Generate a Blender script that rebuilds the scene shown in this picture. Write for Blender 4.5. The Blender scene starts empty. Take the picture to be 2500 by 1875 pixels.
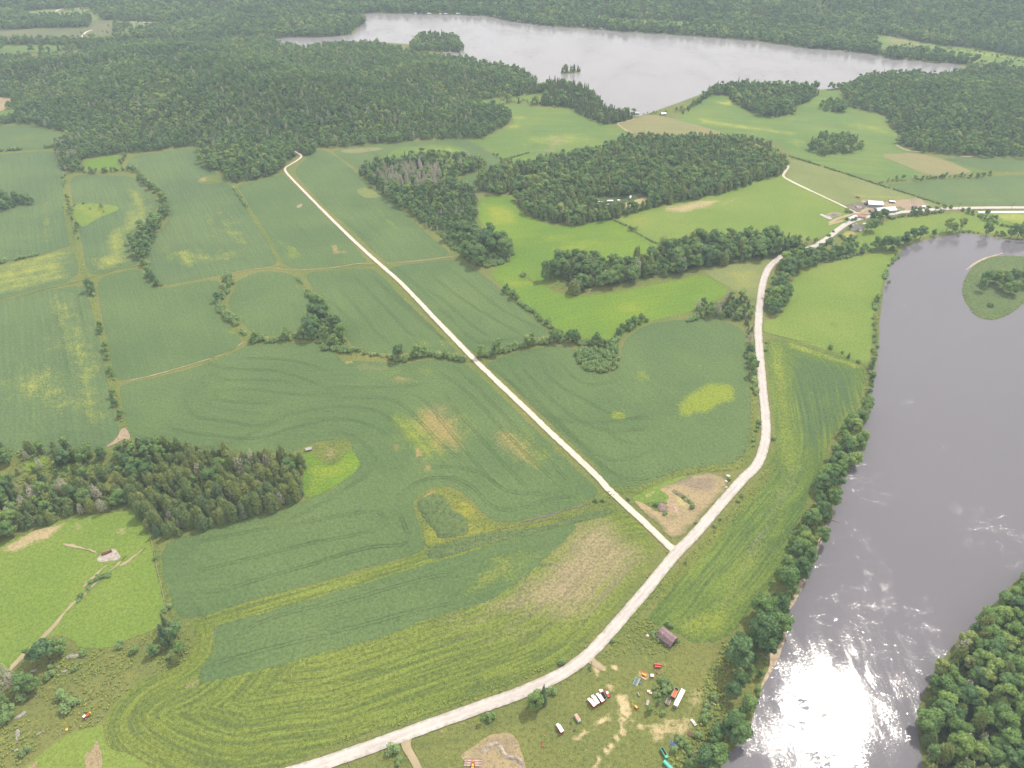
import bpy, math, random
import numpy as np
from mathutils import Vector, Matrix
from mathutils.geometry import delaunay_2d_cdt

random.seed(7); RNG = np.random.default_rng(11)
SC = bpy.context.scene
R = math.radians

# ---------------------------------------------------------------- camera, world, sun, exposure
CAM_H = 450.0; PITCH = R(38.0); HFOV = R(71.5)
FPX = 1250.0 / math.tan(HFOV / 2)
cam_d = bpy.data.cameras.new('camera'); cam = bpy.data.objects.new('camera', cam_d)
SC.collection.objects.link(cam); SC.camera = cam
cam.location = (0, 0, CAM_H); cam.rotation_euler = (R(90) - PITCH, 0, 0)
cam_d.sensor_fit = 'HORIZONTAL'; cam_d.angle = HFOV; cam_d.clip_start = 1.0; cam_d.clip_end = 60000.0

SUN_EL = R(55.3); SUN_AZ = R(42.2)          # azimuth measured from the view direction (+Y) to the right (+X)
world = bpy.data.worlds.new('World'); SC.world = world; world.use_nodes = True
wn = world.node_tree; wn.nodes.clear()
w_out = wn.nodes.new('ShaderNodeOutputWorld'); w_bg = wn.nodes.new('ShaderNodeBackground')
w_sky = wn.nodes.new('ShaderNodeTexSky'); w_sky.sky_type = 'NISHITA'; w_sky.sun_disc = False
w_sky.sun_elevation = SUN_EL; w_sky.sun_rotation = SUN_AZ
w_sky.air_density = 1.0; w_sky.dust_density = 3.0; w_sky.altitude = 400
w_tc = wn.nodes.new('ShaderNodeTexCoord'); w_mp = wn.nodes.new('ShaderNodeMapping')
w_mp.inputs['Scale'].default_value = (1.0, 1.0, 3.2)
w_no = wn.nodes.new('ShaderNodeTexNoise'); w_no.inputs['Scale'].default_value = 2.3; w_no.inputs['Detail'].default_value = 7
w_cr = wn.nodes.new('ShaderNodeValToRGB')
w_cr.color_ramp.elements[0].position = 0.22; w_cr.color_ramp.elements[1].position = 0.42
w_cc = wn.nodes.new('ShaderNodeValToRGB')
w_cc.color_ramp.elements[0].position = 0.35; w_cc.color_ramp.elements[0].color = (7.2, 7.1, 7.1, 1)
w_cc.color_ramp.elements[1].position = 0.75; w_cc.color_ramp.elements[1].color = (11.2, 10.9, 10.7, 1)
w_mx = wn.nodes.new('ShaderNodeMix'); w_mx.data_type = 'RGBA'
wl = wn.links.new
wl(w_tc.outputs['Generated'], w_mp.inputs['Vector']); wl(w_mp.outputs['Vector'], w_no.inputs['Vector'])
wl(w_no.outputs['Fac'], w_cr.inputs['Fac']); wl(w_no.outputs['Fac'], w_cc.inputs['Fac'])
wl(w_cr.outputs['Color'], w_mx.inputs['Factor']); wl(w_sky.outputs['Color'], w_mx.inputs[6]); wl(w_cc.outputs['Color'], w_mx.inputs[7])
wl(w_mx.outputs[2], w_bg.inputs['Color']); w_bg.inputs['Strength'].default_value = 0.125
wl(w_bg.outputs['Background'], w_out.inputs['Surface'])

sun_d = bpy.data.lights.new('sun', 'SUN'); sun = bpy.data.objects.new('sun', sun_d); SC.collection.objects.link(sun)
sun_d.energy = 3.3; sun_d.angle = R(0.6); sun_d.color = (1.0, 0.94, 0.84)
sun_dir = Vector((math.sin(SUN_AZ) * math.cos(SUN_EL), math.cos(SUN_AZ) * math.cos(SUN_EL), math.sin(SUN_EL)))
sun.rotation_euler = sun_dir.to_track_quat('Z', 'Y').to_euler(); sun.location = (0, 0, 900)

SC.view_settings.view_transform = 'Standard'; SC.view_settings.look = 'None'
SC.view_settings.gamma = 1.0; SC.view_settings.exposure = 0.44
SC.cycles.max_bounces = 5; SC.cycles.diffuse_bounces = 2; SC.cycles.glossy_bounces = 2
SC.cycles.transmission_bounces = 2; SC.cycles.volume_bounces = 0; SC.cycles.transparent_max_bounces = 4
SC.cycles.use_denoising = True

# ---------------------------------------------------------------- survey of the ground
# The site plan was surveyed on several map tiles; each tile has its own origin and scale.
TILES = {'A': (0, 0, 2.765), 'B': (800, 0, 2.765), 'C': (1700, 0, 2.765), 'E': (0, 600, 2.765), 'F': (800, 600, 2.765),
         'K': (1700, 600, 2.765), 'L': (0, 1275, 2.765), 'M': (800, 1275, 2.765), 'N': (1700, 1275, 2.765),
         'Y': (1400, 1500, 4.425), 'Y2': (1500, 1580, 11.06), 'Y3': (1560, 1700, 11.06), 'R': (1980, 460, 6.9125),
         'Q': (1420, 1100, 5.53), 'W': (1100, 1700, 9.48), 'H': (0, 1000, 2.765), 'J': (700, 1100, 2.765),
         'X': (2180, 480, 6.9125), 'D': (0, 0, 0.8848), 'S': (0, 0, 1.0), 'U': (1500, 1180, 3.687), 'A2': (0, 0, 4.424),
         'B2': (1280, 0, 4.424), 'T': (1400, 1640, 18.43)}
SP, CP = math.sin(PITCH), math.cos(PITCH)
def ground(tag, x, y):
    ox, oy, s = TILES[tag]
    u = (ox + x / s - 1250.0) / FPX; v = (oy + y / s - 937.5) / FPX
    t = CAM_H / (SP + v * CP)
    return (u * t, t * (CP - v * SP))
def G(tag, pts): return [ground(tag, x, y) for x, y in pts]
def scale_at(Y):                      # metres per survey unit there
    return (Y * CP + CAM_H * SP) / FPX

def chaikin(p, n=2, closed=True):
    p = np.asarray(p, float)
    for _ in range(n):
        if closed:
            q = np.roll(p, -1, 0)
            p = np.stack([p * .75 + q * .25, p * .25 + q * .75], 1).reshape(-1, 2)
        else:
            q = p[1:]; a = p[:-1]
            m = np.stack([a * .75 + q * .25, a * .25 + q * .75], 1).reshape(-1, 2)
            p = np.vstack([p[:1], m, p[-1:]])
    return p
def resample(p, step, closed=True):
    p = np.asarray(p, float)
    if closed: p = np.vstack([p, p[:1]])
    d = np.hypot(*np.diff(p, axis=0).T); s = np.concatenate([[0], np.cumsum(d)])
    n = max(6, int(s[-1] / step)); t = np.linspace(0, s[-1], n + 1)
    q = np.stack([np.interp(t, s, p[:, 0]), np.interp(t, s, p[:, 1])], 1)
    return q[:-1] if closed else q
PH = RNG.uniform(0, 6.28, (12, 3))
def wob(x, y, f):
    """smooth pseudo-noise, about -1..1"""
    r = 0
    for i in range(6):
        a = PH[i, 0] + i * 1.7
        r = r + np.sin((x * math.cos(a) + y * math.sin(a)) * f * (1 + .37 * i) + PH[i, 1]) * (1 / (1 + .5 * i))
    return r / 2.2
def inside(p, X, Y):
    p = np.asarray(p); r = np.zeros(X.shape, bool); n = len(p); j = n - 1
    for i in range(n):
        xi, yi = p[i]; xj, yj = p[j]
        c = ((yi > Y) != (yj > Y)) & (X < (xj - xi) * (Y - yi) / (yj - yi + 1e-12) + xi)
        r ^= c; j = i
    return r
def seg_dist(p, X, Y, closed=True, along=False):
    p = np.asarray(p, float); best = np.full(X.shape, 1e18); al = np.zeros(X.shape); sd = np.zeros(X.shape)
    q = np.vstack([p, p[:1]]) if closed else p
    s0 = 0.0
    for a, b in zip(q[:-1], q[1:]):
        d = b - a; L2 = d @ d + 1e-9
        t = np.clip(((X - a[0]) * d[0] + (Y - a[1]) * d[1]) / L2, 0, 1)
        dx = X - a[0] - t * d[0]; dy = Y - a[1] - t * d[1]; r = dx * dx + dy * dy
        m = r < best; best = np.where(m, r, best)
        if along:
            al = np.where(m, s0 + t * math.sqrt(L2), al)
            sd = np.where(m, np.sign(dx * d[1] - dy * d[0]), sd)
        s0 += math.sqrt(L2)
    best = np.sqrt(best)
    return (best, al, sd) if along else best
def signed_in(p, X, Y):
    d = seg_dist(p, X, Y); return np.where(inside(p, X, Y), d, -d)

def tag(o, label=None, cat=None, group=None, kind=None):
    if label: o['label'] = label
    if cat: o['category'] = cat
    if group: o['group'] = group
    if kind: o['kind'] = kind
    return o
def link(o, parent=None):
    SC.collection.objects.link(o)
    if parent is not None: o.parent = parent
    return o

# ---------------------------------------------------------------- materials
def newmat(name):
    m = bpy.data.materials.new(name); m.use_nodes = True; nt = m.node_tree
    return m, nt, nt.nodes['Principled BSDF'], nt.nodes.new, nt.links.new
def srgb(r, g, b):
    f = lambda c: (c / 255 / 12.92) if c / 255 <= .04045 else ((c / 255 + .055) / 1.055) ** 2.4
    return (f(r), f(g), f(b), 1)
def mixc(nt, f, a, b, bt='MIX'):
    n = nt.nodes.new('ShaderNodeMix'); n.data_type = 'RGBA'; n.blend_type = bt
    for s, v in ((n.inputs['Factor'], f), (n.inputs[6], a), (n.inputs[7], b)):
        if hasattr(v, 'is_output'): nt.links.new(v, s)
        else: s.default_value = v
    return n.outputs[2]
def math_n(nt, op, a, b=None, clamp=False):
    n = nt.nodes.new('ShaderNodeMath'); n.operation = op; n.use_clamp = clamp
    for s, v in ((n.inputs[0], a), (n.inputs[1], b)):
        if v is None: continue
        if hasattr(v, 'is_output'): nt.links.new(v, s)
        else: s.default_value = v
    return n.outputs[0]
def noise(nt, vec, scale, detail=3, rough=.55):
    n = nt.nodes.new('ShaderNodeTexNoise'); n.inputs['Scale'].default_value = scale
    n.inputs['Detail'].default_value = detail; n.inputs['Roughness'].default_value = rough
    nt.links.new(vec, n.inputs['Vector']); return n.outputs['Fac']
def ramp(nt, fac, p0, p1):
    n = nt.nodes.new('ShaderNodeMapRange'); n.interpolation_type = 'SMOOTHSTEP'
    n.inputs['From Min'].default_value = p0; n.inputs['From Max'].default_value = p1
    nt.links.new(fac, n.inputs['Value']); return n.outputs['Result']
def vecscale(nt, vec, s):
    n = nt.nodes.new('ShaderNodeMapping'); n.inputs['Scale'].default_value = s
    nt.links.new(vec, n.inputs['Vector']); return n.outputs['Vector']

def plain(name, col, rough=.7, metal=0.0, var=.25, scale=1.5):
    m, nt, b, N, L = newmat(name)
    tc = N('ShaderNodeTexCoord'); f = noise(nt, tc.outputs['Object'], scale, 4)
    lo = tuple(c * (1 - var) for c in col[:3]) + (1,); hi = tuple(min(1, c * (1 + var * .6)) for c in col[:3]) + (1,)
    L(mixc(nt, ramp(nt, f, .3, .7), lo, hi), b.inputs['Base Color'])
    b.inputs['Roughness'].default_value = rough; b.inputs['Metallic'].default_value = metal
    return m

def field_mat(name, base, alt, yellow, tan, dark, row=0.0, rb=False, rowfreq=(.02, .9), fine=.35, bump=.25, clumps=0.0):
    """crop or grass surface: broad drift, clumps, seed-row streaks, and the painted-in wear (R yellow, G bare/tan, B lush/dark)"""
    m, nt, b, N, L = newmat(name)
    geo = N('ShaderNodeNewGeometry'); pos = geo.outputs['Position']
    at = N('ShaderNodeAttribute'); at.attribute_name = 'wear'
    sep = N('ShaderNodeSeparateColor'); L(at.outputs['Color'], sep.inputs['Color'])
    ar = N('ShaderNodeAttribute'); ar.attribute_name = 'rows'
    big = noise(nt, pos, .009, 4, .6); mid = noise(nt, pos, .06, 5, .65); sm = noise(nt, pos, .42, 4, .7); vs = noise(nt, pos, 1.6, 3, .7)
    c = mixc(nt, ramp(nt, big, .35, .68), base, alt)
    c = mixc(nt, math_n(nt, 'MULTIPLY', ramp(nt, mid, .5, .75), .45), c, alt)
    rows = noise(nt, vecscale(nt, ar.outputs['Vector'], (rowfreq[0], rowfreq[1], 1)), 1.0, 3, .6)
    rows2 = noise(nt, vecscale(nt, ar.outputs['Vector'], (rowfreq[0] * .45, rowfreq[1] * .22, 1)), 1.0, 4, .65)
    if row > 0:
        rr = math_n(nt, 'ADD', math_n(nt, 'MULTIPLY', rows, .8), math_n(nt, 'MULTIPLY', rows2, .2))
        c = mixc(nt, math_n(nt, 'MULTIPLY', ramp(nt, rr, .42, .60), row), c, tuple(x * .55 for x in base[:3]) + (1,))
        c = mixc(nt, math_n(nt, 'MULTIPLY', ramp(nt, rr, .48, .34), row * .7), c, tuple(min(1, x * 1.35) for x in alt[:3]) + (1,))
    # wear thresholds broken up by noise
    brk = math_n(nt, 'ADD', math_n(nt, 'MULTIPLY', rows if rb else rows2, .7 if rb else .5), math_n(nt, 'MULTIPLY', mid, .3 if rb else .5))
    brk = math_n(nt, 'ADD', math_n(nt, 'MULTIPLY', brk, .75), math_n(nt, 'MULTIPLY', sm, .25))
    def wear(ch, col, c, lo=.22, hi=.74):
        f = ramp(nt, math_n(nt, 'ADD', sep.outputs[ch], math_n(nt, 'MULTIPLY', math_n(nt, 'SUBTRACT', brk, .5), 1.7)), lo, hi)
        gate = ramp(nt, sep.outputs[ch], .02, .2)
        return mixc(nt, math_n(nt, 'MULTIPLY', f, gate), c, col)
    c = wear('Blue', dark, c); c = wear('Red', yellow, c); c = wear('Green', tan, c)
    if rb: c = mixc(nt, math_n(nt, 'MULTIPLY', ramp(nt, rr, .49, .57), row), c, tuple(x * 1.0 for x in dark[:3]) + (1,))
    if clumps > 0:
        c = mixc(nt, math_n(nt, 'MULTIPLY', ramp(nt, sm, .52, .70), clumps), c, dark)
        c = mixc(nt, math_n(nt, 'MULTIPLY', ramp(nt, noise(nt, pos, .11, 5, .7), .56, .70), clumps * .8), c, yellow)
        c = mixc(nt, math_n(nt, 'MULTIPLY', ramp(nt, noise(nt, pos, .19, 5, .7), .60, .72), clumps * .6), c, tan)
    g = ramp(nt, math_n(nt, 'ADD', math_n(nt, 'MULTIPLY', sm, .5), math_n(nt, 'MULTIPLY', vs, .5)), .36, .64)
    g = math_n(nt, 'ADD', math_n(nt, 'MULTIPLY', g, 2 * fine), 1 - fine)
    mul = N('ShaderNodeMix'); mul.data_type = 'RGBA'; mul.blend_type = 'MULTIPLY'; mul.inputs['Factor'].default_value = 1
    L(c, mul.inputs[6]); comb = N('ShaderNodeCombineColor')
    for i in range(3): L(g, comb.inputs[i])
    L(comb.outputs[0], mul.inputs[7]); L(mul.outputs[2], b.inputs['Base Color'])
    b.inputs['Roughness'].default_value = .85; b.inputs['Specular IOR Level'].default_value = .15
    if bump > 0:
        bp = N('ShaderNodeBump'); bp.inputs['Strength'].default_value = bump; bp.inputs['Distance'].default_value = 1.2
        L(vs, bp.inputs['Height']); L(bp.outputs['Normal'], b.inputs['Normal'])
    return m

YEL = (.30, .27, .035, 1)
M = {}
M['ground'] = field_mat('rough_ground', (.112, .140, .034, 1), (.155, .158, .046, 1), (.25, .225, .035, 1), (.25, .19, .105, 1), (.060, .085, .028, 1), clumps=.7, fine=.45, bump=.5)
M['forest_floor'] = M['ground']
M['soy'] = field_mat('soybean_crop', (.072, .115, .039, 1), (.094, .138, .045, 1), (.16, .20, .022, 1), (.22, .175, .065, 1), (.064, .100, .034, 1), row=.12, rowfreq=(.010, .42), fine=.32)
M['soy_streak'] = field_mat('streaked_soybean_crop', (.072, .115, .043, 1), (.096, .140, .049, 1), (.235, .25, .045, 1), (.26, .235, .11, 1), (.066, .11, .052, 1), row=.20, rowfreq=(.010, .30), fine=.32)
M['hay'] = field_mat('bright_hay', (.120, .190, .018, 1), (.090, .160, .020, 1), (.20, .225, .020, 1), (.34, .27, .10, 1), (.075, .155, .03, 1), row=.16, rowfreq=(.008, .2), fine=.3)
M['haysoft'] = field_mat('hillside_meadow', (.090, .150, .035, 1), (.125, .175, .036, 1), (.235, .26, .045, 1), (.25, .205, .11, 1), (.065, .135, .05, 1), row=.2, rowfreq=(.006, .14), fine=.3)
M['pasture'] = field_mat('grazed_pasture', (.112, .172, .026, 1), (.145, .192, .034, 1), (.21, .21, .035, 1), (.33, .26, .14, 1), (.085, .145, .035, 1), fine=.30, clumps=.18)
M['olive'] = field_mat('olive_pasture', (.125, .155, .045, 1), (.16, .18, .06, 1), (.22, .22, .05, 1), (.27, .215, .12, 1), (.09, .12, .04, 1), fine=.3, clumps=.3)
M['corn'] = field_mat('corn_crop', (.120, .158, .026, 1), (.152, .186, .032, 1), (.22, .235, .033, 1), (.27, .215, .12, 1), (.066, .100, .032, 1), row=.38, rb=True, rowfreq=(.016, .36), fine=.42, bump=.6, clumps=.2)
M['corn_river'] = field_mat('riverside_corn_crop', (.085, .135, .024, 1), (.125, .170, .030, 1), (.235, .265, .03, 1), (.30, .27, .13, 1), (.058, .100, .036, 1), row=.38, rb=True, rowfreq=(.016, .36), fine=.42, bump=.6, clumps=.25)
M['tanfield'] = field_mat('dry_field', (.20, .175, .075, 1), (.165, .175, .07, 1), (.24, .22, .06, 1), (.26, .20, .12, 1), (.11, .14, .06, 1), row=.15, rowfreq=(.01, .12), fine=.2)
M['reeds'] = field_mat('reed_bed', (.082, .122, .042, 1), (.105, .145, .048, 1), (.19, .20, .04, 1), (.17, .17, .08, 1), (.045, .075, .03, 1), fine=.5, clumps=.4, bump=.8)
M['gold'] = field_mat('goldenrod_scrub', (.098, .132, .030, 1), (.135, .158, .032, 1), (.25, .235, .025, 1), (.26, .20, .10, 1), (.07, .095, .03, 1), fine=.5, clumps=.7, bump=.6)
M['yard'] = field_mat('mown_yard_grass', (.115, .132, .034, 1), (.145, .15, .040, 1), (.19, .20, .035, 1), (.42, .33, .18, 1), (.065, .09, .028, 1), fine=.4, clumps=.6)
M['sand'] = field_mat('bare_sand', (.32, .24, .13, 1), (.25, .195, .11, 1), (.35, .31, .12, 1), (.20, .155, .105, 1), (.10, .125, .04, 1), clumps=.28, fine=.35, bump=.4)
M['dirt'] = field_mat('bare_dirt', (.29, .22, .15, 1), (.23, .18, .12, 1), (.30, .27, .10, 1), (.22, .16, .12, 1), (.14, .14, .07, 1), fine=.35, bump=.4)
M['marsh'] = field_mat('brown_marsh', (.095, .112, .050, 1), (.13, .13, .062, 1), (.15, .185, .06, 1), (.2, .16, .09, 1), (.06, .08, .04, 1), fine=.35, clumps=.5)
M['shore'] = plain('wet_shore_sand', (.34, .26, .17, 1), .8, var=.35, scale=.3)

def road_mat(name, c0, c1, edge, paved=False):
    m, nt, b, N, L = newmat(name)
    geo = N('ShaderNodeNewGeometry'); pos = geo.outputs['Position']
    at = N('ShaderNodeAttribute'); at.attribute_name = 'rows'
    sx = N('ShaderNodeSeparateXYZ'); L(at.outputs['Vector'], sx.inputs[0])
    c = mixc(nt, ramp(nt, noise(nt, pos, .08, 5), .35, .65), c0, c1)
    st = noise(nt, vecscale(nt, at.outputs['Vector'], (.02, .9, 1)), 1, 4, .6)
    c = mixc(nt, math_n(nt, 'MULTIPLY', ramp(nt, st, .50, .68), .45), c, tuple(x * .72 for x in c0[:3]) + (1,))
    c = mixc(nt, math_n(nt, 'MULTIPLY', ramp(nt, noise(nt, pos, .9, 3), .55, .75), .25), c, tuple(x * .6 for x in c0[:3]) + (1,))
    av = math_n(nt, 'ABSOLUTE', sx.outputs[1])
    av2 = math_n(nt, 'ADD', av, math_n(nt, 'MULTIPLY', math_n(nt, 'SUBTRACT', noise(nt, pos, .25, 4), .5), 1.6))
    c = mixc(nt, ramp(nt, av2, .86, 1.12), c, edge)
    c = mixc(nt, math_n(nt, 'MULTIPLY', ramp(nt, math_n(nt, 'ABSOLUTE', math_n(nt, 'SUBTRACT', av2, .42)), .20, .04), .35), c, tuple(min(1, x * 1.18) for x in c1[:3]) + (1,))
    c = mixc(nt, math_n(nt, 'MULTIPLY', ramp(nt, av2, .62, .90), .45), c, tuple(x * .70 for x in c0[:3]) + (1,))
    if paved:
        c = mixc(nt, math_n(nt, 'MULTIPLY', ramp(nt, av, .025, .008), .30), c, (.16, .14, .13, 1))
    L(c, b.inputs['Base Color']); b.inputs['Roughness'].default_value = .85; b.inputs['Specular IOR Level'].default_value = .2
    return m
M['paved'] = road_mat('pale_chip_seal_road', (.39, .35, .32, 1), (.44, .395, .36, 1), (.33, .29, .18, 1), True)
M['gravel'] = road_mat('pale_gravel_road', (.47, .395, .33, 1), (.53, .45, .38, 1), (.36, .30, .15, 1))
M['track'] = road_mat('sandy_farm_lane', (.33, .265, .165, 1), (.27, .225, .13, 1), (.24, .22, .08, 1))

def water_mat(name, body, rough, bump, wind, spec=.5):
    m, nt, b, N, L = newmat(name)
    geo = N('ShaderNodeNewGeometry'); pos = geo.outputs['Position']
    big = noise(nt, vecscale(nt, pos, (1.0, .6, 1)), .012, 4, .6)
    str_ = noise(nt, vecscale(nt, pos, (1.5, .45, 1)), .06, 5, .7)
    gust = ramp(nt, math_n(nt, 'ADD', math_n(nt, 'MULTIPLY', big, .5), math_n(nt, 'MULTIPLY', str_, .5)), .40, .62)
    b.inputs['Base Color'].default_value = body
    b.inputs['IOR'].default_value = 1.333; b.inputs['Specular IOR Level'].default_value = spec
    rr = N('ShaderNodeMapRange'); rr.inputs['To Min'].default_value = rough * .55; rr.inputs['To Max'].default_value = rough * 1.15
    L(gust, rr.inputs['Value']); L(rr.outputs['Result'], b.inputs['Roughness'])
    w1 = noise(nt, vecscale(nt, pos, (.9, 1.2, 1)), .55, 4, .6); w2 = noise(nt, pos, 2.2, 2, .6)
    h = math_n(nt, 'ADD', w1, math_n(nt, 'MULTIPLY', w2, .3))
    bp = N('ShaderNodeBump'); bp.inputs['Distance'].default_value = 1.0
    L(h, bp.inputs['Height'])
    bs = N('ShaderNodeMapRange'); bs.inputs['To Min'].default_value = bump * (1 - wind); bs.inputs['To Max'].default_value = bump
    L(gust, bs.inputs['Value'])
    rare = math_n(nt, 'MULTIPLY', ramp(nt, math_n(nt, 'ADD', math_n(nt, 'MULTIPLY', noise(nt, vecscale(nt, pos, (.8, 1.5, 1)), .07, 6, .85), .7), math_n(nt, 'MULTIPLY', big, .3)), .545, .60), bump * 5.5)
    L(math_n(nt, 'ADD', bs.outputs['Result'], rare), bp.inputs['Strength'])
    L(bp.outputs['Normal'], b.inputs['Normal'])
    return m
M['river'] = water_mat('river_water', (.128, .120, .130, 1), .07, .066, .6)
M['lake'] = water_mat('lake_water', (.20, .187, .187, 1), .22, .10, .6)

# ---------------------------------------------------------------- sheets laid on the ground
LAYER = [0]
def make_sheet(name, poly, z, mat, cell=None, wear=(), rowdir=None, guide=None, smooth=2, jit=.9, label=None, edge_step=None, height=None, link_it=True):
    LAYER[0] += 1; z = z * 2 + LAYER[0] * .0012
    poly = np.asarray(poly, float)
    p = chaikin(poly, smooth) if smooth else poly
    area = abs(np.sum(p[:, 0] * np.roll(p[:, 1], -1) - np.roll(p[:, 0], -1) * p[:, 1])) / 2
    if cell is None: cell = min(40, max(4.0, math.sqrt(area / 5000)))
    es = edge_step or max(2.5, cell * .8)
    p = resample(p, es)
    if jit > 0:
        n = np.roll(p, -1, 0) - np.roll(p, 1, 0); n = np.stack([n[:, 1], -n[:, 0]], 1) / (np.hypot(*n.T)[:, None] + 1e-6)
        j = wob(p[:, 0], p[:, 1], .18) * .6 + RNG.uniform(-.5, .5, len(p))
        p = p + n * (j * jit)[:, None]
    x0, y0 = p.min(0); x1, y1 = p.max(0)
    gx, gy = np.meshgrid(np.arange(x0, x1, cell), np.arange(y0, y1, cell)); gx = gx.ravel() + RNG.uniform(-.2, .2, gx.size) * cell
    gy = gy.ravel() + RNG.uniform(-.2, .2, gy.size) * cell
    d = signed_in(p, gx, gy); k = d > cell * .45
    verts = [Vector((float(a), float(b_))) for a, b_ in p] + [Vector((float(a), float(b_))) for a, b_ in zip(gx[k], gy[k])]
    n = len(p); edges = [(i, (i + 1) % n) for i in range(n)]
    v, e, f, *_ = delaunay_2d_cdt(verts, edges, [], 1, 1e-4)
    V = np.array([(a.x, a.y) for a in v])
    zz = np.full(len(V), z) if height is None else z + height(V[:, 0], V[:, 1], np.maximum(0, seg_dist(p, V[:, 0], V[:, 1])))
    me = bpy.data.meshes.new(name)
    me.from_pydata(np.column_stack([V, zz]).tolist(), [], [list(t) for t in f])
    fix_up(me)
    set_attrs(me, V[:, 0], V[:, 1], wear, rowdir, guide)
    me.materials.append(mat)
    o = bpy.data.objects.new(name, me)
    if link_it: link(o)
    tag(o, label, None, None, 'structure')
    return o
def fix_up(me):
    n = len(me.polygons)
    if not n: return
    a = np.zeros(n * 3); me.polygons.foreach_get('normal', a); a = a.reshape(-1, 3)
    if a[:, 2].mean() < 0: me.flip_normals()
def set_attrs(me, X, Y, wear, rowdir, guide):
    W = np.zeros((len(X), 4)); W[:, 3] = 1
    for ch, shape, soft, amt in wear:
        kind, pts = shape
        if kind == 'p': s = signed_in(pts, X, Y)
        else:  # polyline with a half width
            wdt = pts[0]; s = wdt - seg_dist(np.asarray(pts[1]), X, Y, False)
        w = np.clip(s / soft * .5 + .5, 0, 1); w = w * w * (3 - 2 * w) * amt
        W[:, ch] = np.maximum(W[:, ch], w)
    at = me.attributes.new('wear', 'FLOAT_COLOR', 'POINT'); at.data.foreach_set('color', W.ravel())
    if guide is not None:
        d, al, sd = seg_dist(guide, X, Y, False, True); rx, ry = al, d * np.where(sd == 0, 1, sd)
    else:
        a = rowdir if rowdir is not None else 0.0
        rx = X * math.cos(a) + Y * math.sin(a); ry = -X * math.sin(a) + Y * math.cos(a)
    at = me.attributes.new('rows', 'FLOAT_VECTOR', 'POINT')
    at.data.foreach_set('vector', np.column_stack([rx, ry, np.zeros(len(X))]).ravel())
def dirn(tag_, a, b):
    (x0, y0), (x1, y1) = ground(tag_, *a), ground(tag_, *b); return math.atan2(y1 - y0, x1 - x0)
def strip_geo(pts, width, z, V, F, Rw, jit=0.0, step=4.0, taper=False):
    p = resample(chaikin(pts, 2, False), step, False)
    t = np.gradient(p, axis=0); t /= (np.hypot(*t.T)[:, None] + 1e-9); nrm = np.stack([-t[:, 1], t[:, 0]], 1)
    s = np.concatenate([[0], np.cumsum(np.hypot(*np.diff(p, axis=0).T))])
    w = (np.interp(np.linspace(0, 1, len(p)), np.linspace(0, 1, len(width)), width) if hasattr(width, '__len__') else np.full(len(p), width)) / 2
    if taper: w = w * np.clip(np.minimum(np.arange(len(p)), np.arange(len(p))[::-1]) / 3 + .25, 0, 1)
    cols = 5
    b0 = len(V)
    for i in range(len(p)):
        jl, jr = (random.uniform(-jit, jit), random.uniform(-jit, jit))
        for k in range(cols):
            u = k / (cols - 1) * 2 - 1
            off = u * w[i] + (jl if k == 0 else jr if k == cols - 1 else 0)
            V.append((p[i, 0] + nrm[i, 0] * off, p[i, 1] + nrm[i, 1] * off, z)); Rw.append((s[i], u, 0))
    for i in range(len(p) - 1):
        for k in range(cols - 1):
            a = b0 + i * cols + k; F.append((a, a + cols, a + cols + 1, a + 1))
def make_strip(name, lines, width, z, mat, jit=.25, step=4.0, label=None, taper=False):
    V, F, Rw = [], [], []; LAYER[0] += 1; z = z * 2 + LAYER[0] * .0012
    for k, l in enumerate(lines): strip_geo(l, width, z + k * .0006, V, F, Rw, jit, step, taper)
    me = bpy.data.meshes.new(name); me.from_pydata(V, [], F); fix_up(me)
    at = me.attributes.new('rows', 'FLOAT_VECTOR', 'POINT'); at.data.foreach_set('vector', np.array(Rw, float).ravel())
    me.materials.append(mat); o = link(bpy.data.objects.new(name, me)); tag(o, label, None, None, 'structure'); return o
# ---------------------------------------------------------------- plan of the place (outlines in ground metres)
P = {}
P['lake'] = (G('A', [(1860, 262), (1900, 300), (2060, 330)]) + G('B', [(0, 300), (330, 285), (600, 300), (760, 345), (800, 385), (900, 395), (1050, 425), (1270, 465), (1400, 540), (1430, 600), (1500, 560), (1600, 560),
    (1730, 590), (1820, 660), (1870, 730), (1960, 760), (2080, 790), (2140, 775)]) + G('C', [(0, 650), (60, 620), (110, 600), (300, 575), (600, 590), (850, 610), (990, 585), (1100, 530), (1200, 505),
    (1500, 500), (1650, 510), (1760, 495), (1838, 468), (1780, 440), (1700, 420), (1600, 430), (1500, 410), (1300, 400), (1220, 370), (1000, 345), (800, 335), (500, 290), (200, 260), (0, 245)]) +
    G('B', [(1900, 208), (1700, 190), (1500, 180), (1250, 148), (1100, 112), (900, 102), (500, 92), (300, 88), (235, 98), (262, 150), (180, 210), (165, 240), (0, 250)]) + G('A', [(2000, 252)]))
P['peninsula'] = G('B', [(560, 300), (600, 262), (700, 240), (800, 250), (880, 262), (895, 300), (920, 335), (900, 358), (800, 352), (700, 345), (560, 350)])
P['lake_island'] = G('B', [(1568, 490), (1600, 482), (1660, 480), (1712, 484), (1700, 492), (1640, 499), (1590, 499)])
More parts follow.
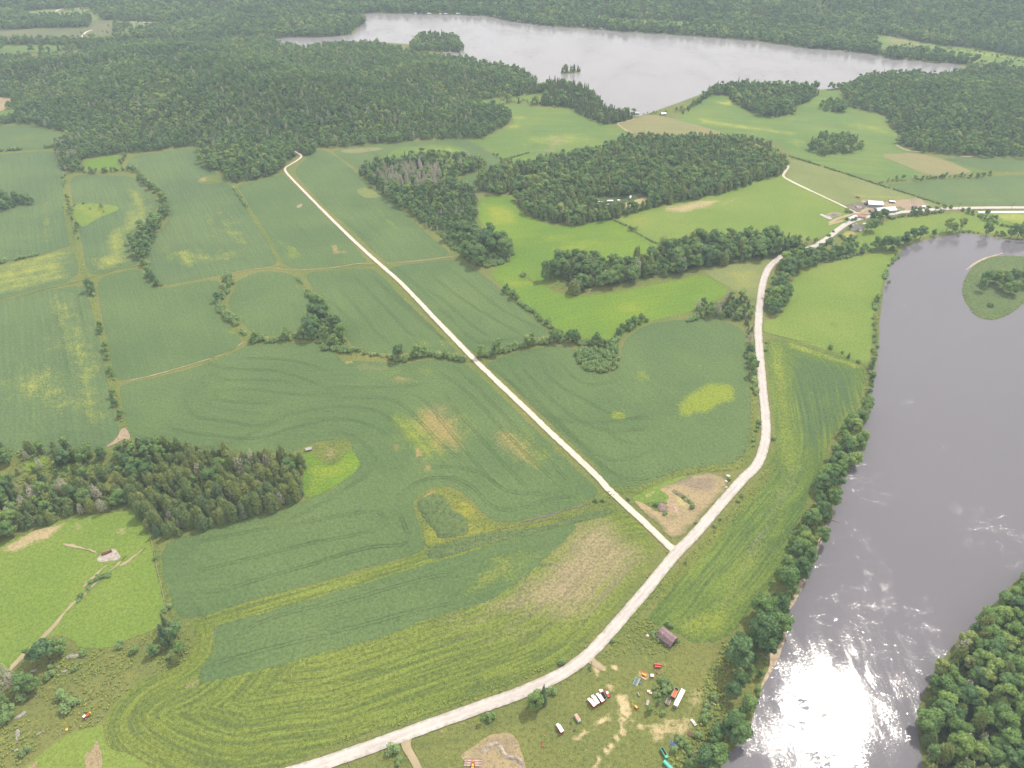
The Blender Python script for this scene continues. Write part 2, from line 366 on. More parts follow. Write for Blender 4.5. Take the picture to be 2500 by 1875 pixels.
P['river'] = (G('K', [(1372, 72), (1310, 130), (1280, 200), (1262, 320), (1242, 450), (1236, 600), (1225, 750), (1205, 850), (1190, 950), (1150, 1130), (1120, 1250), (1100, 1400), (1010, 1550), (965, 1655)]) +
    G('N', [(870, 30), (830, 150), (760, 300), (700, 440), (655, 540), (615, 590), (605, 690), (590, 790), (540, 930), (480, 1040), (430, 1160), (390, 1270), (370, 1380), (300, 1470), (160, 1659)]) +
    G('D', [(1520, 1720), (1440, 1830), (1960, 1830), (2000, 1660)]) + G('N', [(1480, 1400), (1520, 1180), (1640, 960), (1760, 800), (1980, 580), (2120, 440), (2212, 330)]) +
    G('D', [(2260, 1180), (2420, 1000), (2560, 700), (2480, 500), (2300, 478)]) + G('X', [(2212, 755), (2000, 725), (1700, 690), (1500, 660), (1300, 630), (1150, 622), (900, 660), (720, 700), (500, 745), (300, 810), (150, 900), (95, 990)]))
P['river_island'] = G('K', [(1790, 290), (1815, 210), (1880, 125), (1980, 75), (2080, 66), (2212, 72)]) + G('D', [(2290, 560), (2350, 600), (2320, 650), (2240, 655)]) + G('K', [(2212, 385), (2150, 440), (2050, 498), (1960, 505), (1880, 470), (1830, 410), (1800, 350)])

SOY = {}
SOY['north_corner'] = G('D', [(-420, 290), (0, 272), (60, 270), (110, 281), (170, 298), (165, 308), (120, 321), (60, 325), (-420, 350)])
SOY['west_upper'] = G('D', [(-420, 356), (0, 333), (60, 329), (118, 325), (128, 345), (138, 390), (150, 450), (158, 500), (162, 528), (122, 541), (80, 552), (0, 570), (-420, 650)])
SOY['west_middle'] = G('D', [(-420, 660), (0, 575), (80, 557), (152, 535), (166, 560), (172, 585), (158, 602), (130, 618), (60, 635), (0, 648), (-420, 740)])
SOY['west_lower'] = G('E', [(-1100, 660), (0, 385), (250, 310), (500, 272), (590, 272), (605, 330), (625, 450), (660, 560), (690, 700), (720, 850), (745, 960), (755, 1060), (780, 1180), (815, 1250), (780, 1315), (690, 1362), (560, 1400), (300, 1420), (-1100, 1420)])
SOY['between_hedges'] = G('D', [(146, 378), (224, 379), (290, 381), (307, 402), (328, 418), (341, 432), (338, 450), (330, 470), (300, 490), (284, 515), (284, 535), (292, 560), (303, 573), (260, 582), (205, 594), (192, 588), (183, 560), (172, 500), (158, 440)])
SOY['crescent'] = G('A', [(845, 1110), (900, 1052), (1100, 1022), (1300, 992), (1345, 1020), (1345, 1080), (1370, 1130), (1440, 1160), (1490, 1180), (1510, 1225), (1570, 1252), (1600, 1310), (1680, 1420), (1760, 1530), (1830, 1650)]) + \
    G('E', [(1870, 75), (1870, 120), (1820, 140), (1500, 195), (1300, 235), (1110, 272), (1050, 240), (1010, 150), (985, 50), (960, 0)]) + G('A', [(1100, 1540), (1148, 1450), (1145, 1390), (1110, 1330), (1060, 1265), (990, 1195), (950, 1160), (880, 1142)])
SOY['lane_west_upper'] = G('A', [(1600, 1250), (1750, 1218), (1900, 1172), (1928, 1190), (2032, 1290), (2212, 1478)]) + G('D', [(744, 506), (784, 552), (796, 568), (770, 573), (720, 576), (660, 582), (626, 578), (606, 565), (592, 530), (560, 480), (530, 430), (515, 405)])
SOY['lane_east_upper'] = G('D', [(660, 344), (668, 330), (690, 324), (708, 326), (740, 349), (772, 375), (788, 394), (836, 426), (884, 470), (932, 512), (978, 551), (940, 557), (880, 563), (838, 566), (821, 557), (768, 504), (706, 452), (664, 406), (635, 373), (644, 360)])
SOY['lane_east_middle'] = G('F', [(400, 160), (480, 135), (600, 118), (750, 98), (870, 95), (950, 135), (1050, 190), (1150, 275), (1260, 375), (1380, 475), (1490, 570), (1500, 595), (1400, 625), (1200, 675), (1060, 728), (1000, 735), (955, 690), (860, 600), (720, 470), (590, 330), (500, 235)])
SOY['lane_west_middle'] = G('D', [(657, 590), (708, 584), (765, 580), (806, 580), (836, 608), (880, 652), (924, 698), (972, 745), (990, 762), (960, 762), (915, 758), (880, 762), (845, 765), (788, 757), (760, 748), (750, 732), (736, 708), (712, 681), (694, 650), (672, 615)])
SOY['oval'] = G('E', [(1590, 290), (1600, 240), (1660, 205), (1760, 172), (1900, 175), (2000, 205), (2060, 300), (2120, 420), (2120, 490), (2040, 570), (1900, 605), (1720, 608), (1620, 500), (1540, 410), (1550, 340)])
SOY['west_centre'] = G('E', [(655, 225), (780, 180), (950, 152), (975, 200), (1020, 270), (1100, 292), (1300, 250), (1440, 230), (1490, 245), (1475, 310), (1460, 385), (1490, 470), (1560, 545), (1645, 640), (1600, 690), (1400, 765), (1100, 862), (820, 918), (772, 880), (740, 720), (700, 540), (670, 380)])
SOY['great'] = (G('E', [(825, 935), (1100, 880), (1400, 800), (1620, 700), (1680, 658), (1900, 655), (2100, 655), (2212, 690)]) + G('F', [(60, 730), (100, 790), (160, 775), (350, 785), (480, 800), (560, 790), (700, 765), (900, 790), (960, 815), (1080, 930), (1240, 1085), (1450, 1285), (1620, 1450), (1780, 1610)]) +
    G('J', [(2070, 215), (2112, 290), (2050, 340), (1850, 402), (1600, 470), (1480, 488), (1380, 470), (1310, 410), (1240, 330), (1180, 275), (1110, 245), (1030, 240), (930, 270), (850, 340), (868, 420), (905, 520), (928, 620), (930, 665), (850, 715), (700, 745), (500, 805)]) +
    G('L', [(2212, 395), (1900, 468), (1500, 590), (1330, 650), (1230, 655), (1170, 600), (1140, 500), (1110, 400), (1085, 260), (1100, 180), (1180, 110), (1300, 80), (1500, 30)]) +
    G('H', [(1700, 720), (1880, 692), (2010, 630)]) + G('J', [(60, 365), (300, 270), (450, 160), (500, 105), (480, 50), (440, 0)]) + G('F', [(150, 1298), (60, 1306)]) + G('E', [(2120, 1330), (2030, 1365), (1990, 1400), (1600, 1400), (1200, 1350), (920, 1320), (885, 1290), (850, 1180), (800, 960)]))
SOY['bend'] = (G('F', [(1065, 800), (1180, 748), (1400, 690), (1640, 668), (1672, 700), (1680, 800), (1740, 848), (1850, 868), (1965, 835), (1975, 740), (1995, 650), (2090, 565), (2212, 515)]) +
    G('K', [(30, 492), (150, 505), (270, 540), (328, 580), (335, 680), (345, 780), (358, 880), (370, 1000), (378, 1150), (370, 1300), (340, 1400), (270, 1462), (150, 1492), (0, 1492)]) +
    G('Q', [(1900, 205), (1600, 222), (1400, 250), (1100, 360), (800, 500), (620, 520), (420, 490), (300, 400), (100, 190)]) + G('F', [(1880, 1560), (1720, 1400), (1500, 1190), (1300, 1000), (1200, 905), (1110, 845)]))
SOY['lower_strip'] = (G('L', [(1345, 1082), (1340, 1010), (1430, 900), (1455, 790), (1430, 715), (1500, 688), (1900, 580), (2212, 485)]) + G('M', [(300, 400), (700, 272), (850, 242), (1100, 152), (1400, 75), (1650, 10), (1680, 20), (1640, 90), (1500, 210), (1350, 350), (1200, 470), (1060, 545),
    (850, 602), (600, 682), (300, 802), (0, 862)]) + G('L', [(2000, 935), (1700, 1012), (1420, 1072)]))
SOY['north_strip'] = G('B', [(15, 1012), (300, 975), (620, 955), (900, 942), (955, 948), (1100, 1035), (1270, 1130), (1200, 1150), (1060, 1240), (1000, 1262), (900, 1252), (885, 1195), (1000, 1165), (1080, 1130), (1000, 1065), (700, 1045), (550, 1052), (400, 1100), (210, 1145), (150, 1110), (80, 1060)])
SOY['east_upper'] = G('C', [(1640, 1068), (1830, 1062), (2100, 1068), (2400, 1075), (2400, 1160), (2000, 1160), (1880, 1138), (1740, 1090)])
SOY['east_lower'] = G('C', [(1260, 1245), (1400, 1235), (1900, 1190), (2400, 1178), (2400, 1385), (2212, 1388), (1700, 1392), (1400, 1290)])

# ---------------------------------------------------------------- ground with wooded hills
W = {}   # woodland outlines
W['west_forest'] = (G('D', [(-400, 262), (0, 268), (60, 268), (115, 280), (178, 296), (185, 310), (125, 325), (128, 345), (135, 368), (150, 374), (170, 371)]) + G('A', [(560, 1078), (810, 1038), (850, 1048), (1000, 1022), (1300, 985), (1350, 1000), (1600, 1012), (1990, 1010), (2120, 1040), (2125, 1000)]) +
    G('B', [(0, 1000), (350, 970), (650, 950), (1050, 935), (1100, 908), (1200, 850), (1250, 805), (1180, 735), (1000, 700), (850, 690), (1130, 665), (1300, 640), (1500, 610), (1430, 560), (1270, 470), (1050, 428), (900, 398), (760, 395), (560, 360), (330, 300), (0, 302)]) + G('A', [(2060, 335), (1860, 305), (1600, 305), (1250, 312), (860, 330), (760, 340), (560, 372), (430, 380), (240, 398), (170, 388), (0, 380), (-900, 380)]))
W['west_forest_point'] = P['peninsula']
W['lakeside_spruce'] = G('B', [(1430, 545), (1500, 570), (1600, 570), (1730, 600), (1810, 670), (1860, 735), (1960, 770), (2080, 795), (2080, 800), (1960, 828), (1850, 840), (1700, 770), (1650, 728), (1560, 720), (1450, 715), (1330, 700), (1200, 690), (1160, 670), (1300, 640), (1500, 600)])
W['lane_wood'] = G('D', [(432, 325), (433, 350), (445, 362), (470, 372), (485, 380), (488, 391), (505, 398), (560, 388), (606, 372), (614, 358), (632, 344), (640, 333), (655, 338), (672, 336), (680, 330), (678, 322), (640, 322), (440, 322)])
W['centre_wood'] = G('B', [(205, 1150), (300, 1112), (500, 1092), (560, 1060), (1000, 1075), (1078, 1130), (1000, 1160), (880, 1190), (870, 1240), (950, 1262), (1000, 1330), (1030, 1440), (980, 1520), (850, 1560), (700, 1560), (560, 1460), (450, 1370), (300, 1260), (230, 1190)])
W['round_wood'] = G('D', [(1032, 412), (1036, 388), (1080, 368), (1130, 366), (1165, 350), (1250, 338), (1330, 318), (1342, 304), (1400, 302), (1500, 303), (1600, 308), (1650, 320), (1688, 342), (1701, 358), (1693, 376), (1650, 390), (1600, 405), (1550, 420), (1480, 435), (1400, 452), (1340, 470), (1250, 488), (1190, 482), (1125, 455), (1112, 432), (1150, 420), (1170, 412), (1110, 419), (1060, 421)])
W['middle_strip'] = G('D', [(1153, 608), (1158, 594), (1192, 590), (1204, 572), (1240, 565), (1300, 568), (1400, 564), (1425, 552), (1455, 538), (1500, 528), (1560, 520), (1650, 518), (1700, 526), (1740, 533), (1700, 552), (1640, 562), (1560, 572), (1515, 578), (1440, 600), (1380, 606), (1300, 624), (1240, 634), (1220, 632), (1225, 612), (1205, 604)])
W['road_bend_wood'] = G('K', [(480, 485), (465, 400), (475, 330), (505, 240), (570, 140), (640, 70), (800, 25), (1100, 20), (1440, 5), (1360, 30), (1100, 52), (900, 100), (740, 150), (640, 205), (612, 330), (585, 440), (525, 490)])
W['road_west_wood'] = G('K', [(0, 425), (100, 395), (330, 355), (390, 420), (395, 520), (378, 680), (365, 730), (345, 620), (335, 545), (270, 500), (100, 492), (60, 465), (0, 440)])
W['lake_hill'] = G('C', [(-60, 725), (60, 650), (100, 605), (300, 580), (600, 595), (800, 600), (830, 640), (760, 690), (640, 720), (660, 768), (560, 792), (450, 792), (300, 722), (260, 695), (205, 645), (120, 640), (0, 715)])
W['small_oval'] = G('C', [(822, 725), (870, 695), (1000, 700), (1030, 735), (985, 760), (880, 757)])
W['oval_hill'] = G('C', [(750, 1025), (772, 965), (850, 935), (1000, 928), (1100, 970), (1130, 1003), (1050, 1035), (850, 1050)])
W['east_forest'] = G('C', [(800, 605), (990, 590), (1100, 540), (1210, 512), (1500, 508), (1650, 518), (1770, 502), (1850, 470), (2000, 455), (2200, 475), (3400, 560), (3400, 1075), (2212, 1070), (1900, 1062), (1830, 1045), (1600, 1040), (1500, 1020), (1345, 972), (1380, 920), (1290, 835), (1290, 780), (1150, 750), (1050, 732), (1010, 680), (980, 605)])
W['far_forest'] = [(-6500, 9500), (6500, 9500)] + G('C', [(3800, 390), (2700, 450), (2212, 455), (1880, 435), (1780, 430), (1640, 425), (1500, 408), (1300, 398), (1220, 368), (1000, 343), (800, 333), (500, 288), (200, 258), (0, 243)]) + \
    G('B', [(1900, 206), (1700, 188), (1500, 178), (1250, 146), (1100, 110), (900, 100), (500, 90), (300, 86), (232, 96), (260, 150), (178, 208), (160, 238), (0, 248)]) + G('A', [(2000, 250), (1850, 258), (1500, 262), (1000, 270), (860, 290), (760, 300), (560, 335), (430, 345), (240, 360), (170, 350), (0, 342), (-2600, 342)])
W['gravel_pit_wood'] = G('H', [(-900, 330), (0, 290), (150, 270), (300, 265), (450, 285), (600, 290), (700, 320), (725, 360), (730, 420), (800, 560), (850, 590), (850, 660), (700, 692), (480, 725), (200, 805), (0, 890), (-900, 1240)])
W['lower_spruce_wood'] = G('H', [(765, 270), (800, 235), (890, 225), (1100, 262), (1450, 325), (1750, 345), (2000, 345), (2048, 365), (2052, 540), (1980, 640), (1860, 690), (1700, 722), (1400, 790), (1130, 870), (1030, 855), (985, 780), (935, 690), (875, 640), (830, 560), (790, 460), (768, 350)])
W['far_bank_wood'] = G('D', [(2235, 1225), (2190, 1265), (2080, 1345), (2015, 1415), (1992, 1500), (1975, 1570), (1962, 1640), (1950, 1760), (2600, 1760), (2600, 1150)])
W['west_edge_wood'] = G('A', [(-300, 1310), (0, 1320), (110, 1330), (180, 1345), (235, 1365), (220, 1385), (120, 1400), (0, 1430), (-300, 1460)])
W['river_strip'] = G('D', [(1868, 878), (1876, 900), (1866, 940), (1855, 985), (1838, 1030), (1818, 1075), (1795, 1120), (1770, 1180), (1740, 1245), (1718, 1290), (1700, 1318), (1692, 1365), (1668, 1430), (1645, 1490), (1632, 1550), (1600, 1610), (1560, 1659), (1490, 1720), (1470, 1700),
    (1530, 1610), (1565, 1560), (1590, 1500), (1580, 1450), (1560, 1420), (1600, 1385), (1645, 1335), (1678, 1280), (1700, 1210), (1712, 1130), (1750, 1085), (1792, 1000), (1815, 935)])

CLEAR = {}  # grassland inside the wooded country
CLEAR['far_paddock'] = G('B', [(1790, 118), (1830, 104), (1890, 108), (1900, 130), (2300, 142), (2500, 150), (2440, 185), (2212, 182), (1990, 168), (1870, 150), (1830, 150)])
CLEAR['far_east_meadow'] = G('C', [(1180, 238), (1350, 246), (1450, 272), (1600, 300), (1900, 335), (2212, 390), (2800, 450), (2800, 520), (2212, 458), (2050, 438), (1900, 432), (1800, 405), (1600, 362), (1350, 345), (1260, 372), (1225, 320)])
CLEAR['far_west_meadow'] = G('A', [(120, 92), (280, 66), (410, 62), (600, 56), (688, 105), (690, 140), (740, 135), (860, 148), (1000, 152), (1180, 146), (1310, 122), (1350, 156), (1180, 168), (1060, 178), (960, 215), (870, 262), (780, 268), (760, 286), (600, 280), (400, 285), (100, 290), (-400, 290), (-400, 200), (0, 200), (300, 190), (600, 188), (620, 140), (330, 128), (200, 112)])
CLEAR['far_hay_gap'] = G('A', [(1578, 95), (1700, 98), (1870, 128), (1800, 140), (1640, 128)])
CLEAR['far_hay_notch'] = G('A', [(1060, 46), (1150, 36), (1142, 56), (1062, 66)])
CLEAR['hidden_field'] = G('A', [(-200, 303), (100, 304), (350, 304), (560, 306), (430, 335), (260, 352), (180, 350), (0, 340), (-200, 340)])
CLEAR['pit_meadow'] = G('A', [(-200, 735), (0, 735), (125, 738), (105, 790), (40, 812), (0, 820), (-200, 830)])
CLEAR['pit_sand'] = G('A', [(-200, 655), (0, 657), (105, 668), (80, 690), (60, 705), (40, 735), (0, 755), (-200, 765)])
CLEAR['lake_clearing'] = G('B', [(1160, 672), (1300, 646), (1500, 618), (1620, 612), (1640, 628), (1500, 640), (1450, 670), (1440, 705), (1330, 700), (1220, 690)])
CLEAR['caravan_clearing'] = G('D', [(1278, 437), (1300, 430), (1345, 428), (1375, 421), (1402, 428), (1404, 442), (1380, 452), (1340, 457), (1290, 454)])
CLEAR['birch_glade'] = G('D', [(1115, 392), (1130, 378), (1160, 376), (1165, 388), (1145, 396), (1125, 400)])
CLEAR['east_notch'] = G('C', [(2140, 785), (2400, 790), (2400, 830), (2212, 810)])
CLEAR['lane_sand'] = G('A', [(1700, 972), (1760, 974), (1820, 995), (1760, 1003), (1720, 1000)])
HOLLOW = [G('H', [(180, 350), (250, 315), (330, 330), (320, 370), (220, 420), (160, 430)]), G('H', [(420, 385), (480, 355), (550, 365), (545, 405), (440, 415)]), G('H', [(180, 560), (320, 555), (300, 590), (200, 590)]), G('H', [(0, 440), (60, 440), (40, 480), (0, 490)]),
          G('H', [(590, 360), (640, 360), (620, 390)])]

HILLS = [('west_forest', 50, 210), ('far_forest', 85, 520), ('east_forest', 22, 150), ('round_wood', 7, 90), ('lake_hill', 10, 70), ('oval_hill', 8, 45), ('far_bank_wood', 22, 70)]
HOLES = [P['lake'], P['river']] + [CLEAR[k] for k in ('far_paddock', 'far_east_meadow', 'far_west_meadow', 'far_hay_gap', 'hidden_field', 'pit_meadow', 'pit_sand', 'lane_sand')]
def hills(X, Y):
    X = np.asarray(X, float); Y = np.asarray(Y, float); Z = np.zeros(X.shape)
    for key, amp, fall in HILLS:
        p = np.asarray(W[key]); (x0, y0), (x1, y1) = p.min(0), p.max(0)
        k = (X > x0) & (X < x1) & (Y > y0) & (Y < y1)
        if not k.any(): continue
        x, y = X[k], Y[k]; d = signed_in(p, x, y)
        for h in HOLES:
            h = np.asarray(h); hx0, hy0 = h.min(0) - fall; hx1, hy1 = h.max(0) + fall
            kk = (x > hx0) & (x < hx1) & (y > hy0) & (y < hy1)
            if kk.any(): d[kk] = np.minimum(d[kk], -signed_in(h, x[kk], y[kk]))
        t = np.clip((d - 22) / fall, 0, 1); t = t * t * (3 - 2 * t)
        n = .58 + .42 * wob(x, y, .0065) + .14 * wob(x + 500, y, .02)
        Z[k] += amp * t * np.maximum(n, .12)
    return Z
_hx = np.concatenate([np.arange(-6500, -2200, 130), np.arange(-2200, 2200, 22), np.arange(2200, 6500, 130)])
_hy = np.concatenate([np.arange(-300, 0, 60), np.arange(0, 3200, 22), np.arange(3200, 9600, 140)])
gx, gy = np.meshgrid(_hx, _hy); gz = hills(gx.ravel(), gy.ravel())
nx = len(_hx); ny = len(_hy)
me = bpy.data.meshes.new('ground')
idx = np.arange(nx * ny).reshape(ny, nx)
quads = np.stack([idx[:-1, :-1], idx[:-1, 1:], idx[1:, 1:], idx[1:, :-1]], -1).reshape(-1, 4)
me.from_pydata(np.column_stack([gx.ravel(), gy.ravel(), gz]).tolist(), [], quads.tolist())
gw = np.zeros((nx * ny, 4)); gw[:, 3] = 1
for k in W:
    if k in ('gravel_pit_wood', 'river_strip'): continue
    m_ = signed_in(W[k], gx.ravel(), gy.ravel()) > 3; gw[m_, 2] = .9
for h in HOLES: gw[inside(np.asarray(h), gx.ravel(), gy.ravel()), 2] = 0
at = me.attributes.new('wear', 'FLOAT_COLOR', 'POINT'); at.data.foreach_set('color', gw.ravel())
me.materials.append(M['ground']); ground_o = link(bpy.data.objects.new('ground', me)); tag(ground_o, 'rough green and yellow grassland between the fields', None, None, 'structure')

# ---------------------------------------------------------------- water
make_sheet('lake', P['lake'], .04, M['lake'], cell=40, smooth=2, jit=1.5, edge_step=12, label='pale silver lake below the far forest')
make_sheet('river', P['river'], .04, M['river'], cell=30, smooth=2, jit=.6, edge_step=5, label='grey rippled river with a bright sun glitter')
make_sheet('river_island', P['river_island'], .12, M['reeds'], cell=5, smooth=2, jit=.8, height=lambda x, y, d: np.minimum(d * .25, 1.5) + .2 * wob(x, y, .1), label='low grassy island in the river bend')
make_sheet('lake_island', P['lake_island'], .1, M['ground'], cell=6, smooth=1, jit=.5, height=lambda x, y, d: np.minimum(d * .2, 1.2), label='tiny rocky island out in the lake')
make_strip('sandbar', [G('X', [(1230, 1240), (1400, 1110), (1600, 1030), (1790, 975), (1860, 950)])], (1, 2.5, 4, 3, 1), .11, M['shore'], label='thin pale sandbar at the head of the river island')
make_strip('river_shore', [G('N', [(875, 20), (830, 150), (760, 300), (700, 440), (655, 540), (622, 582)])], (1.5, 2.5, 3, 3, 2), .1, M['shore'], label='narrow muddy river shore under the bank trees')
make_sheet('river_beach', G('N', [(600, 660), (622, 690), (600, 790), (555, 920), (500, 1020), (440, 1130), (430, 1110), (500, 960), (495, 870), (560, 790), (590, 720)]), .11, M['shore'], smooth=1, jit=.4, label='brown sandy beach strip beside the river')

# ---------------------------------------------------------------- fields
def PD(tag_, pts): return ('p', G(tag_, pts))
def LN(tag_, w, pts): return ('l', (w, G(tag_, pts)))
DIR_LANE = dirn('F', (1100, 900), (1800, 1600))
DIR_WEST = dirn('E', (660, 500), (800, 1100))
DIR_MID = dirn('A', (1750, 1200), (2100, 1650))
Z = .06
def soyfield(key, wear=(), rowdir=None, guide=None, mat='soy', label=None, **kw):
    return make_sheet('soybean_field', SOY[key], Z, M[mat], wear=wear, rowdir=rowdir, guide=guide, label=label, **kw)
soyfield('north_corner', [(0, PD('D', [(0, 285), (90, 282), (120, 305), (0, 315)]), 40, .35)], .1, label='pale soybean field in the upper left corner under the forest')
soyfield('west_upper', [(0, PD('D', [(40, 460), (110, 430), (140, 520), (60, 530)]), 40, .3)], DIR_WEST, mat='soy_streak', label='soybean field along the left edge above the thin bush row')
soyfield('west_middle', [(0, PD('D', [(-50, 560), (160, 520), (150, 600), (0, 640), (-50, 640)]), 25, .48)], dirn('D', (0, 625), (150, 595)), mat='soy_streak', label='narrow yellow streaked soybean field at the left edge')
soyfield('west_lower', [(0, PD('E', [(300, 350), (520, 330), (620, 480), (680, 700), (740, 860), (700, 900), (500, 900), (400, 750)]), 55, .46), (0, PD('E', [(0, 850), (350, 820), (680, 950), (740, 1200), (600, 1230), (200, 1080), (0, 1050)]), 50, .44)], DIR_WEST, mat='soy_streak', label='large left edge soybean field streaked with yellow rows')
soyfield('between_hedges', [(0, PD('D', [(262, 395), (320, 415), (335, 440), (325, 475), (285, 510), (270, 560), (225, 575), (220, 520), (280, 450)]), 26, .47), (0, PD('D', [(185, 560), (260, 540), (290, 565), (210, 590)]), 15, .5)], DIR_WEST, mat='soy_streak', label='yellow streaked soybean field between the bush row and the winding hedge')
soyfield('crescent', [(0, PD('A', [(1250, 1400), (1600, 1420), (1700, 1560), (1760, 1640), (1400, 1640)]), 50, .36), (0, PD('E', [(1050, 20), (1650, 20), (1700, 90), (1200, 150)]), 30, .42), (0, PD('A', [(870, 1070), (960, 1060), (960, 1130), (900, 1130)]), 20, .4)], DIR_MID, mat='soy_streak', label='broad soybean field between the winding hedge and the straight yellow strip')
soyfield('lane_west_upper', [(0, PD('D', [(610, 520), (640, 535), (650, 560), (625, 560)]), 12, .6), (1, PD('D', [(715, 530), (728, 528), (735, 548), (720, 550)]), 3, .7), (1, PD('D', [(735, 543), (750, 540), (748, 550)]), 2, .7)], DIR_MID, label='soybean field left of the gravel lane below the small wood')
soyfield('lane_east_upper', [(0, PD('D', [(770, 404), (800, 402), (820, 425), (790, 425)]), 10, .5), (0, LN('B', 3, [(260, 1390), (330, 1400), (400, 1480), (470, 1545)]), 6, .6)], DIR_MID, label='soybean field right of the gravel lane beside the dead-topped wood')
soyfield('lane_east_middle', [(0, PD('F', [(1150, 530), (1200, 540), (1190, 570)]), 8, .4), (0, PD('F', [(1000, 700), (1200, 650), (1100, 735)]), 10, .35)], DIR_LANE - .12, label='soybean field between the gravel lane and the bright hay')
soyfield('lane_west_middle', [(0, PD('F', [(520, 600), (860, 640), (850, 720), (600, 700)]), 18, .42), (1, PD('F', [(640, 640), (860, 650), (820, 700)]), 14, .42), (0, PD('F', [(130, 600), (380, 640), (300, 680)]), 15, .3)], DIR_LANE - .12, label='soybean field left of the lane above the creek hedge')
soyfield('oval', [(0, PD('E', [(1580, 440), (1700, 470), (1680, 510), (1600, 500)]), 10, .4), (1, PD('E', [(1980, 260), (2020, 260), (2030, 295), (1990, 290)]), 5, .5)], DIR_LANE - .2, label='oval soybean field enclosed by the looping bush hedge')
soyfield('west_centre', [(0, PD('E', [(1280, 340), (1440, 330), (1420, 560), (1300, 500)]), 30, .36), (0, PD('E', [(1520, 560), (1590, 565), (1580, 610), (1530, 600)]), 8, .55), (0, PD('E', [(835, 470), (870, 500), (850, 505)]), 4, .5)], DIR_WEST, label='soybean field between the left bush row and the looping hedge')
GREAT_WEAR = [(1, PD('F', [(560, 1150), (700, 1060), (820, 1090), (930, 1230), (900, 1400), (720, 1380), (600, 1250)]), 22, 0.63), (0, PD('F', [(430, 1150), (640, 1080), (930, 1150), (960, 1300), (800, 1450), (560, 1440), (430, 1300)]), 30, 0.53),
    (1, PD('F', [(1080, 1230), (1250, 1220), (1400, 1350), (1430, 1500), (1300, 1480), (1130, 1350)]), 22, 0.57), (0, PD('F', [(1050, 1200), (1350, 1200), (1560, 1450), (1500, 1560), (1250, 1480)]), 30, 0.47),
    (1, PD('F', [(440, 880), (600, 870), (590, 920), (460, 925)]), 10, .60), (1, PD('F', [(100, 765), (160, 760), (180, 800), (130, 800)]), 5, 1.0), (1, PD('F', [(180, 790), (420, 800), (400, 860), (200, 850)]), 12, 0.52), (1, PD('F', [(1360, 1180), (1400, 1190), (1600, 1400), (1580, 1440)]), 10, 0.59),
    (0, PD('F', [(300, 790), (900, 830), (700, 900), (400, 900)]), 25, 0.39), (1, PD('F', [(440, 1340), (490, 1345), (510, 1400), (470, 1390)]), 6, .7), (1, LN('F', 1.6, [(605, 1385), (620, 1440), (660, 1470), (685, 1520)]), 3, 1.0), (0, PD('J', [(1600, 440), (1900, 370), (2050, 330), (1900, 300), (1500, 430)]), 20, 0.41)]
GREAT_GUIDE = chaikin(G('F', [(-1500, 1000), (-600, 1240), (-150, 1100), (330, 1110), (560, 1260), (800, 1600), (1000, 1800)]), 2, False)
soyfield('great', GREAT_WEAR, None, GREAT_GUIDE, label='great soybean field left of the gravel lane with dry patches and curving wheel tracks', cell=5)
soyfield('bend', [(0, PD('K', [(-140, 1060), (60, 940), (200, 920), (262, 960), (250, 1040), (80, 1120), (-100, 1160)]), 10, .78), (0, PD('F', [(1900, 1130), (2000, 1110), (2010, 1160), (1920, 1180)]), 6, .75), (0, PD('F', [(2060, 850), (2170, 820), (2200, 900), (2100, 940)]), 12, .5), (0, PD('F', [(2110, 1120), (2160, 1115), (2150, 1140)]), 4, .7),
    (0, PD('K', [(0, 800), (50, 800), (40, 840)]), 5, .6), (1, PD('F', [(1100, 830), (1150, 830), (1200, 890), (1160, 900)]), 8, .5), (0, PD('F', [(1550, 1350), (1900, 1420), (1900, 1560), (1700, 1500)]), 25, .32)], DIR_LANE - .05, label='soybean field inside the road bend with a bright yellow green oval patch', cell=5)
soyfield('lower_strip', [(0, PD('M', [(1120, 200), (1500, 190), (1380, 330), (1180, 470), (930, 550), (880, 520), (960, 340)]), 14, .44), (1, PD('M', [(1150, 260), (1400, 220), (1300, 330), (1000, 470), (1010, 360)]), 18, .45), (2, PD('M', [(900, 420), (1100, 180), (1500, 120), (1500, 200), (1100, 520), (880, 590)]), 12, .5)], dirn('M', (300, 480), (800, 340)), label='long tapering soybean strip with a dry yellow end')
soyfield('north_strip', [], .15, label='narrow soybean strip between the forest and the dead-topped wood')
soyfield('east_upper', [], .02, label='small soybean field at the right edge below the forest')
soyfield('east_lower', [(0, PD('C', [(1700, 1330), (2100, 1330), (2100, 1370), (1700, 1370)]), 20, .35)], .02, label='wide green crop field above the farm road at the right edge')
make_sheet('hay_patch', G('B', [(292, 1080), (420, 1042), (450, 1002), (640, 985), (860, 972), (1000, 1055), (850, 1040), (620, 1035), (540, 1050), (400, 1085), (300, 1092)]), Z + .06, M['haysoft'], wear=[(0, PD('B', [(400, 1030), (850, 985), (950, 1040), (600, 1030)]), 30, .5)], label='light hay patch inside the narrow soybean strip')
make_sheet('dry_patch', G('B', [(60, 1015), (200, 1000), (360, 995), (370, 1010), (250, 1030), (140, 1040)]), Z + .06, M['tanfield'], label='dry brown patch at the end of the narrow soybean strip')

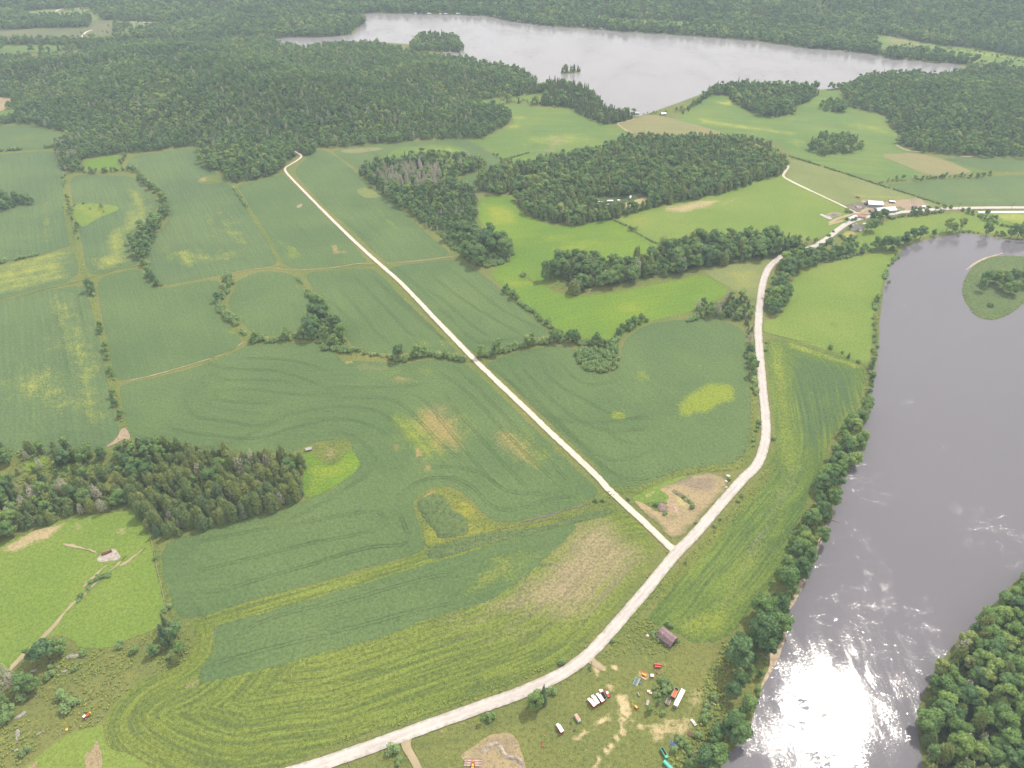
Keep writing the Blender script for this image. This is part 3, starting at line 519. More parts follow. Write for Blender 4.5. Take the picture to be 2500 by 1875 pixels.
# corn
ROAD_PTS = (G('D', [(560, 1690), (640, 1668)]) + G('M', [(0, 1622), (280, 1522), (560, 1420), (800, 1332), (1060, 1240), (1300, 1155), (1500, 1070), (1640, 990), (1770, 892), (1900, 750), (2050, 575), (2200, 400)]) +
    G('Q', [(1090, 1610), (1250, 1420), (1360, 1300), (1500, 1170), (1700, 930), (1900, 700), (2100, 470), (2212, 350)]) + G('K', [(400, 1500), (440, 1420), (472, 1300), (468, 1150), (450, 1000), (438, 850), (425, 700), (416, 580), (420, 480), (432, 350), (450, 240), (485, 150), (550, 88), (610, 55)]) +
    G('C', [(760, 1680), (850, 1638), (940, 1565), (1020, 1505), (1110, 1475), (1200, 1458), (1300, 1448), (1400, 1432), (1600, 1415), (1800, 1405), (2212, 1402), (2700, 1400), (3400, 1405)]))
LANE_PTS = G('A', [(1985, 1022), (2020, 1040), (2038, 1052), (2028, 1070), (1985, 1098), (1935, 1125), (1918, 1145), (1950, 1188), (2080, 1320), (2212, 1455)]) + G('F', [(210, 0), (340, 115), (490, 245), (610, 370), (740, 510), (870, 645), (980, 760), (1140, 915), (1310, 1075), (1500, 1260), (1690, 1435), (1880, 1620)]) + \
    G('Q', [(300, 470), (600, 745), (900, 1020), (1120, 1240), (1230, 1340), (1300, 1375)])
CORN = (G('L', [(1290, 668), (1400, 628), (1500, 594), (1900, 474), (2212, 400)]) + G('M', [(350, 300), (500, 258), (650, 185), (770, 172), (1000, 108), (1300, 38), (1450, 5)]) + G('J', [(1500, 560), (1750, 490), (2000, 420), (2212, 385)]) +
    G('Q', [(0, 815), (200, 745), (400, 745), (520, 800), (700, 930), (860, 1080), (980, 1240), (1000, 1400), (900, 1560)]) + G('M', [(2070, 400), (1950, 560), (1800, 740), (1660, 880), (1560, 950), (1400, 1030), (1060, 1158), (700, 1290), (500, 1350), (0, 1515)]) +
    G('L', [(2212, 1525), (1900, 1640), (1750, 1720), (1060, 1740), (1000, 1640), (930, 1590), (820, 1545), (715, 1500), (708, 1320), (790, 1200), (950, 1065), (1180, 990), (1290, 900), (1325, 790)]))
CORN_WEAR = [(1, PD('M', [(1640, 0), (1850, -60), (2000, 50), (2120, 150), (2180, 260), (2060, 400), (1850, 600), (1650, 700), (1400, 650), (1100, 620), (1000, 560), (1250, 440), (1450, 250)]), 30, .64), (1, PD('M', [(700, 560), (1100, 520), (1600, 620), (1500, 800), (1100, 900), (800, 760)]), 40, .42),
    (2, PD('M', [(700, 680), (1700, 700), (1750, 860), (1500, 960), (900, 980), (600, 860)]), 60, .42), (2, LN('M', 2.2, [(1420, 290), (1530, 290), (1620, 330), (1700, 310), (1735, 250), (1690, 190), (1620, 175)]), 3, .95), (2, LN('M', 2.0, [(1310, 400), (1450, 410), (1530, 440), (1600, 400), (1610, 320)]), 3, .95),
    (2, LN('M', 1.8, [(1120, 540), (1210, 555), (1290, 530), (1300, 450)]), 3, .9), (2, LN('M', 1.6, [(1640, 150), (1760, 170), (1840, 100), (1860, 50)]), 3, .8), (0, PD('M', [(0, 880), (600, 700), (800, 640), (700, 760), (300, 900), (0, 980)]), 20, .5), (0, PD('M', [(500, 1250), (700, 1280), (200, 1450), (0, 1480), (0, 1380)]), 20, .45),
    (2, PD('M', [(940, 1090), (1040, 1040), (1040, 1080)]), 6, .9), (2, PD('L', [(800, 1400), (860, 1340), (900, 1390), (1060, 1420), (1150, 1480), (1040, 1440)]), 8, .6), (1, PD('L', [(1240, 1110), (1330, 1040), (1340, 1090), (1280, 1120)]), 5, .9), (1, PD('L', [(1430, 720), (1500, 690), (1440, 730), (1455, 830), (1440, 830)]), 4, .9)]
LEFT_END = G('L', [(2212, 1200), (1500, 1440), (1150, 1560), (960, 1330), (1100, 1120), (1380, 960), (1400, 700)])
make_sheet('corn_field', CORN, .07, M['corn'], cell=4.5, wear=CORN_WEAR, guide=chaikin(G('L', [(1420, 640), (1440, 860), (1300, 1030), (1050, 1130), (860, 1300), (900, 1450), (1150, 1600), (1500, 1720), (1900, 1650)]) + ROAD_PTS[2:14], 1, False), label='large corn field along the paved road with a withered tan end', smooth=1)
for o in list(SC.objects):
    if o.name.startswith('soybean_field') and 'long tapering' in o.get('label', ''): o.location.z = .06
make_sheet('corn_strip', G('L', [(1290, 668), (1400, 628), (1500, 596), (1900, 478), (2212, 404)]) + G('M', [(350, 302), (500, 262), (650, 200), (760, 190), (800, 215), (700, 262), (300, 392), (0, 470)]) + G('L', [(2212, 478), (1900, 572), (1500, 682), (1420, 712)]), .075, M['corn'], cell=5, smooth=1, rowdir=dirn('L', (1400, 640), (2212, 420)), label='narrow corn strip between the great field and the tapering strip')
make_sheet('reed_strip', G('J', [(940, 672), (1060, 632), (1200, 590), (1400, 545), (1640, 530), (1760, 505), (1900, 455), (2100, 400), (2212, 395), (2212, 430), (2000, 480), (1900, 500), (1640, 570), (1500, 600), (1300, 650), (1100, 715), (1000, 740), (940, 720)]), .16, M['reeds'], wear=[(1, PD('J', [(1060, 650), (1640, 540), (1600, 570), (1100, 700)]), 8, .5)], guide=None, label='pale green strip of tall weeds between the two crop fields')
RIVCORN = G('D', [(1652, 738), (1670, 729), (1709, 737), (1760, 753), (1824, 772), (1862, 788), (1869, 803), (1863, 851), (1848, 889), (1836, 909), (1811, 928), (1790, 960), (1782, 995), (1768, 1030), (1742, 1080), (1722, 1130), (1712, 1180), (1696, 1230), (1660, 1280), (1620, 1320), (1585, 1365), (1550, 1385), (1520, 1391), (1485, 1383), (1468, 1368),
    (1440, 1358), (1415, 1348), (1395, 1338), (1410, 1318), (1470, 1250), (1530, 1180), (1590, 1110), (1632, 1060), (1662, 1010), (1678, 965), (1674, 920), (1667, 860), (1659, 800)])
make_sheet('corn_field', RIVCORN, .07, M['corn_river'], cell=4.5, smooth=1, wear=[(0, PD('D', [(1652, 736), (1690, 735), (1700, 770), (1712, 900), (1735, 1000), (1700, 1040), (1680, 990), (1675, 900)]), 12, .46), (0, PD('D', [(1700, 735), (1860, 788), (1862, 800), (1700, 752)]), 5, .5), (2, PD('D', [(1705, 760), (1850, 800), (1855, 870), (1800, 930), (1750, 980), (1725, 960), (1710, 860)]), 12, .60),
    (1, PD('D', [(1700, 1010), (1740, 1000), (1640, 1200), (1560, 1330), (1540, 1300), (1640, 1150)]), 18, .50), (2, PD('D', [(1640, 1080), (1690, 1090), (1560, 1260), (1500, 1290), (1430, 1330), (1440, 1290), (1560, 1160)]), 18, .45), (0, PD('D', [(1440, 1340), (1560, 1300), (1640, 1270), (1560, 1380), (1470, 1375)]), 14, .52)],
    guide=chaikin(ROAD_PTS[11:28], 1, False), label='riverside corn field between the road and the bank trees')

# hay and pasture
make_sheet('hay_field', G('D', [(1032, 426), (1110, 421), (1118, 456), (1180, 487), (1250, 490), (1320, 470), (1368, 502), (1418, 541), (1420, 556), (1340, 575), (1230, 604), (1165, 622), (1240, 642), (1350, 628), (1480, 602), (1518, 592), (1556, 612), (1577, 630), (1540, 655), (1480, 678), (1400, 693), (1330, 733), (1290, 738), (1220, 725), (1160, 680), (1100, 632), (1052, 588), (1100, 566), (1110, 548), (1085, 520), (1040, 490), (1030, 455)]),
    Z, M['hay'], wear=[(0, PD('D', [(1040, 440), (1100, 445), (1130, 480), (1060, 490)]), 15, .55), (0, PD('F', [(1900, 380), (2150, 370), (2100, 460), (1950, 440)]), 20, .6), (2, PD('D', [(1180, 650), (1300, 640), (1280, 700), (1200, 690)]), 30, .35), (0, PD('D', [(1060, 590), (1200, 620), (1100, 620)]), 12, .45), (0, PD('D', [(1130, 500), (1300, 495), (1400, 545), (1200, 560)]), 40, .36)], rowdir=.3, label='bright green hay field around the middle wood strip', cell=8)
make_sheet('goldenrod_patch', G('F', [(1300, 210), (1340, 195), (1390, 240), (1480, 255), (1540, 230), (1600, 205), (1620, 240), (1590, 300), (1500, 280), (1380, 250)]), .13, M['gold'], label='yellow weed patch at the tip of the middle wood strip')
make_sheet('pasture', G('D', [(1322, 466), (1400, 452), (1500, 428), (1600, 403), (1680, 378), (1696, 375), (1760, 407), (1815, 443), (1850, 466), (1820, 490), (1780, 512), (1740, 522), (1700, 515), (1640, 500), (1560, 512), (1480, 525), (1424, 545), (1372, 503)]), Z, M['pasture'],
    wear=[(1, PD('D', [(1430, 447), (1520, 432), (1560, 430), (1540, 445), (1480, 460), (1440, 458)]), 12, .6), (1, PD('D', [(1555, 440), (1600, 425), (1560, 445)]), 5, .6), (0, PD('D', [(1330, 470), (1420, 455), (1400, 500), (1360, 495)]), 25, .45)], label='light green pasture with a tan strip under the round wood')
make_sheet('meadow', G('D', [(1518, 582), (1560, 574), (1640, 565), (1668, 558), (1652, 590), (1645, 620), (1640, 650), (1600, 635), (1560, 612), (1530, 594)]), Z, M['olive'], wear=[(0, PD('D', [(1560, 585), (1640, 580), (1630, 630), (1580, 610)]), 20, .5)], label='small rough meadow beside the road bend')
make_sheet('pasture', G('C', [(600, 1190), (612, 1135), (625, 1065), (900, 1145), (1200, 1245), (1500, 1335), (1650, 1388), (1640, 1402), (1480, 1418), (1330, 1432), (1260, 1380), (1120, 1380), (1100, 1440), (1000, 1390), (800, 1285)]), Z, M['olive'], wear=[(0, PD('C', [(1000, 1290), (1400, 1320), (1500, 1370), (1100, 1350)]), 20, .5), (2, PD('C', [(700, 1120), (900, 1180), (850, 1230), (650, 1180)]), 25, .4)], label='olive green pasture behind the grey barn')
make_sheet('pasture', G('C', [(-150, 790), (0, 715), (60, 665), (120, 642), (200, 648), (255, 700), (450, 795), (640, 775), (680, 722), (820, 645), (825, 608), (975, 608), (1000, 680), (1050, 735), (1150, 755), (1282, 785), (1285, 835), (1375, 922), (1342, 970), (1400, 1012), (1500, 1030), (1250, 1040), (1380, 1110), (1570, 1188), (1500, 1200), (1400, 1212), (1230, 1232), (900, 1132), (640, 1052), (600, 1000), (540, 960), (440, 932), (230, 908), (100, 875), (-60, 845)]), Z, M['haysoft'],
    wear=[(0, PD('C', [(130, 690), (240, 680), (250, 710), (200, 715)]), 15, .7), (0, PD('C', [(0, 790), (300, 840), (600, 880), (700, 900), (650, 920), (300, 870), (0, 830)]), 18, .52), (0, PD('C', [(900, 800), (1100, 820), (1280, 860), (1350, 920), (1200, 900), (1000, 850)]), 25, .42), (2, PD('C', [(640, 780), (900, 780), (1100, 800), (900, 850), (600, 850)]), 40, .42), (0, PD('C', [(600, 930), (740, 950), (740, 1000), (640, 1000)]), 18, .4)], rowdir=-.25, label='wide rolling green meadow between the hill woods')
make_sheet('dry_field', G('C', [(1212, 1042), (1400, 1035), (1500, 1035), (1620, 1062), (1760, 1105), (1865, 1152), (1850, 1170), (1700, 1182), (1575, 1190), (1400, 1115)]), Z + .05, M['tanfield'], rowdir=-.6, label='brownish dry field below the right hand forest')
make_sheet('verge', G('C', [(1640, 1072), (1740, 1095), (1880, 1142), (1960, 1165), (1880, 1170), (1760, 1110), (1620, 1068)]), Z + .05, M['haysoft'], label='green verge beside the brownish dry field')
make_sheet('pasture', G('B', [(1955, 838), (2085, 798), (2150, 780), (2212, 772)]) + G('C', [(0, 842), (100, 872), (230, 910), (150, 920), (0, 918)]) + G('B', [(2212, 915), (2100, 915), (2060, 895), (1990, 870)]), Z + .05, M['tanfield'], label='tan pasture on the lake shore')
make_sheet('meadow', G('B', [(860, 692), (1000, 680), (1100, 672), (1170, 680), (1250, 702), (1400, 728), (1560, 732), (1650, 732), (1690, 775), (1850, 845), (1950, 842), (1990, 872), (2058, 900), (2050, 922), (1960, 965), (1900, 1000), (1700, 1012), (1560, 1040), (1400, 1085), (1330, 1120), (1285, 1130), (1100, 1030), (958, 946), (1060, 935), (1105, 905), (1200, 855), (1262, 812), (1190, 740), (1000, 705)]), Z, M['haysoft'],
    wear=[(0, PD('B', [(1200, 750), (1350, 790), (1300, 850), (1150, 900), (1120, 930), (1250, 830)]), 25, .55), (1, PD('B', [(1500, 920), (1620, 900), (1640, 970), (1450, 1060), (1430, 1020)]), 30, .48), (0, PD('B', [(1300, 900), (1700, 870), (1900, 960), (1600, 1000), (1200, 1000)]), 60, .42)], rowdir=-.1, label='broad yellow green meadow below the lake')
make_sheet('hay_patch', G('A', [(552, 1098), (620, 1075), (700, 1055), (815, 1050), (805, 1100), (800, 1150), (740, 1152), (640, 1150), (575, 1120)]), Z, M['hay'], label='little bright hay patch enclosed by trees at the upper left')
make_sheet('pasture', G('K', [(470, 505), (540, 492), (590, 445), (612, 350), (645, 215), (760, 142), (900, 122), (1100, 62), (1355, 42), (1345, 90), (1285, 175), (1255, 240), (1245, 310), (1215, 380), (1195, 480), (1185, 600), (1180, 700), (1165, 790), (1100, 790), (950, 722), (800, 682), (650, 637), (520, 602), (455, 590), (450, 540)]), Z, M['pasture'],
    wear=[(2, PD('K', [(880, 500), (960, 520), (960, 560), (900, 540)]), 8, .6), (2, PD('K', [(910, 340), (980, 350), (940, 380)]), 6, .55), (2, PD('K', [(820, 530), (860, 520), (840, 560)]), 6, .55), (0, PD('K', [(600, 600), (750, 620), (900, 690), (700, 650)]), 10, .5)], label='riverside pasture above the corn', cell=6)
make_sheet('pasture', G('D', [(1812, 528), (1840, 510), (1880, 490), (1930, 474), (2000, 466), (2095, 458), (2150, 470), (2200, 488), (2220, 508), (2150, 508), (2080, 496), (2000, 508), (1950, 528), (1930, 538), (1900, 541), (1850, 546)]), Z, M['pasture'], label='green pasture between the farm road and the river')
make_sheet('hay_patch', G('C', [(1960, 1445), (2060, 1438), (2500, 1440), (2500, 1560), (2300, 1540), (2150, 1510), (2040, 1480)]), Z, M['haysoft'], wear=[(0, PD('C', [(1950, 1430), (2500, 1430), (2500, 1560), (2050, 1500)]), 20, .62)], label='yellowish hay patch beside the long white bale row')
make_sheet('pasture', G('H', [(-900, 1300), (0, 905), (200, 835), (400, 752), (600, 712), (840, 690), (870, 660), (925, 700), (975, 790), (1020, 870)]) + G('L', [(1032, 140), (1050, 260), (1078, 420), (1108, 530), (1112, 640), (1060, 728), (900, 775), (800, 825), (680, 850), (540, 860), (500, 800), (430, 765), (330, 770), (270, 830), (200, 900), (100, 975), (0, 1040), (-900, 1600)]), Z, M['pasture'],
    wear=[(1, PD('H', [(0, 950), (100, 890), (250, 800), (440, 770), (370, 830), (330, 890), (230, 890), (100, 960)]), 7, .85), (1, PD('H', [(490, 770), (590, 770), (550, 820), (500, 830)]), 6, .6), (1, PD('H', [(800, 790), (870, 780), (830, 860), (800, 840)]), 6, .65), (1, PD('H', [(570, 850), (610, 850), (600, 865)]), 4, .8), (2, PD('H', [(700, 800), (770, 790), (730, 830)]), 6, .5), (2, PD('H', [(830, 640), (900, 640), (1000, 800), (940, 780)]), 10, .5), (1, PD('H', [(640, 790), (670, 800), (650, 810)]), 4, .6),
          (2, PD('L', [(550, 480), (620, 400), (680, 360), (740, 290), (700, 380), (620, 470)]), 4, .9)], label='lower left pasture with a bare earth scar', cell=5)
make_sheet('farm_grass', G('L', [(700, 1340), (660, 1380), (560, 1390), (430, 1440), (300, 1550), (150, 1660), (60, 1740), (1040, 1740), (990, 1640), (920, 1590), (810, 1548), (708, 1505)]), Z, M['pasture'], label='mown grass corner at the bottom left')
make_sheet('sand_drive', G('L', [(560, 1575), (610, 1555), (640, 1500), (662, 1450), (668, 1520), (692, 1545), (684, 1620), (690, 1740), (600, 1740), (590, 1650)]), .13, M['sand'], smooth=1, label='pale sandy drive at the bottom left')
make_sheet('sand_drive', G('L', [(190, 1659), (260, 1605), (272, 1618), (225, 1660), (180, 1720), (120, 1730)]), .13, M['sand'], smooth=1, label='small sandy corner at the very bottom left')
for i, q in enumerate([[(440, 910), (480, 888), (540, 892), (548, 908), (490, 918), (450, 922)], [(90, 1335), (150, 1280), (185, 1270), (180, 1290), (120, 1330)], [(100, 1440), (110, 1400), (135, 1390), (130, 1470), (118, 1480)], [(380, 975), (400, 965), (410, 975), (390, 985)], [(410, 1010), (460, 995), (465, 1005), (420, 1020)], [(90, 1540), (120, 1525), (130, 1540), (100, 1555)],
                       [(210, 1160), (260, 1175), (255, 1190), (240, 1180)], [(195, 1010), (250, 990), (255, 1000), (210, 1020)], [(240, 1430), (290, 1405), (300, 1412), (250, 1440)]]):
    make_sheet('rock_outcrop', G('L', q), .12, M.setdefault('rock', plain('grey_ledge_rock', (.25, .23, .20, 1), .9, var=.4, scale=.8)), smooth=1, jit=.5, cell=2, edge_step=1.2, height=lambda x, y, d: np.minimum(d * .4, .8), label='grey rock ledge in the lower left scrub')
make_sheet('goldenrod_patch', G('J', [(868, 345), (935, 275), (1040, 246), (1140, 280), (1235, 345), (1315, 440), (1400, 485), (1490, 495), (1600, 480), (1850, 410), (2050, 345), (2212, 345), (2212, 380), (1950, 445), (1700, 480), (1400, 545), (1200, 590), (1060, 632), (940, 665), (932, 600), (900, 470)]), .10, M['gold'], wear=[(0, PD('J', [(868, 345), (1040, 246), (1235, 345), (1400, 485), (1600, 480), (1400, 545), (1060, 632), (940, 665), (900, 470)]), 6, .42), (1, PD('J', [(870, 350), (980, 270), (1040, 262), (960, 300), (880, 360)]), 3, .8)], cell=4, label='golden weed patch around the wet hollow in the great field')
make_sheet('reed_bed', G('J', [(870, 352), (930, 320), (1035, 285), (1075, 340), (1110, 400), (1195, 440), (1232, 495), (1222, 570), (1130, 585), (1040, 600), (1012, 580), (960, 500), (900, 430)]), .18, M['reeds'], cell=3.5, smooth=1, height=lambda x, y, d: np.minimum(d * .5, 1.1) + .15 * wob(x, y, .5), label='grey green reed bed in the wet hollow of the great field')
make_strip('ditch', [G('J', [(1590, 490), (1640, 472), (1720, 452), (1800, 425), (1880, 408), (1960, 385), (2050, 355)])], (1.0, 1.8, 1.6, 1.1, .8), .2, plain('ditch_mud', (.07, .065, .05, 1), .5, var=.4, scale=.3), jit=.6, label='dark muddy ditch crossing toward the gravel lane')
make_sheet('hay_patch', G('J', [(118, 0), (330, -40), (440, 0), (482, 50), (498, 105), (450, 158), (300, 265), (110, 345), (105, 200), (120, 80)]) + G('H', [(2055, 300), (2030, 270)]), Z + .03, M['hay'], label='bright green hay patch beside the lower spruce wood', wear=[(0, PD('J', [(110, 100), (480, 60), (480, 120), (150, 300)]), 15, .6)])
make_sheet('goldenrod_patch', G('F', [(-60, 1335), (0, 1320), (60, 1312), (130, 1300), (150, 1350), (130, 1400), (100, 1440), (60, 1470), (0, 1490), (-60, 1440), (-110, 1400), (-120, 1370)]), .16, M['gold'], wear=[(1, PD('F', [(0, 1360), (60, 1380), (30, 1440), (-20, 1420)]), 5, .6)], label='yellow weed patch around the tiny grey hut')
make_strip('weedy_margin', [G('E', [(600, 262), (625, 380), (650, 470), (672, 560), (700, 680), (722, 780), (750, 900), (775, 960), (800, 1080), (835, 1220)])], 5.6, .11, M['gold'], jit=1.4, label='yellow weedy margin under the left bush row')
make_strip('weedy_margin', [G('A', [(1600, 1290), (1640, 1360), (1700, 1450), (1770, 1560), (1830, 1650)]) + G('E', [(1860, 60), (1895, 110)])], 4.2, .11, M['gold'], jit=1, label='yellow weedy strip splitting the two upper fields')
make_strip('weedy_margin', [G('E', [(0, 372), (200, 318), (420, 265), (560, 235), (650, 205), (800, 150), (960, 130)])], 3.5, .11, M['gold'], jit=1, label='yellow grassy margin crossing the left fields')
make_strip('weedy_margin', [G('A', [(435, 1170), (445, 1300), (450, 1400), (470, 1530), (490, 1650)]) + G('E', [(540, 100), (575, 210)])], (4.9, 4.9, 9.8, 8.4, 6.3, 6.3), .115, M['gold'], jit=1, label='yellow weedy margin down the far left bush row')
make_strip('weedy_margin', [G('E', [(1880, 130), (1930, 150), (2000, 165), (2212, 150)]) + G('F', [(60, 150), (180, 140), (330, 130)])], (4.2, 4.2, 3.5, 4.2, 3.5), .11, M['gold'], jit=1, label='yellow weedy margin left of the gravel lane')
make_strip('weedy_margin', [G('E', [(1500, 470), (1570, 530), (1640, 600), (1690, 645), (1800, 650)])], 6.3, .11, M['gold'], jit=1.5, label='yellow weedy margin below the looping hedge')
make_strip('weedy_margin', [G('E', [(2010, 215), (2050, 290), (2110, 390), (2150, 450)])], 3.5, .11, M['gold'], jit=1, label='yellow weedy margin at the oval field')
make_strip('weedy_margin', [G('Q', [(420, 520), (620, 540), (820, 520), (1100, 400), (1400, 280), (1650, 245), (2000, 240), (2212, 180)]) + G('K', [(340, 1440), (385, 1350), (390, 1200), (380, 1000), (365, 880)])], (6.3, 7.7, 6.3, 5.6, 5.6, 5.6, 4.9, 4.2), .11, M['gold'], jit=1.5, label='golden margin between the bend field and the road')
make_strip('weedy_margin', [G('F', [(1190, 320), (1300, 400), (1400, 480), (1480, 545), (1560, 590), (1700, 625), (1880, 650)])], (2.8, 3.5, 4.2, 4.9, 7.0, 5.6), .115, M['gold'], jit=1, label='golden margin between soybeans and bright hay')
make_strip('weedy_margin', [G('L', [(1035, 120), (1065, 250), (1090, 380), (1130, 520), (1160, 600), (1200, 660)])], 4.2, .11, M['gold'], jit=1, label='yellow fence margin beside the lower left pasture')
make_strip('weedy_margin', [G('D', [(720, 1640), (900, 1574), (1080, 1512), (1200, 1466), (1280, 1418)]), G('D', [(1310, 1385), (1400, 1290), (1450, 1230)]), G('D', [(1420, 1290), (1500, 1205), (1580, 1115), (1640, 1050), (1672, 1000)])], 7, .09, M['gold'], jit=1.3, label='weedy yellow green verge of the paved road')
make_sheet('orange_patch', G('A', [(1325, 1220), (1370, 1195), (1480, 1170), (1495, 1195), (1505, 1240), (1430, 1242), (1350, 1245)]), .12, M['gold'], wear=[(1, PD('A', [(1350, 1200), (1400, 1195), (1390, 1225), (1340, 1225)]), 8, .8)], label='yellow weed patch below the small wood')
make_sheet('goldenrod_patch', G('A', [(500, 1380), (600, 1372), (760, 1385), (815, 1405), (760, 1440), (690, 1460), (620, 1500), (560, 1540), (520, 1500), (490, 1440)]), .12, M['pasture'], wear=[(0, PD('A', [(500, 1380), (815, 1400), (600, 1500)]), 30, .5)], label='rough yellow green patch with bushes at the upper left')
make_sheet('goldenrod_patch', G('B', [(185, 1290), (250, 1260), (330, 1300), (370, 1330), (280, 1340), (230, 1330)]), .12, M['olive'], label='weedy wedge beside the dead-topped wood')

# farmyard, sand triangle and equipment yard
make_sheet('sand_lot', G('Q', [(1000, 500), (1300, 420), (1500, 330), (1700, 300), (1900, 340), (1990, 400), (1960, 480), (1850, 640), (1700, 800), (1550, 960), (1400, 1120), (1280, 1190), (1180, 1170), (1080, 1060), (960, 920), (800, 800), (700, 700), (740, 660), (900, 740), (1050, 860), (1150, 760), (1190, 600)]), .12, M['sand'], cell=3, jit=1.8,
    wear=[(2, LN('Q', 4, [(1000, 500), (1300, 420), (1500, 330), (1700, 300), (1900, 340), (1990, 400), (1960, 480), (1850, 640), (1700, 800), (1550, 960), (1400, 1120), (1280, 1190), (1180, 1170), (1080, 1060), (960, 920), (800, 800), (700, 700)]), 6, .62), (1, PD('Q', [(1250, 450), (1700, 310), (1880, 400), (1750, 560), (1500, 560)]), 9, .72), (0, PD('Q', [(1250, 560), (1450, 620), (1530, 740), (1400, 820), (1280, 740)]), 5, .55), (2, PD('Q', [(1300, 590), (1480, 640), (1510, 700), (1400, 700)]), 4, .6), (2, PD('Q', [(1060, 870), (1330, 850), (1300, 960), (1100, 980)]), 7, .52), (0, PD('Q', [(1150, 1020), (1300, 1050), (1200, 1100)]), 6, .5), (1, PD('Q', [(700, 690), (900, 820), (1050, 960), (900, 930)]), 6, .7)], label='bare sandy lot in the triangle between the roads')
make_sheet('lot_grass', G('Q', [(640, 660), (800, 580), (1000, 480), (1200, 400), (1450, 320), (1300, 410), (1100, 500), (1190, 600), (1200, 720), (1100, 700), (960, 700), (820, 720)]), .11, M['pasture'], cell=3, wear=[(1, PD('Q', [(840, 620), (1020, 530), (1000, 560), (880, 630)]), 3, .9), (2, PD('Q', [(900, 600), (1200, 520), (1150, 690), (950, 690)]), 10, .6)], label='green grass corner of the sandy lot')
YARD = G('M', [(575, 1475), (800, 1388), (1060, 1300), (1340, 1205), (1560, 1110), (1740, 985), (1790, 960)]) + G('Y', [(240, 470), (420, 280), (640, 60)]) + G('Y', [(780, 120), (860, 300), (1100, 360), (1300, 330), (1500, 280), (1500, 500), (1560, 700), (1400, 950), (1350, 1200), (1300, 1400), (1150, 1600), (1000, 1760)]) + G('M', [(1800, 1780), (1000, 1780), (640, 1720), (600, 1560)])
make_sheet('yard', YARD, .05, M['yard'], cell=4, smooth=1, label='olive grass equipment yard beside the road',
    wear=[(2, PD('M', [(560, 1480), (1000, 1330), (1340, 1240), (1300, 1400), (1000, 1450), (800, 1560), (620, 1540)]), 14, .5), (1, PD('Y', [(470, 840), (540, 870), (600, 970), (630, 1090), (590, 1130), (530, 1080), (490, 980)]), 3, 1.0), (1, PD('Y', [(190, 520), (240, 500), (340, 570), (320, 610), (250, 590), (200, 560)]), 2, 1.0), (1, PD('Y', [(410, 555), (470, 570), (475, 605), (430, 600)]), 2, .9),
          (1, LN('Y', 1.6, [(540, 1080), (540, 1200), (520, 1290), (420, 1420), (300, 1540), (200, 1650)]), 2, .82), (1, LN('Y', 1.3, [(0, 1370), (100, 1290), (250, 1180), (380, 1110)]), 2, .82), (1, LN('Y', 1.3, [(620, 1090), (700, 1200), (800, 1230), (900, 1180)]), 2, .82), (1, LN('Y', 1.4, [(220, 590), (300, 700), (400, 790), (480, 880)]), 2, .82), (1, PD('Y', [(365, 725), (410, 730), (410, 785), (380, 760)]), 2, .8),
          (1, PD('Y', [(870, 1240), (960, 1180), (1130, 1110), (1150, 1130), (1000, 1220), (960, 1250), (950, 1370), (880, 1360), (860, 1290)]), 5, .85), (1, PD('Y', [(1000, 1180), (1250, 1080), (1350, 1150), (1200, 1330), (1000, 1330)]), 8, .6), (1, PD('Y', [(1250, 850), (1400, 700), (1450, 800), (1350, 1030), (1200, 1050)]), 8, .55), (1, PD('Y', [(925, 380), (975, 385), (970, 430), (930, 440)]), 3, .75), (1, PD('Y', [(700, 620), (800, 640), (790, 700), (720, 690)]), 2, .82),
          (0, PD('Y', [(640, 350), (900, 500), (1200, 450), (1400, 600), (1200, 800), (1000, 620), (700, 560)]), 14, .38), (2, PD('Y', [(900, 700), (1050, 720), (1060, 900), (1000, 1080), (860, 980), (850, 830)]), 6, .75), (2, PD('Y', [(560, 150), (850, 250), (1100, 330), (1000, 400), (700, 420), (500, 250)]), 12, .5)])
make_sheet('sand_pit', G('M', [(880, 1580), (1000, 1500), (1080, 1450), (1200, 1410), (1280, 1450), (1300, 1540), (1330, 1600), (1340, 1760), (1020, 1760), (1030, 1640), (930, 1620)]), .12, M['sand'], cell=2.5, smooth=1, wear=[(1, PD('M', [(880, 1580), (1100, 1440), (1290, 1450), (1290, 1560), (1180, 1560), (1100, 1500), (1000, 1600)]), 8, .6), (0, PD('M', [(900, 1580), (1000, 1500), (1060, 1480), (980, 1590)]), 6, .5)], label='yellow sand pit at the bottom edge')
make_sheet('farmyard', G('R', [(820, 215), (880, 190), (1050, 195), (1120, 215), (1200, 240), (1330, 215), (1600, 185), (1800, 170), (1880, 190), (1900, 240), (2030, 285), (1950, 310), (1830, 330), (1680, 350), (1630, 380), (1480, 300), (1380, 330), (1200, 440), (1050, 450), (900, 430), (780, 420), (850, 385), (940, 340), (900, 260)]), .12, M['dirt'], cell=3, wear=[(1, PD('R', [(1620, 170), (1800, 180), (1760, 290), (1650, 250)]), 6, .6), (0, PD('R', [(1180, 280), (1420, 240), (1450, 330), (1250, 320)]), 6, .5)], label='bare reddish farmyard around the barns')
make_sheet('feedlot', G('R', [(590, 300), (700, 275), (830, 262), (930, 270), (930, 330), (800, 375), (720, 400), (640, 350)]), .14, plain('dark_feedlot_mud', (.13, .095, .075, 1), .8, var=.4, scale=.12), label='dark muddy feedlot left of the grey barn')
make_sheet('manure_pit', G('R', [(250, 440), (300, 412), (420, 405), (530, 425), (520, 460), (440, 480), (340, 485), (270, 465)]), .14, M['dirt'], wear=[(1, PD('R', [(250, 430), (530, 420), (530, 480), (270, 480)]), 4, .7)], label='round earth bank of the manure pit')
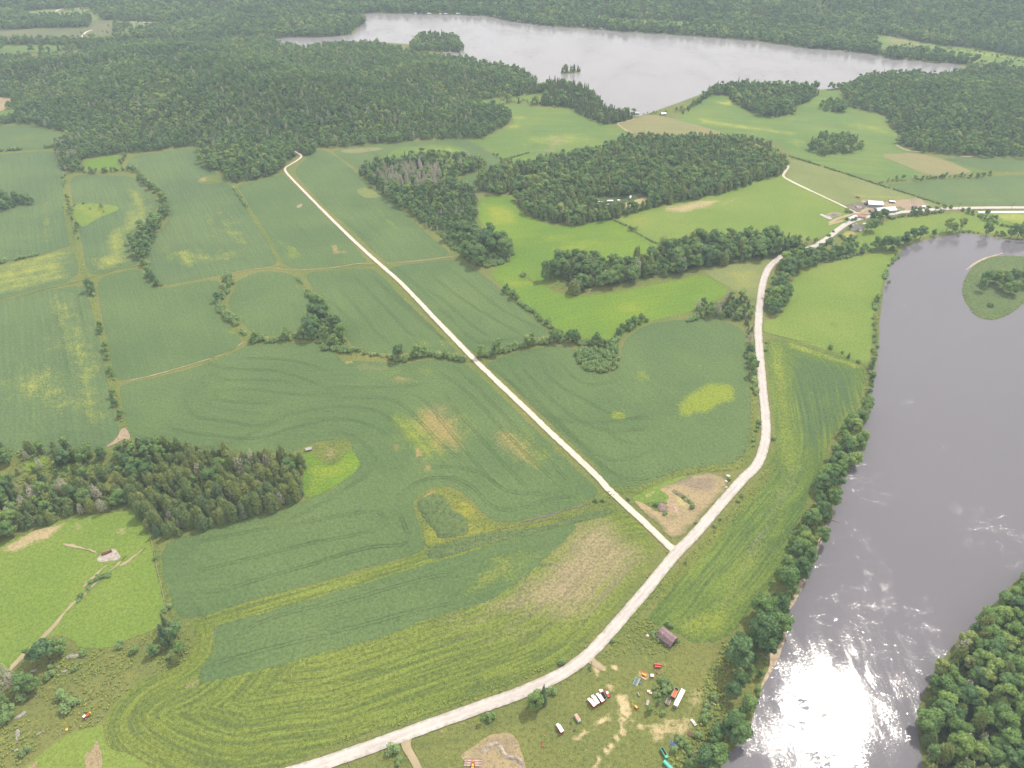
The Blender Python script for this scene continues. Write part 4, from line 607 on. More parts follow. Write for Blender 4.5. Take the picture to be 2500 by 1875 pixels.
make_sheet('slurry', G('R', [(325, 445), (370, 425), (440, 430), (465, 450), (430, 470), (360, 475)]), .3, plain('dark_slurry', (.075, .06, .055, 1), .5, var=.4, scale=.2), label='dark slurry inside the earth bank')
make_sheet('gravel_heap_pad', G('R', [(140, 440), (180, 425), (240, 460), (330, 480), (355, 515), (300, 525), (240, 495), (160, 455)]), .13, plain('grey_gravel_pad', (.36, .34, .33, 1), .9, var=.4, scale=.3), smooth=1, label='grey gravel pad beside the manure pit')
make_sheet('sand_drive', G('R', [(280, 600), (400, 560), (520, 530), (560, 560), (400, 600), (290, 635)]), .12, M['sand'], label='sandy patch behind the roadside bushes at the farm')
make_sheet('garden', G('R', [(530, 780), (620, 705), (700, 700), (770, 770), (700, 830), (620, 870), (540, 830)]), .12, M['tanfield'], wear=[(0, PD('R', [(530, 780), (620, 705), (770, 770), (620, 870)]), 5, .8)], label='golden garden plot beside the farmhouse')
make_sheet('pond_dirt', G('A', [(1995, 1395), (2030, 1375), (2050, 1378), (2020, 1410)]), .12, M['dirt'], label='small bare spot left of the gravel lane')

def clear_sheet(name, key, mat, label, wear=(), **kw): make_sheet(name, CLEAR[key], .12, M[mat], label=label, wear=wear, **kw)
clear_sheet('meadow', 'far_paddock', 'haysoft', 'far green paddock across the lake')
clear_sheet('meadow', 'far_east_meadow', 'haysoft', 'long green meadow beyond the right end of the lake', [(1, PD('C', [(1200, 240), (1450, 260), (1700, 330), (1300, 320)]), 40, .5), (0, PD('C', [(1700, 325), (2212, 400), (2500, 440), (1900, 370)]), 20, .7)])
clear_sheet('marsh', 'far_west_meadow', 'marsh', 'far brown marsh and meadows at the upper left', [(0, PD('A', [(120, 60), (690, 50), (690, 145), (150, 130)]), 40, .7), (0, PD('A', [(740, 130), (1350, 110), (1300, 165), (1000, 200), (850, 260), (780, 200)]), 30, .7)])
clear_sheet('hay_patch', 'far_hay_gap', 'olive', 'narrow far hay gap in the upper left forest')
clear_sheet('hay_patch', 'far_hay_notch', 'olive', 'smallest far hay gap near the top edge')
clear_sheet('meadow', 'hidden_field', 'haysoft', 'long green field hidden behind the left forest hill')
clear_sheet('meadow', 'pit_meadow', 'haysoft', 'green corner below the gravel pit at the left edge')
clear_sheet('gravel_pit', 'pit_sand', 'sand', 'pale gravel pit at the left edge', [(1, PD('A', [(-50, 670), (60, 680), (0, 720)]), 20, .5)])
clear_sheet('meadow', 'lake_clearing', 'haysoft', 'clearing with a tan corner by the lakeside spruces', [(1, PD('B', [(1500, 605), (1640, 605), (1640, 635), (1500, 635)]), 8, .9)])
clear_sheet('caravan_clearing', 'caravan_clearing', 'sand', 'sandy clearing with caravans inside the round wood', [(0, PD('D', [(1350, 425), (1400, 425), (1390, 445), (1350, 448)]), 15, .5)])
clear_sheet('meadow', 'birch_glade', 'pasture', 'small yellow glade at the left end of the round wood')
clear_sheet('sand_drive', 'lane_sand', 'sand', 'pale sand clearing behind the small wood at the lane end')
for h in HOLLOW: make_sheet('hollow', h, .1, M['hay'], jit=2.0, label='bright grassy hollow in the open lower left wood')
make_sheet('dirt_gateway', G('E', [(825, 1230), (855, 1235), (885, 1300), (860, 1320), (820, 1310), (780, 1340), (700, 1370), (780, 1310)]), .13, M['dirt'], smooth=1, label='bare earth gateway at the end of the left bush row')
make_sheet('gravel_pad', G('L', [(640, 262), (690, 210), (760, 175), (800, 205), (820, 235), (790, 262), (730, 262), (680, 275)]), .13, plain('pale_gravel_pad', (.32, .27, .23, 1), .9, var=.3, scale=.4), smooth=1, label='pale gravel pad in the lower left pasture')

# ---------------------------------------------------------------- roads and tracks
make_strip('paved_road', [ROAD_PTS], 8.5, .22, M['paved'], jit=.25, step=3, label='pale paved country road curving beside the river')
make_strip('gravel_lane', [LANE_PTS], (3.6, 4, 4.2, 4.8, 5.4, 5.8, 6, 6.2, 6.2), .20, M['gravel'], jit=.3, step=3, label='straight pale gravel lane running up to the wood')
make_sheet('road_junction', G('Q', [(1190, 1260), (1250, 1285), (1330, 1285), (1400, 1260), (1300, 1420), (1160, 1450), (1195, 1370), (1170, 1330)]), .19, M['gravel'], smooth=2, jit=.2, cell=3, label='gravel mouth where the lane meets the paved road')
make_strip('driveway', [G('M', [(540, 1440), (520, 1500), (560, 1570), (610, 1659), (650, 1740)]), G('Y', [(170, 480), (230, 530), (320, 590)])], (7, 5, 4.4, 4.2), .18, M['track'], label='sandy driveway off the paved road')
make_strip('farm_track', [G('C', [(618, 1118), (622, 1130), (600, 1160), (582, 1185), (600, 1205), (700, 1255), (850, 1325), (1000, 1395), (1060, 1430), (1100, 1445)])], (3.6, 4, 5.4, 3.6, 3.8, 4), .16, M['gravel'], label='narrow gravel farm track coming out of the round wood')
make_strip('driveway', [G('R', [(760, 415), (700, 440), (600, 465), (480, 500), (400, 540), (300, 590)]), G('R', [(760, 415), (900, 420), (1020, 440), (1100, 440)]), G('R', [(1630, 395), (1600, 350)]), G('R', [(850, 400), (940, 340), (1050, 340)])], 5, .15, M['track'], label='sandy farmyard driveway')
make_strip('dirt_track', [G('L', [(50, 1040), (90, 960), (160, 900), (240, 840), (320, 750), (380, 680), (470, 570), (560, 500), (650, 410), (730, 340), (810, 275), (850, 230)]), G('L', [(560, 440), (640, 370), (720, 290)]), G('L', [(810, 300), (900, 240), (985, 175)]), G('L', [(425, 150), (500, 165), (580, 185), (660, 205)])], (4.2, 3.6, 2.8, 2.4, 1.8, 1.4), .15, M['track'], jit=.9, taper=True, label='rutted dirt track across the lower left pasture')
make_strip('dirt_track', [G('E', [(820, 922), (1000, 885), (1160, 842), (1400, 768), (1500, 740), (1580, 700), (1650, 645)])], (.8, 1.5, .9, .7, 1), .15, M['track'], jit=.5, label='faint dirt track between the two middle soybean fields', taper=True)
make_strip('dirt_track', [G('E', [(1500, 195), (1800, 145), (1900, 160), (2000, 168), (2212, 155)]) + G('F', [(100, 140), (200, 120), (330, 120)]), G('F', [(400, 122), (600, 105), (870, 70)])], (.6, 1, 1.3, 1.3, 1.4), .16, M['track'], jit=.4, label='dirt headland track left of the gravel lane', taper=True)
make_strip('dirt_track', [G('B', [(2080, 800), (2040, 815), (1960, 832), (1955, 838), (1990, 865), (2030, 890), (2060, 900)]), G('C', [(1345, 978), (1400, 1010), (1460, 1025), (1530, 1025)]), G('C', [(1780, 1055), (1900, 1062)])], 4.5, .16, M['track'], label='short dirt track at a wood edge')
make_strip('far_road', [G('A', [(318, 120), (345, 100), (385, 70), (415, 60), (500, 58), (600, 50)]), G('A', [(625, 204), (590, 212), (565, 230), (552, 252), (570, 268), (610, 281), (680, 288), (760, 289)]), G('A', [(880, 148), (1000, 152), (1180, 152), (1340, 157)])], 7, .2, M['gravel'], step=10, label='far pale road winding through the marsh')
make_strip('far_road', [G('B', [(1800, 110), (1815, 130), (1830, 145)])], 7, .2, M['gravel'], step=10, label='far pale drive at the paddock across the lake')
make_sheet('parking_apron', G('R', [(690, 620), (760, 590), (790, 600), (760, 640), (720, 650)]), .19, M['gravel'], label='gravel apron by the farmhouse')

# wheel tracks in the crops
TL = {'F': [[(0, 1020), (150, 1025), (400, 1025), (500, 1060), (600, 1160), (700, 1270), (780, 1360), (900, 1440)], [(0, 1085), (200, 1085), (330, 1110), (430, 1170), (500, 1260)], [(0, 1165), (200, 1175), (330, 1230), (400, 1280)], [(0, 955), (300, 960), (650, 940)], [(0, 1250), (100, 1255), (220, 1310), (310, 1400), (325, 1460), (270, 1550), (80, 1650)],
    [(560, 990), (620, 1010), (690, 1080), (860, 1300), (980, 1430), (1070, 1550), (1200, 1650)], [(790, 990), (850, 1090), (1000, 1260), (1170, 1450), (1350, 1640)], [(740, 850), (900, 940), (1100, 1150), (1300, 1370), (1540, 1590)], [(850, 810), (1000, 940), (1200, 1150), (1500, 1450), (1620, 1580)], [(520, 1650), (640, 1570), (780, 1560), (900, 1600), (990, 1659)],
    [(1300, 800), (1400, 930), (1500, 1030), (1620, 1130), (1780, 1230), (1950, 1260), (2212, 1220)], [(1450, 780), (1480, 880), (1560, 940), (1700, 1020), (1850, 1110), (2000, 1170), (2200, 1160)], [(1580, 780), (1640, 880), (1750, 945), (1880, 930), (1990, 880)], [(1100, 810), (1300, 970), (1500, 1140), (1620, 1260), (1790, 1430), (1900, 1530), (2050, 1590), (2212, 1560)],
    [(1180, 870), (1400, 1100), (1700, 1330), (1850, 1430), (1950, 1460), (2212, 1380)], [(1840, 1180), (1920, 1280), (2010, 1340), (2120, 1320)], [(1410, 1110), (1530, 1170), (1750, 1200), (2000, 1180), (2150, 1140)], [(1200, 780), (1330, 940), (1560, 1200), (1700, 1300)],
    [(470, 150), (620, 280), (800, 460), (960, 620), (1000, 660), (1150, 650), (1350, 600)], [(700, 170), (720, 140), (800, 140), (860, 180), (1000, 290), (1150, 420), (1430, 560)], [(690, 300), (850, 420), (960, 530), (1090, 610)], [(560, 350), (800, 590), (930, 700)], [(700, 200), (900, 360), (1100, 480), (1300, 590)],
    [(0, 360), (100, 440), (200, 560), (210, 600)], [(60, 270), (230, 450), (330, 590), (420, 660)], [(170, 200), (400, 420), (520, 570), (620, 630)], [(300, 200), (480, 380), (650, 520), (800, 650)], [(380, 260), (560, 420), (800, 640)]],
  'J': [[(960, 115), (1150, 105), (1320, 150), (1400, 220), (1500, 285), (1700, 290), (1810, 285)], [(750, 310), (830, 240), (980, 180), (1150, 180), (1270, 250), (1350, 350), (1430, 405), (1560, 400), (1750, 330), (1990, 300)], [(760, 310), (750, 380), (780, 480), (830, 580), (810, 640), (700, 640), (550, 655), (350, 710), (0, 815)], [(0, 475), (250, 350), (430, 240), (560, 170)],
    [(0, 510), (350, 440), (500, 415), (620, 410), (680, 450), (670, 500), (590, 530)], [(0, 660), (300, 600), (600, 540)]],
  'E': [[(1240, 1000), (1280, 1140), (1360, 1170), (1600, 1190), (1750, 1230), (1900, 1150), (2100, 1110), (2212, 1090)], [(1120, 1210), (1180, 1250), (1500, 1285), (1780, 1310), (1950, 1230), (2212, 1180)], [(880, 1285), (980, 1295), (1080, 1340), (1400, 1365), (1500, 1355), (1650, 1290), (1900, 1180)], [(1500, 970), (1700, 970), (1950, 1000), (2212, 1010)], [(1500, 970), (1450, 980), (1430, 1020), (1470, 1045), (1700, 1060), (1860, 1070)],
    [(1400, 1060), (1440, 1095), (1600, 1115), (1780, 1140)], [(1380, 770), (1470, 830), (1900, 840), (2100, 920), (2212, 960)], [(1410, 855), (1500, 910), (1700, 905), (1950, 910), (2050, 980)], [(640, 40), (670, 110), (720, 140), (850, 120)], [(410, 300), (500, 300), (530, 380), (550, 480)], [(160, 1200), (190, 1225), (240, 1252)], [(410, 1260), (560, 1262)], [(1360, 870), (1390, 960)], [(1560, 760), (1900, 760), (2100, 800), (2212, 850)],
    [(0, 20), (60, 40), (200, 30)], [(390, 400), (420, 620), (450, 850)], [(270, 800), (320, 1020)]],
  'M': [[(0, 565), (300, 480), (500, 420), (700, 370), (850, 345)], [(0, 750), (300, 680), (500, 620), (700, 570), (870, 540)], [(0, 240), (150, 200), (330, 155), (480, 160), (550, 130), (540, 60), (500, -40)]],
  'L': [[(2212, 550), (1900, 620), (1700, 700), (1600, 770), (1540, 820)], [(1320, 330), (1500, 290), (1900, 190), (2212, 110)], [(1390, 470), (1500, 460), (1700, 400), (2000, 310), (2212, 260)], [(1250, 150), (1500, 100), (1900, 20)], [(1420, 960), (1900, 830), (2212, 760)], [(1300, 560), (1350, 620), (1400, 690)]],
  'A': [[(1100, 1330), (1300, 1290), (1480, 1260), (1580, 1248)], [(1920, 1440), (2080, 1600)], [(460, 1335), (700, 1345), (1050, 1345)], [(0, 1010), (150, 1008), (350, 1000)], [(1000, 1360), (1050, 1380), (1030, 1480), (920, 1540), (840, 1600), (840, 1659)]],
  'B': [[(0, 1385), (200, 1385), (330, 1400), (400, 1480)], [(10, 1160), (60, 1190), (100, 1230)], [(250, 1000), (500, 1150)], [(100, 1470), (300, 1640)], [(220, 1470), (430, 1640)]]}
M['wheel'] = field_mat('wheel_rut_crop', (.067, .108, .037, 1), (.087, .129, .043, 1), YEL, YEL, (.04, .08, .04, 1), fine=.4, bump=0)
tram = []
for tg, ls in TL.items():
    for l in ls:
        q = resample(chaikin(G(tg, l), 2, False), 5, False)
        t = np.gradient(q, axis=0); t /= np.hypot(*t.T)[:, None] + 1e-9; nrm = np.stack([-t[:, 1], t[:, 0]], 1)
        tram += [q + nrm * 1.3, q - nrm * 1.3]
make_strip('wheel_tracks', tram, .34, .13, M['wheel'], jit=.12, step=5, taper=True, label='thin dark wheel tracks curving through the soybean fields')
# ---------------------------------------------------------------- vegetation
def leaf_mat(name, cols, k=2.55):
    m, nt, b, N, L = newmat(name)
    oi = N('ShaderNodeObjectInfo'); cr = N('ShaderNodeValToRGB'); cr.color_ramp.interpolation = 'LINEAR'
    while len(cr.color_ramp.elements) < len(cols): cr.color_ramp.elements.new(.5)
    for i, (p, c) in enumerate(cols):
        cr.color_ramp.elements[i].position = p; cr.color_ramp.elements[i].color = tuple(q * k for q in c) + (1,)
    drift = noise(nt, oi.outputs['Location'], .006, 4, .6)
    L(math_n(nt, 'ADD', math_n(nt, 'MULTIPLY', oi.outputs['Random'], .62), math_n(nt, 'MULTIPLY', ramp(nt, drift, .3, .7), .38)), cr.inputs['Fac'])
    tc = N('ShaderNodeTexCoord'); f = noise(nt, tc.outputs['Object'], .9, 3, .7)
    c = mixc(nt, ramp(nt, f, .3, .7), cr.outputs['Color'], cr.outputs['Color'])
    mm = N('ShaderNodeMix'); mm.data_type = 'RGBA'; mm.blend_type = 'MULTIPLY'; mm.inputs['Factor'].default_value = 1
    L(cr.outputs['Color'], mm.inputs[6])
    g = math_n(nt, 'ADD', math_n(nt, 'MULTIPLY', f, 1.3), .35); cb = N('ShaderNodeCombineColor')
    for i in range(3): L(g, cb.inputs[i])
    L(cb.outputs[0], mm.inputs[7]); L(mm.outputs[2], b.inputs['Base Color'])
    b.inputs['Roughness'].default_value = .8; b.inputs['Specular IOR Level'].default_value = .15
    tr = N('ShaderNodeBsdfTranslucent'); ms = N('ShaderNodeMixShader'); ms.inputs[0].default_value = .32
    L(mm.outputs[2], tr.inputs['Color']); L(b.outputs[0], ms.inputs[1]); L(tr.outputs[0], ms.inputs[2]); L(ms.outputs[0], nt.nodes['Material Output'].inputs['Surface'])
    return m
M['leaf'] = leaf_mat('broadleaf_foliage', [(0, (.034, .062, .026)), (.25, (.052, .088, .030)), (.45, (.078, .120, .034)), (.62, (.050, .086, .036)), (.8, (.098, .140, .038)), (1, (.135, .150, .055))])
M['needle'] = leaf_mat('spruce_foliage', [(0, (.040, .068, .034)), (.3, (.052, .078, .034)), (.6, (.078, .092, .034)), (.85, (.060, .080, .042)), (1, (.11, .105, .065))])
M['olive_needle'] = leaf_mat('olive_spruce_foliage', [(0, (.050, .072, .028)), (.3, (.068, .092, .030)), (.6, (.092, .105, .032)), (.85, (.050, .074, .032)), (1, (.115, .108, .045))])
M['bushleaf'] = leaf_mat('bush_foliage', [(0, (.060, .10, .038)), (.4, (.085, .125, .042)), (.75, (.10, .14, .055)), (1, (.15, .18, .05))])
M['greyleaf'] = leaf_mat('thin_grey_foliage', [(0, (.17, .15, .12)), (.5, (.13, .135, .085)), (1, (.21, .18, .16))])
M['bark'] = plain('grey_brown_bark', (.16, .13, .10, 1), .9, var=.4)
M['deadbark'] = plain('bleached_dead_wood', (.34, .30, .27, 1), .9, var=.3)

def tri_cloud(rng, n, pts_fn, size, up=.35):
    c, nrm = pts_fn(n)
    r = rng.normal(size=(n, 3)) * .75 + nrm * 1.0; r[:, 2] += up
    r /= np.linalg.norm(r, axis=1)[:, None]
    a = np.cross(r, rng.normal(size=(n, 3))); a /= np.linalg.norm(a, axis=1)[:, None] + 1e-9; b_ = np.cross(r, a)
    s = size * rng.uniform(.6, 1.4, n)[:, None]
    v = np.stack([c + a * s, c - a * s * .5 + b_ * s * .86, c - a * s * .5 - b_ * s * .86], 1).reshape(-1, 3)
    return v, np.arange(n * 3).reshape(-1, 3)
def ico(sub=1):
    import bmesh
    bm = bmesh.new(); bmesh.ops.create_icosphere(bm, subdivisions=sub, radius=1)
    v = np.array([x.co[:] for x in bm.verts]); f = np.array([[q.index for q in p.verts] for p in bm.faces]); bm.free(); return v, f
ICO1, ICO2, ICO3 = ico(1), ico(2), ico(3)
def lump(rng, base, rad, seed_f=1.0, amp=.18):
    v, f = base; ph = rng.uniform(0, 6.3, 6)
    n = np.sin(v[:, 0] * 3.1 * seed_f + ph[0]) * np.cos(v[:, 1] * 2.7 * seed_f + ph[1]) + np.sin(v[:, 2] * 3.7 * seed_f + ph[2] + v[:, 0] * 2)
    n2 = np.sin(v[:, 0] * 7 + ph[3]) * np.sin(v[:, 1] * 8 + ph[4]) * np.cos(v[:, 2] * 7 + ph[5])
    return v * np.asarray(rad) * (1 + amp * n + amp * .5 * n2)[:, None], f
def join(parts):
    V, F, o = [], [], 0
    for v, f in parts: V.append(v); F.append(f + o); o += len(v)
    return np.vstack(V), np.vstack(F)
def to_mesh(name, v, f, mat, smooth=False):
    me = bpy.data.meshes.new(name); me.vertices.add(len(v)); me.vertices.foreach_set('co', np.asarray(v, np.float32).ravel())
    f = np.asarray(f, np.int32); me.loops.add(f.size); me.loops.foreach_set('vertex_index', f.ravel())
    me.polygons.add(len(f)); me.polygons.foreach_set('loop_start', np.arange(0, f.size, f.shape[1], dtype=np.int32))
    me.polygons.foreach_set('loop_total', np.full(len(f), f.shape[1], np.int32))
    me.update(calc_edges=True); me.materials.append(mat)
    if smooth: me.polygons.foreach_set('use_smooth', np.ones(len(f), bool))
    return me
def crown_broad(seed, n, size, lobes=9, h=13.0, w=4.6, base=3.2, core=ICO2):
    rng = np.random.default_rng(seed); L_ = []
    for i in range(lobes):
        a = i * 2.4 + rng.uniform(-.5, .5); u = rng.uniform(0, 1); zc = base + (h - base) * (.25 + .58 * u)
        rr = w * .58 * math.sqrt(max(.05, 1 - ((zc - base) / (h - base) - .38) ** 2 * 2.2)) * rng.uniform(.65, 1.05)
        L_.append((np.array([math.cos(a) * rr, math.sin(a) * rr, zc]), rng.uniform(.30, .46) * w * np.array([1, 1, .82])))
    L_.append((np.array([0, 0, h * .78]), w * .42 * np.array([1, 1, .9])))
    parts = [(lump(rng, core, s * .80, 1, .16)[0] + c, core[1]) for c, s in L_]
    def pf(k):
        li = rng.integers(0, len(L_), k); d = rng.normal(size=(k, 3)); d /= np.linalg.norm(d, axis=1)[:, None]
        d[:, 2] = np.where(rng.uniform(size=k) < .75, np.abs(d[:, 2]), d[:, 2])
        C_ = np.array([x[0] for x in L_])[li]; S_ = np.array([x[1] for x in L_])[li]
        return C_ + d * S_ * rng.uniform(.78, 1.12, k)[:, None], d
    parts.append(tri_cloud(rng, n, pf, size)); return join(parts)
def crown_cone(seed, n, size, h=14.0, w=2.6, base=1.2, pw=.85, core=True, round_=.0):
    rng = np.random.default_rng(seed); parts = []
    def rad(t):  # t 0 base..1 top
        return w * ((1 - t) ** pw) * (1 - round_) + round_ * w * np.sqrt(np.clip(1 - (t * 1.02 - .25) ** 2 / .58, 0, 1)) * .95
    if core:
        V = []; F = []; rings = 7; seg = 8
        for i in range(rings):
            t = i / (rings - 1); z = base + (h - base) * t
            for k in range(seg):
                r = rad(t) * .74 * (1.0 if i % 2 else .72) * rng.uniform(.8, 1.15) + .02
                a = k / seg * 6.283 + i * .4; V.append((math.cos(a) * r, math.sin(a) * r, z))
        for i in range(rings - 1):
            for k in range(seg):
                a, b_ = i * seg + k, i * seg + (k + 1) % seg; F += [(a, b_, b_ + seg), (a, b_ + seg, a + seg)]
        parts.append((np.array(V), np.array(F)))
    def pf(k):
        t = 1 - np.sqrt(rng.uniform(0, 1, k)); t = np.clip(t + rng.uniform(-.05, .05, k), 0, 1); a = rng.uniform(0, 6.283, k)
        tier = .82 + .25 * np.abs(np.sin(t * 19 + np.sin(a * 3) * .8)); r = rad(t) * tier * rng.uniform(.72, 1.1, k)
        return np.stack([np.cos(a) * r, np.sin(a) * r, base + (h - base) * t], 1), np.stack([np.cos(a), np.sin(a), np.full(k, .5)], 1)
    parts.append(tri_cloud(rng, n, pf, size, .5)); return join(parts)
def tube(p0, p1, r0, r1, n=5):
    p0, p1 = np.array(p0, float), np.array(p1, float); d = p1 - p0; d /= np.linalg.norm(d) + 1e-9
    a = np.cross(d, [0, 0, 1] if abs(d[2]) < .9 else [1, 0, 0]); a /= np.linalg.norm(a); b_ = np.cross(d, a)
    V = [p + (a * math.cos(k / n * 6.283) + b_ * math.sin(k / n * 6.283)) * r for p, r in ((p0, r0), (p1, r1)) for k in range(n)]
    F = [(k, (k + 1) % n, n + (k + 1) % n) for k in range(n)] + [(k, n + (k + 1) % n, n + k) for k in range(n)]
    return np.array(V), np.array(F)
def trunk_geo(seed, h, top, limbs=5, r=.28, spread=2.6):
    rng = np.random.default_rng(seed); parts = [tube((0, 0, -.4), (.1, .05, top), r, r * .35, 6)]
    for i in range(limbs):
        a = i * 2.4; z = h * .22 + (top - h * .22) * i / max(1, limbs)
        parts.append(tube((0, 0, z), (math.cos(a) * spread, math.sin(a) * spread, z + spread * .9), r * .45, r * .12, 4))
    return join(parts)
def bare_geo(seed, h=12.0):
    rng = np.random.default_rng(seed); parts = [tube((0, 0, -.3), (.15, 0, h), .24, .05, 5)]
    for i in range(34):
        a = rng.uniform(0, 6.28); t = rng.uniform(.2, .97); l = (1.05 - t) * 3.2 * rng.uniform(.5, 1.1); z = h * t
        parts.append(tube((0, 0, z), (math.cos(a) * l, math.sin(a) * l, z + l * rng.uniform(.0, .6)), .09, .03, 3))
    return join(parts)
def bush_geo(seed, n, size, w=1.95, h=2.5):
    rng = np.random.default_rng(seed); L_ = [(np.array([rng.uniform(-.5, .5) * w, rng.uniform(-.5, .5) * w, h * rng.uniform(.3, .55)]), np.array([w, w, h]) * rng.uniform(.38, .55)) for _ in range(5)]
    parts = [(lump(rng, ICO1, s * .85, 1, .2)[0] + c, ICO1[1]) for c, s in L_]
    def pf(k):
        li = rng.integers(0, 5, k); d = rng.normal(size=(k, 3)); d /= np.linalg.norm(d, axis=1)[:, None]; d[:, 2] = np.abs(d[:, 2])
        return np.array([x[0] for x in L_])[li] + d * np.array([x[1] for x in L_])[li] * rng.uniform(.8, 1.1, k)[:, None], d
    parts.append(tri_cloud(rng, n, pf, size)); return join(parts)

# near forms (each is a crown + trunk) and light forms for the woods beyond
FORM = {'broad': [], 'spruce': [], 'olive': [], 'bush': [], 'bare': [], 'thin': []}
for i in range(5):
    w_ = [4.6, 4.0, 5.2, 3.6, 4.4][i]; h_ = [12.5, 13.5, 11.5, 14, 12][i]
    FORM['broad'].append((to_mesh('broad_crown', *crown_broad(20 + i, 1500, .42, 10, h_, w_, 1.1), M['leaf']), to_mesh('broad_trunk', *trunk_geo(i, h_, h_ * .7), M['bark'])))
for i in range(4):
    w_ = [2.5, 2.1, 2.9, 2.3][i]; h_ = [14, 15.5, 12.5, 11][i]
    FORM['spruce'].append((to_mesh('spruce_crown', *crown_cone(40 + i, 900, .40, h_, w_, .8, .85), M['needle']), to_mesh('spruce_trunk', *trunk_geo(i, h_, h_ * .9, 0, .2), M['bark'])))
    FORM['olive'].append((to_mesh('olive_spruce_crown', *crown_cone(60 + i, 1000, .42, h_ * .85, w_ * 1.25, .6, .8, round_=.85), M['olive_needle']), to_mesh('spruce_trunk', *trunk_geo(i, h_, h_ * .7, 0, .2), M['bark'])))
for i in range(3):
    FORM['bush'].append((to_mesh('bush', *bush_geo(80 + i, 260, .28), M['bushleaf']), None))
for i in range(3):
    v, f = bare_geo(90 + i); FORM['bare'].append((to_mesh('bare_branches', v, f, M['deadbark']), None))
for i in range(2):
    a = crown_cone(95 + i, 330, .38, 12, 2.4, 2.5, .7, core=False, round_=.6); FORM['thin'].append((to_mesh('thin_crown', *a, M['greyleaf']), to_mesh('pale_trunk', *bare_geo(97 + i), M['deadbark'])))
LOD = []   # light forms in a fixed order, picked by index
def lod(name, geo, mat):
    o = bpy.data.objects.new('form_%02d_%s' % (len(LOD), name), to_mesh(name, *geo, mat)); LOD.append(o); return len(LOD) - 1
LI = {'broad': [lod('broadleaf', crown_broad(120 + i, 300, .75, 7, 12, [4.6, 4.0, 5.1, 3.7][i], 1.0, ICO1), M['leaf']) for i in range(4)],
      'spruce': [lod('spruce', crown_cone(140 + i, 190, .70, [14, 15.5, 12][i], [2.5, 2.1, 2.8][i], .2), M['needle']) for i in range(3)],
      'olive': [lod('olive_spruce', crown_cone(150 + i, 260, .62, [12, 13, 10.5][i], [3.1, 2.8, 3.3][i], .2, .8, round_=.85), M['olive_needle']) for i in range(3)],
      'bush': [lod('bush', bush_geo(160 + i, 60, .5), M['bushleaf']) for i in range(3)],
      'bare': [lod('bare_tree', bare_geo(170 + i, 12), M['deadbark']) for i in range(2)],
      'thin': [lod('thin_tree', join([crown_cone(175 + i, 150, .6, 12, 2.4, 2.2, .7, core=False, round_=.6), bare_geo(177 + i)]), M['greyleaf']) for i in range(2)]}
M['weed'] = leaf_mat('weed_foliage', [(0, (.10, .135, .032)), (.35, (.10, .13, .035)), (.65, (.15, .155, .035)), (.85, (.085, .11, .035)), (1, (.22, .185, .05))])
LI['weed'] = [lod('weed', bush_geo(180 + i, 14, .3, .8, .8), M['weed']) for i in range(2)]
lod_coll = bpy.data.collections.new('tree_forms')
for o in LOD: lod_coll.objects.link(o)

# candidates: kind, x, y, scale, wood key
CAND = []
def add(kind, x, y, s, key): CAND.append((kind, float(x), float(y), float(s), key))
FIELDS_ = [np.asarray(v) for v in SOY.values()]
TS = {'west_forest': 1.18, 'far_forest': 1.2, 'east_forest': 1.2, 'willow_thicket': 1.15, 'heart_thicket': 1.2, 'creek_thicket': 1.15, 'winding_hedge': 1.15, 'middle_strip': 1.5, 'far_bank_wood': 1.15, 'river_strip': 1.6, 'road_bend_wood': 1.35, 'lower_spruce_wood': 1.42, 'open_wood': 1.35}
def scatter(key, poly, spacing, mix, smin=.75, smax=1.25, jitter=.45, holes=(), far_grow=0.0, inset=0.0, dens=None, near=0):
    ts = TS.get(key, 1.36); spacing *= ts; smin *= ts; smax *= ts
    p = np.asarray(poly, float); (x0, y0), (x1, y1) = p.min(0), p.max(0)
    x0 = max(x0, -3000); x1 = min(x1, 3000); y1 = min(y1, 4300); y0 = max(y0, near)
    ys = []; y = y0; out = []
    while y < y1:
        sp = spacing * (1 + far_grow * max(0, y - 900) / 1000)
        xs = np.arange(x0 + RNG.uniform(0, sp), x1, sp); lim = .78 * (y * CP + CAM_H * SP) + 260; xs = xs[np.abs(xs) < lim]
        out.append(np.column_stack([xs + RNG.uniform(-jitter, jitter, len(xs)) * sp, y + RNG.uniform(-jitter, jitter, len(xs)) * sp, np.full(len(xs), sp / spacing)])); y += sp * .87
    if not out: return
    A = np.vstack(out); k = inside(p, A[:, 0], A[:, 1])
    if inset: k &= signed_in(p, A[:, 0], A[:, 1]) > inset
    for h in holes: k &= ~inside(np.asarray(h), A[:, 0], A[:, 1])
    if dens is not None: k &= RNG.uniform(size=len(A)) < dens(A[:, 0], A[:, 1])
    A = A[k]; kinds = list(mix); wts = np.array([mix[q] for q in kinds], float); wts /= wts.sum()
    # drifts of one kind: choose with smooth noise
    nz = wob(A[:, 0] + 300, A[:, 1], .012) * .22 + RNG.uniform(0, 1, len(A)); nz = nz % 1.0
    ki = np.searchsorted(np.cumsum(wts), nz); ki = np.minimum(ki, len(kinds) - 1)
    sc = np.where(np.array([q == 'spruce' for q in kinds])[ki], .82, 1.0) * RNG.uniform(smin * .82, smax * 1.12, len(A)) * (1 + .10 * wob(A[:, 0], A[:, 1], .03)) * A[:, 2] ** .8
    for (x, y_, _), q, s in zip(A, ki, sc): CAND.append((kinds[q], x, y_, s, key))
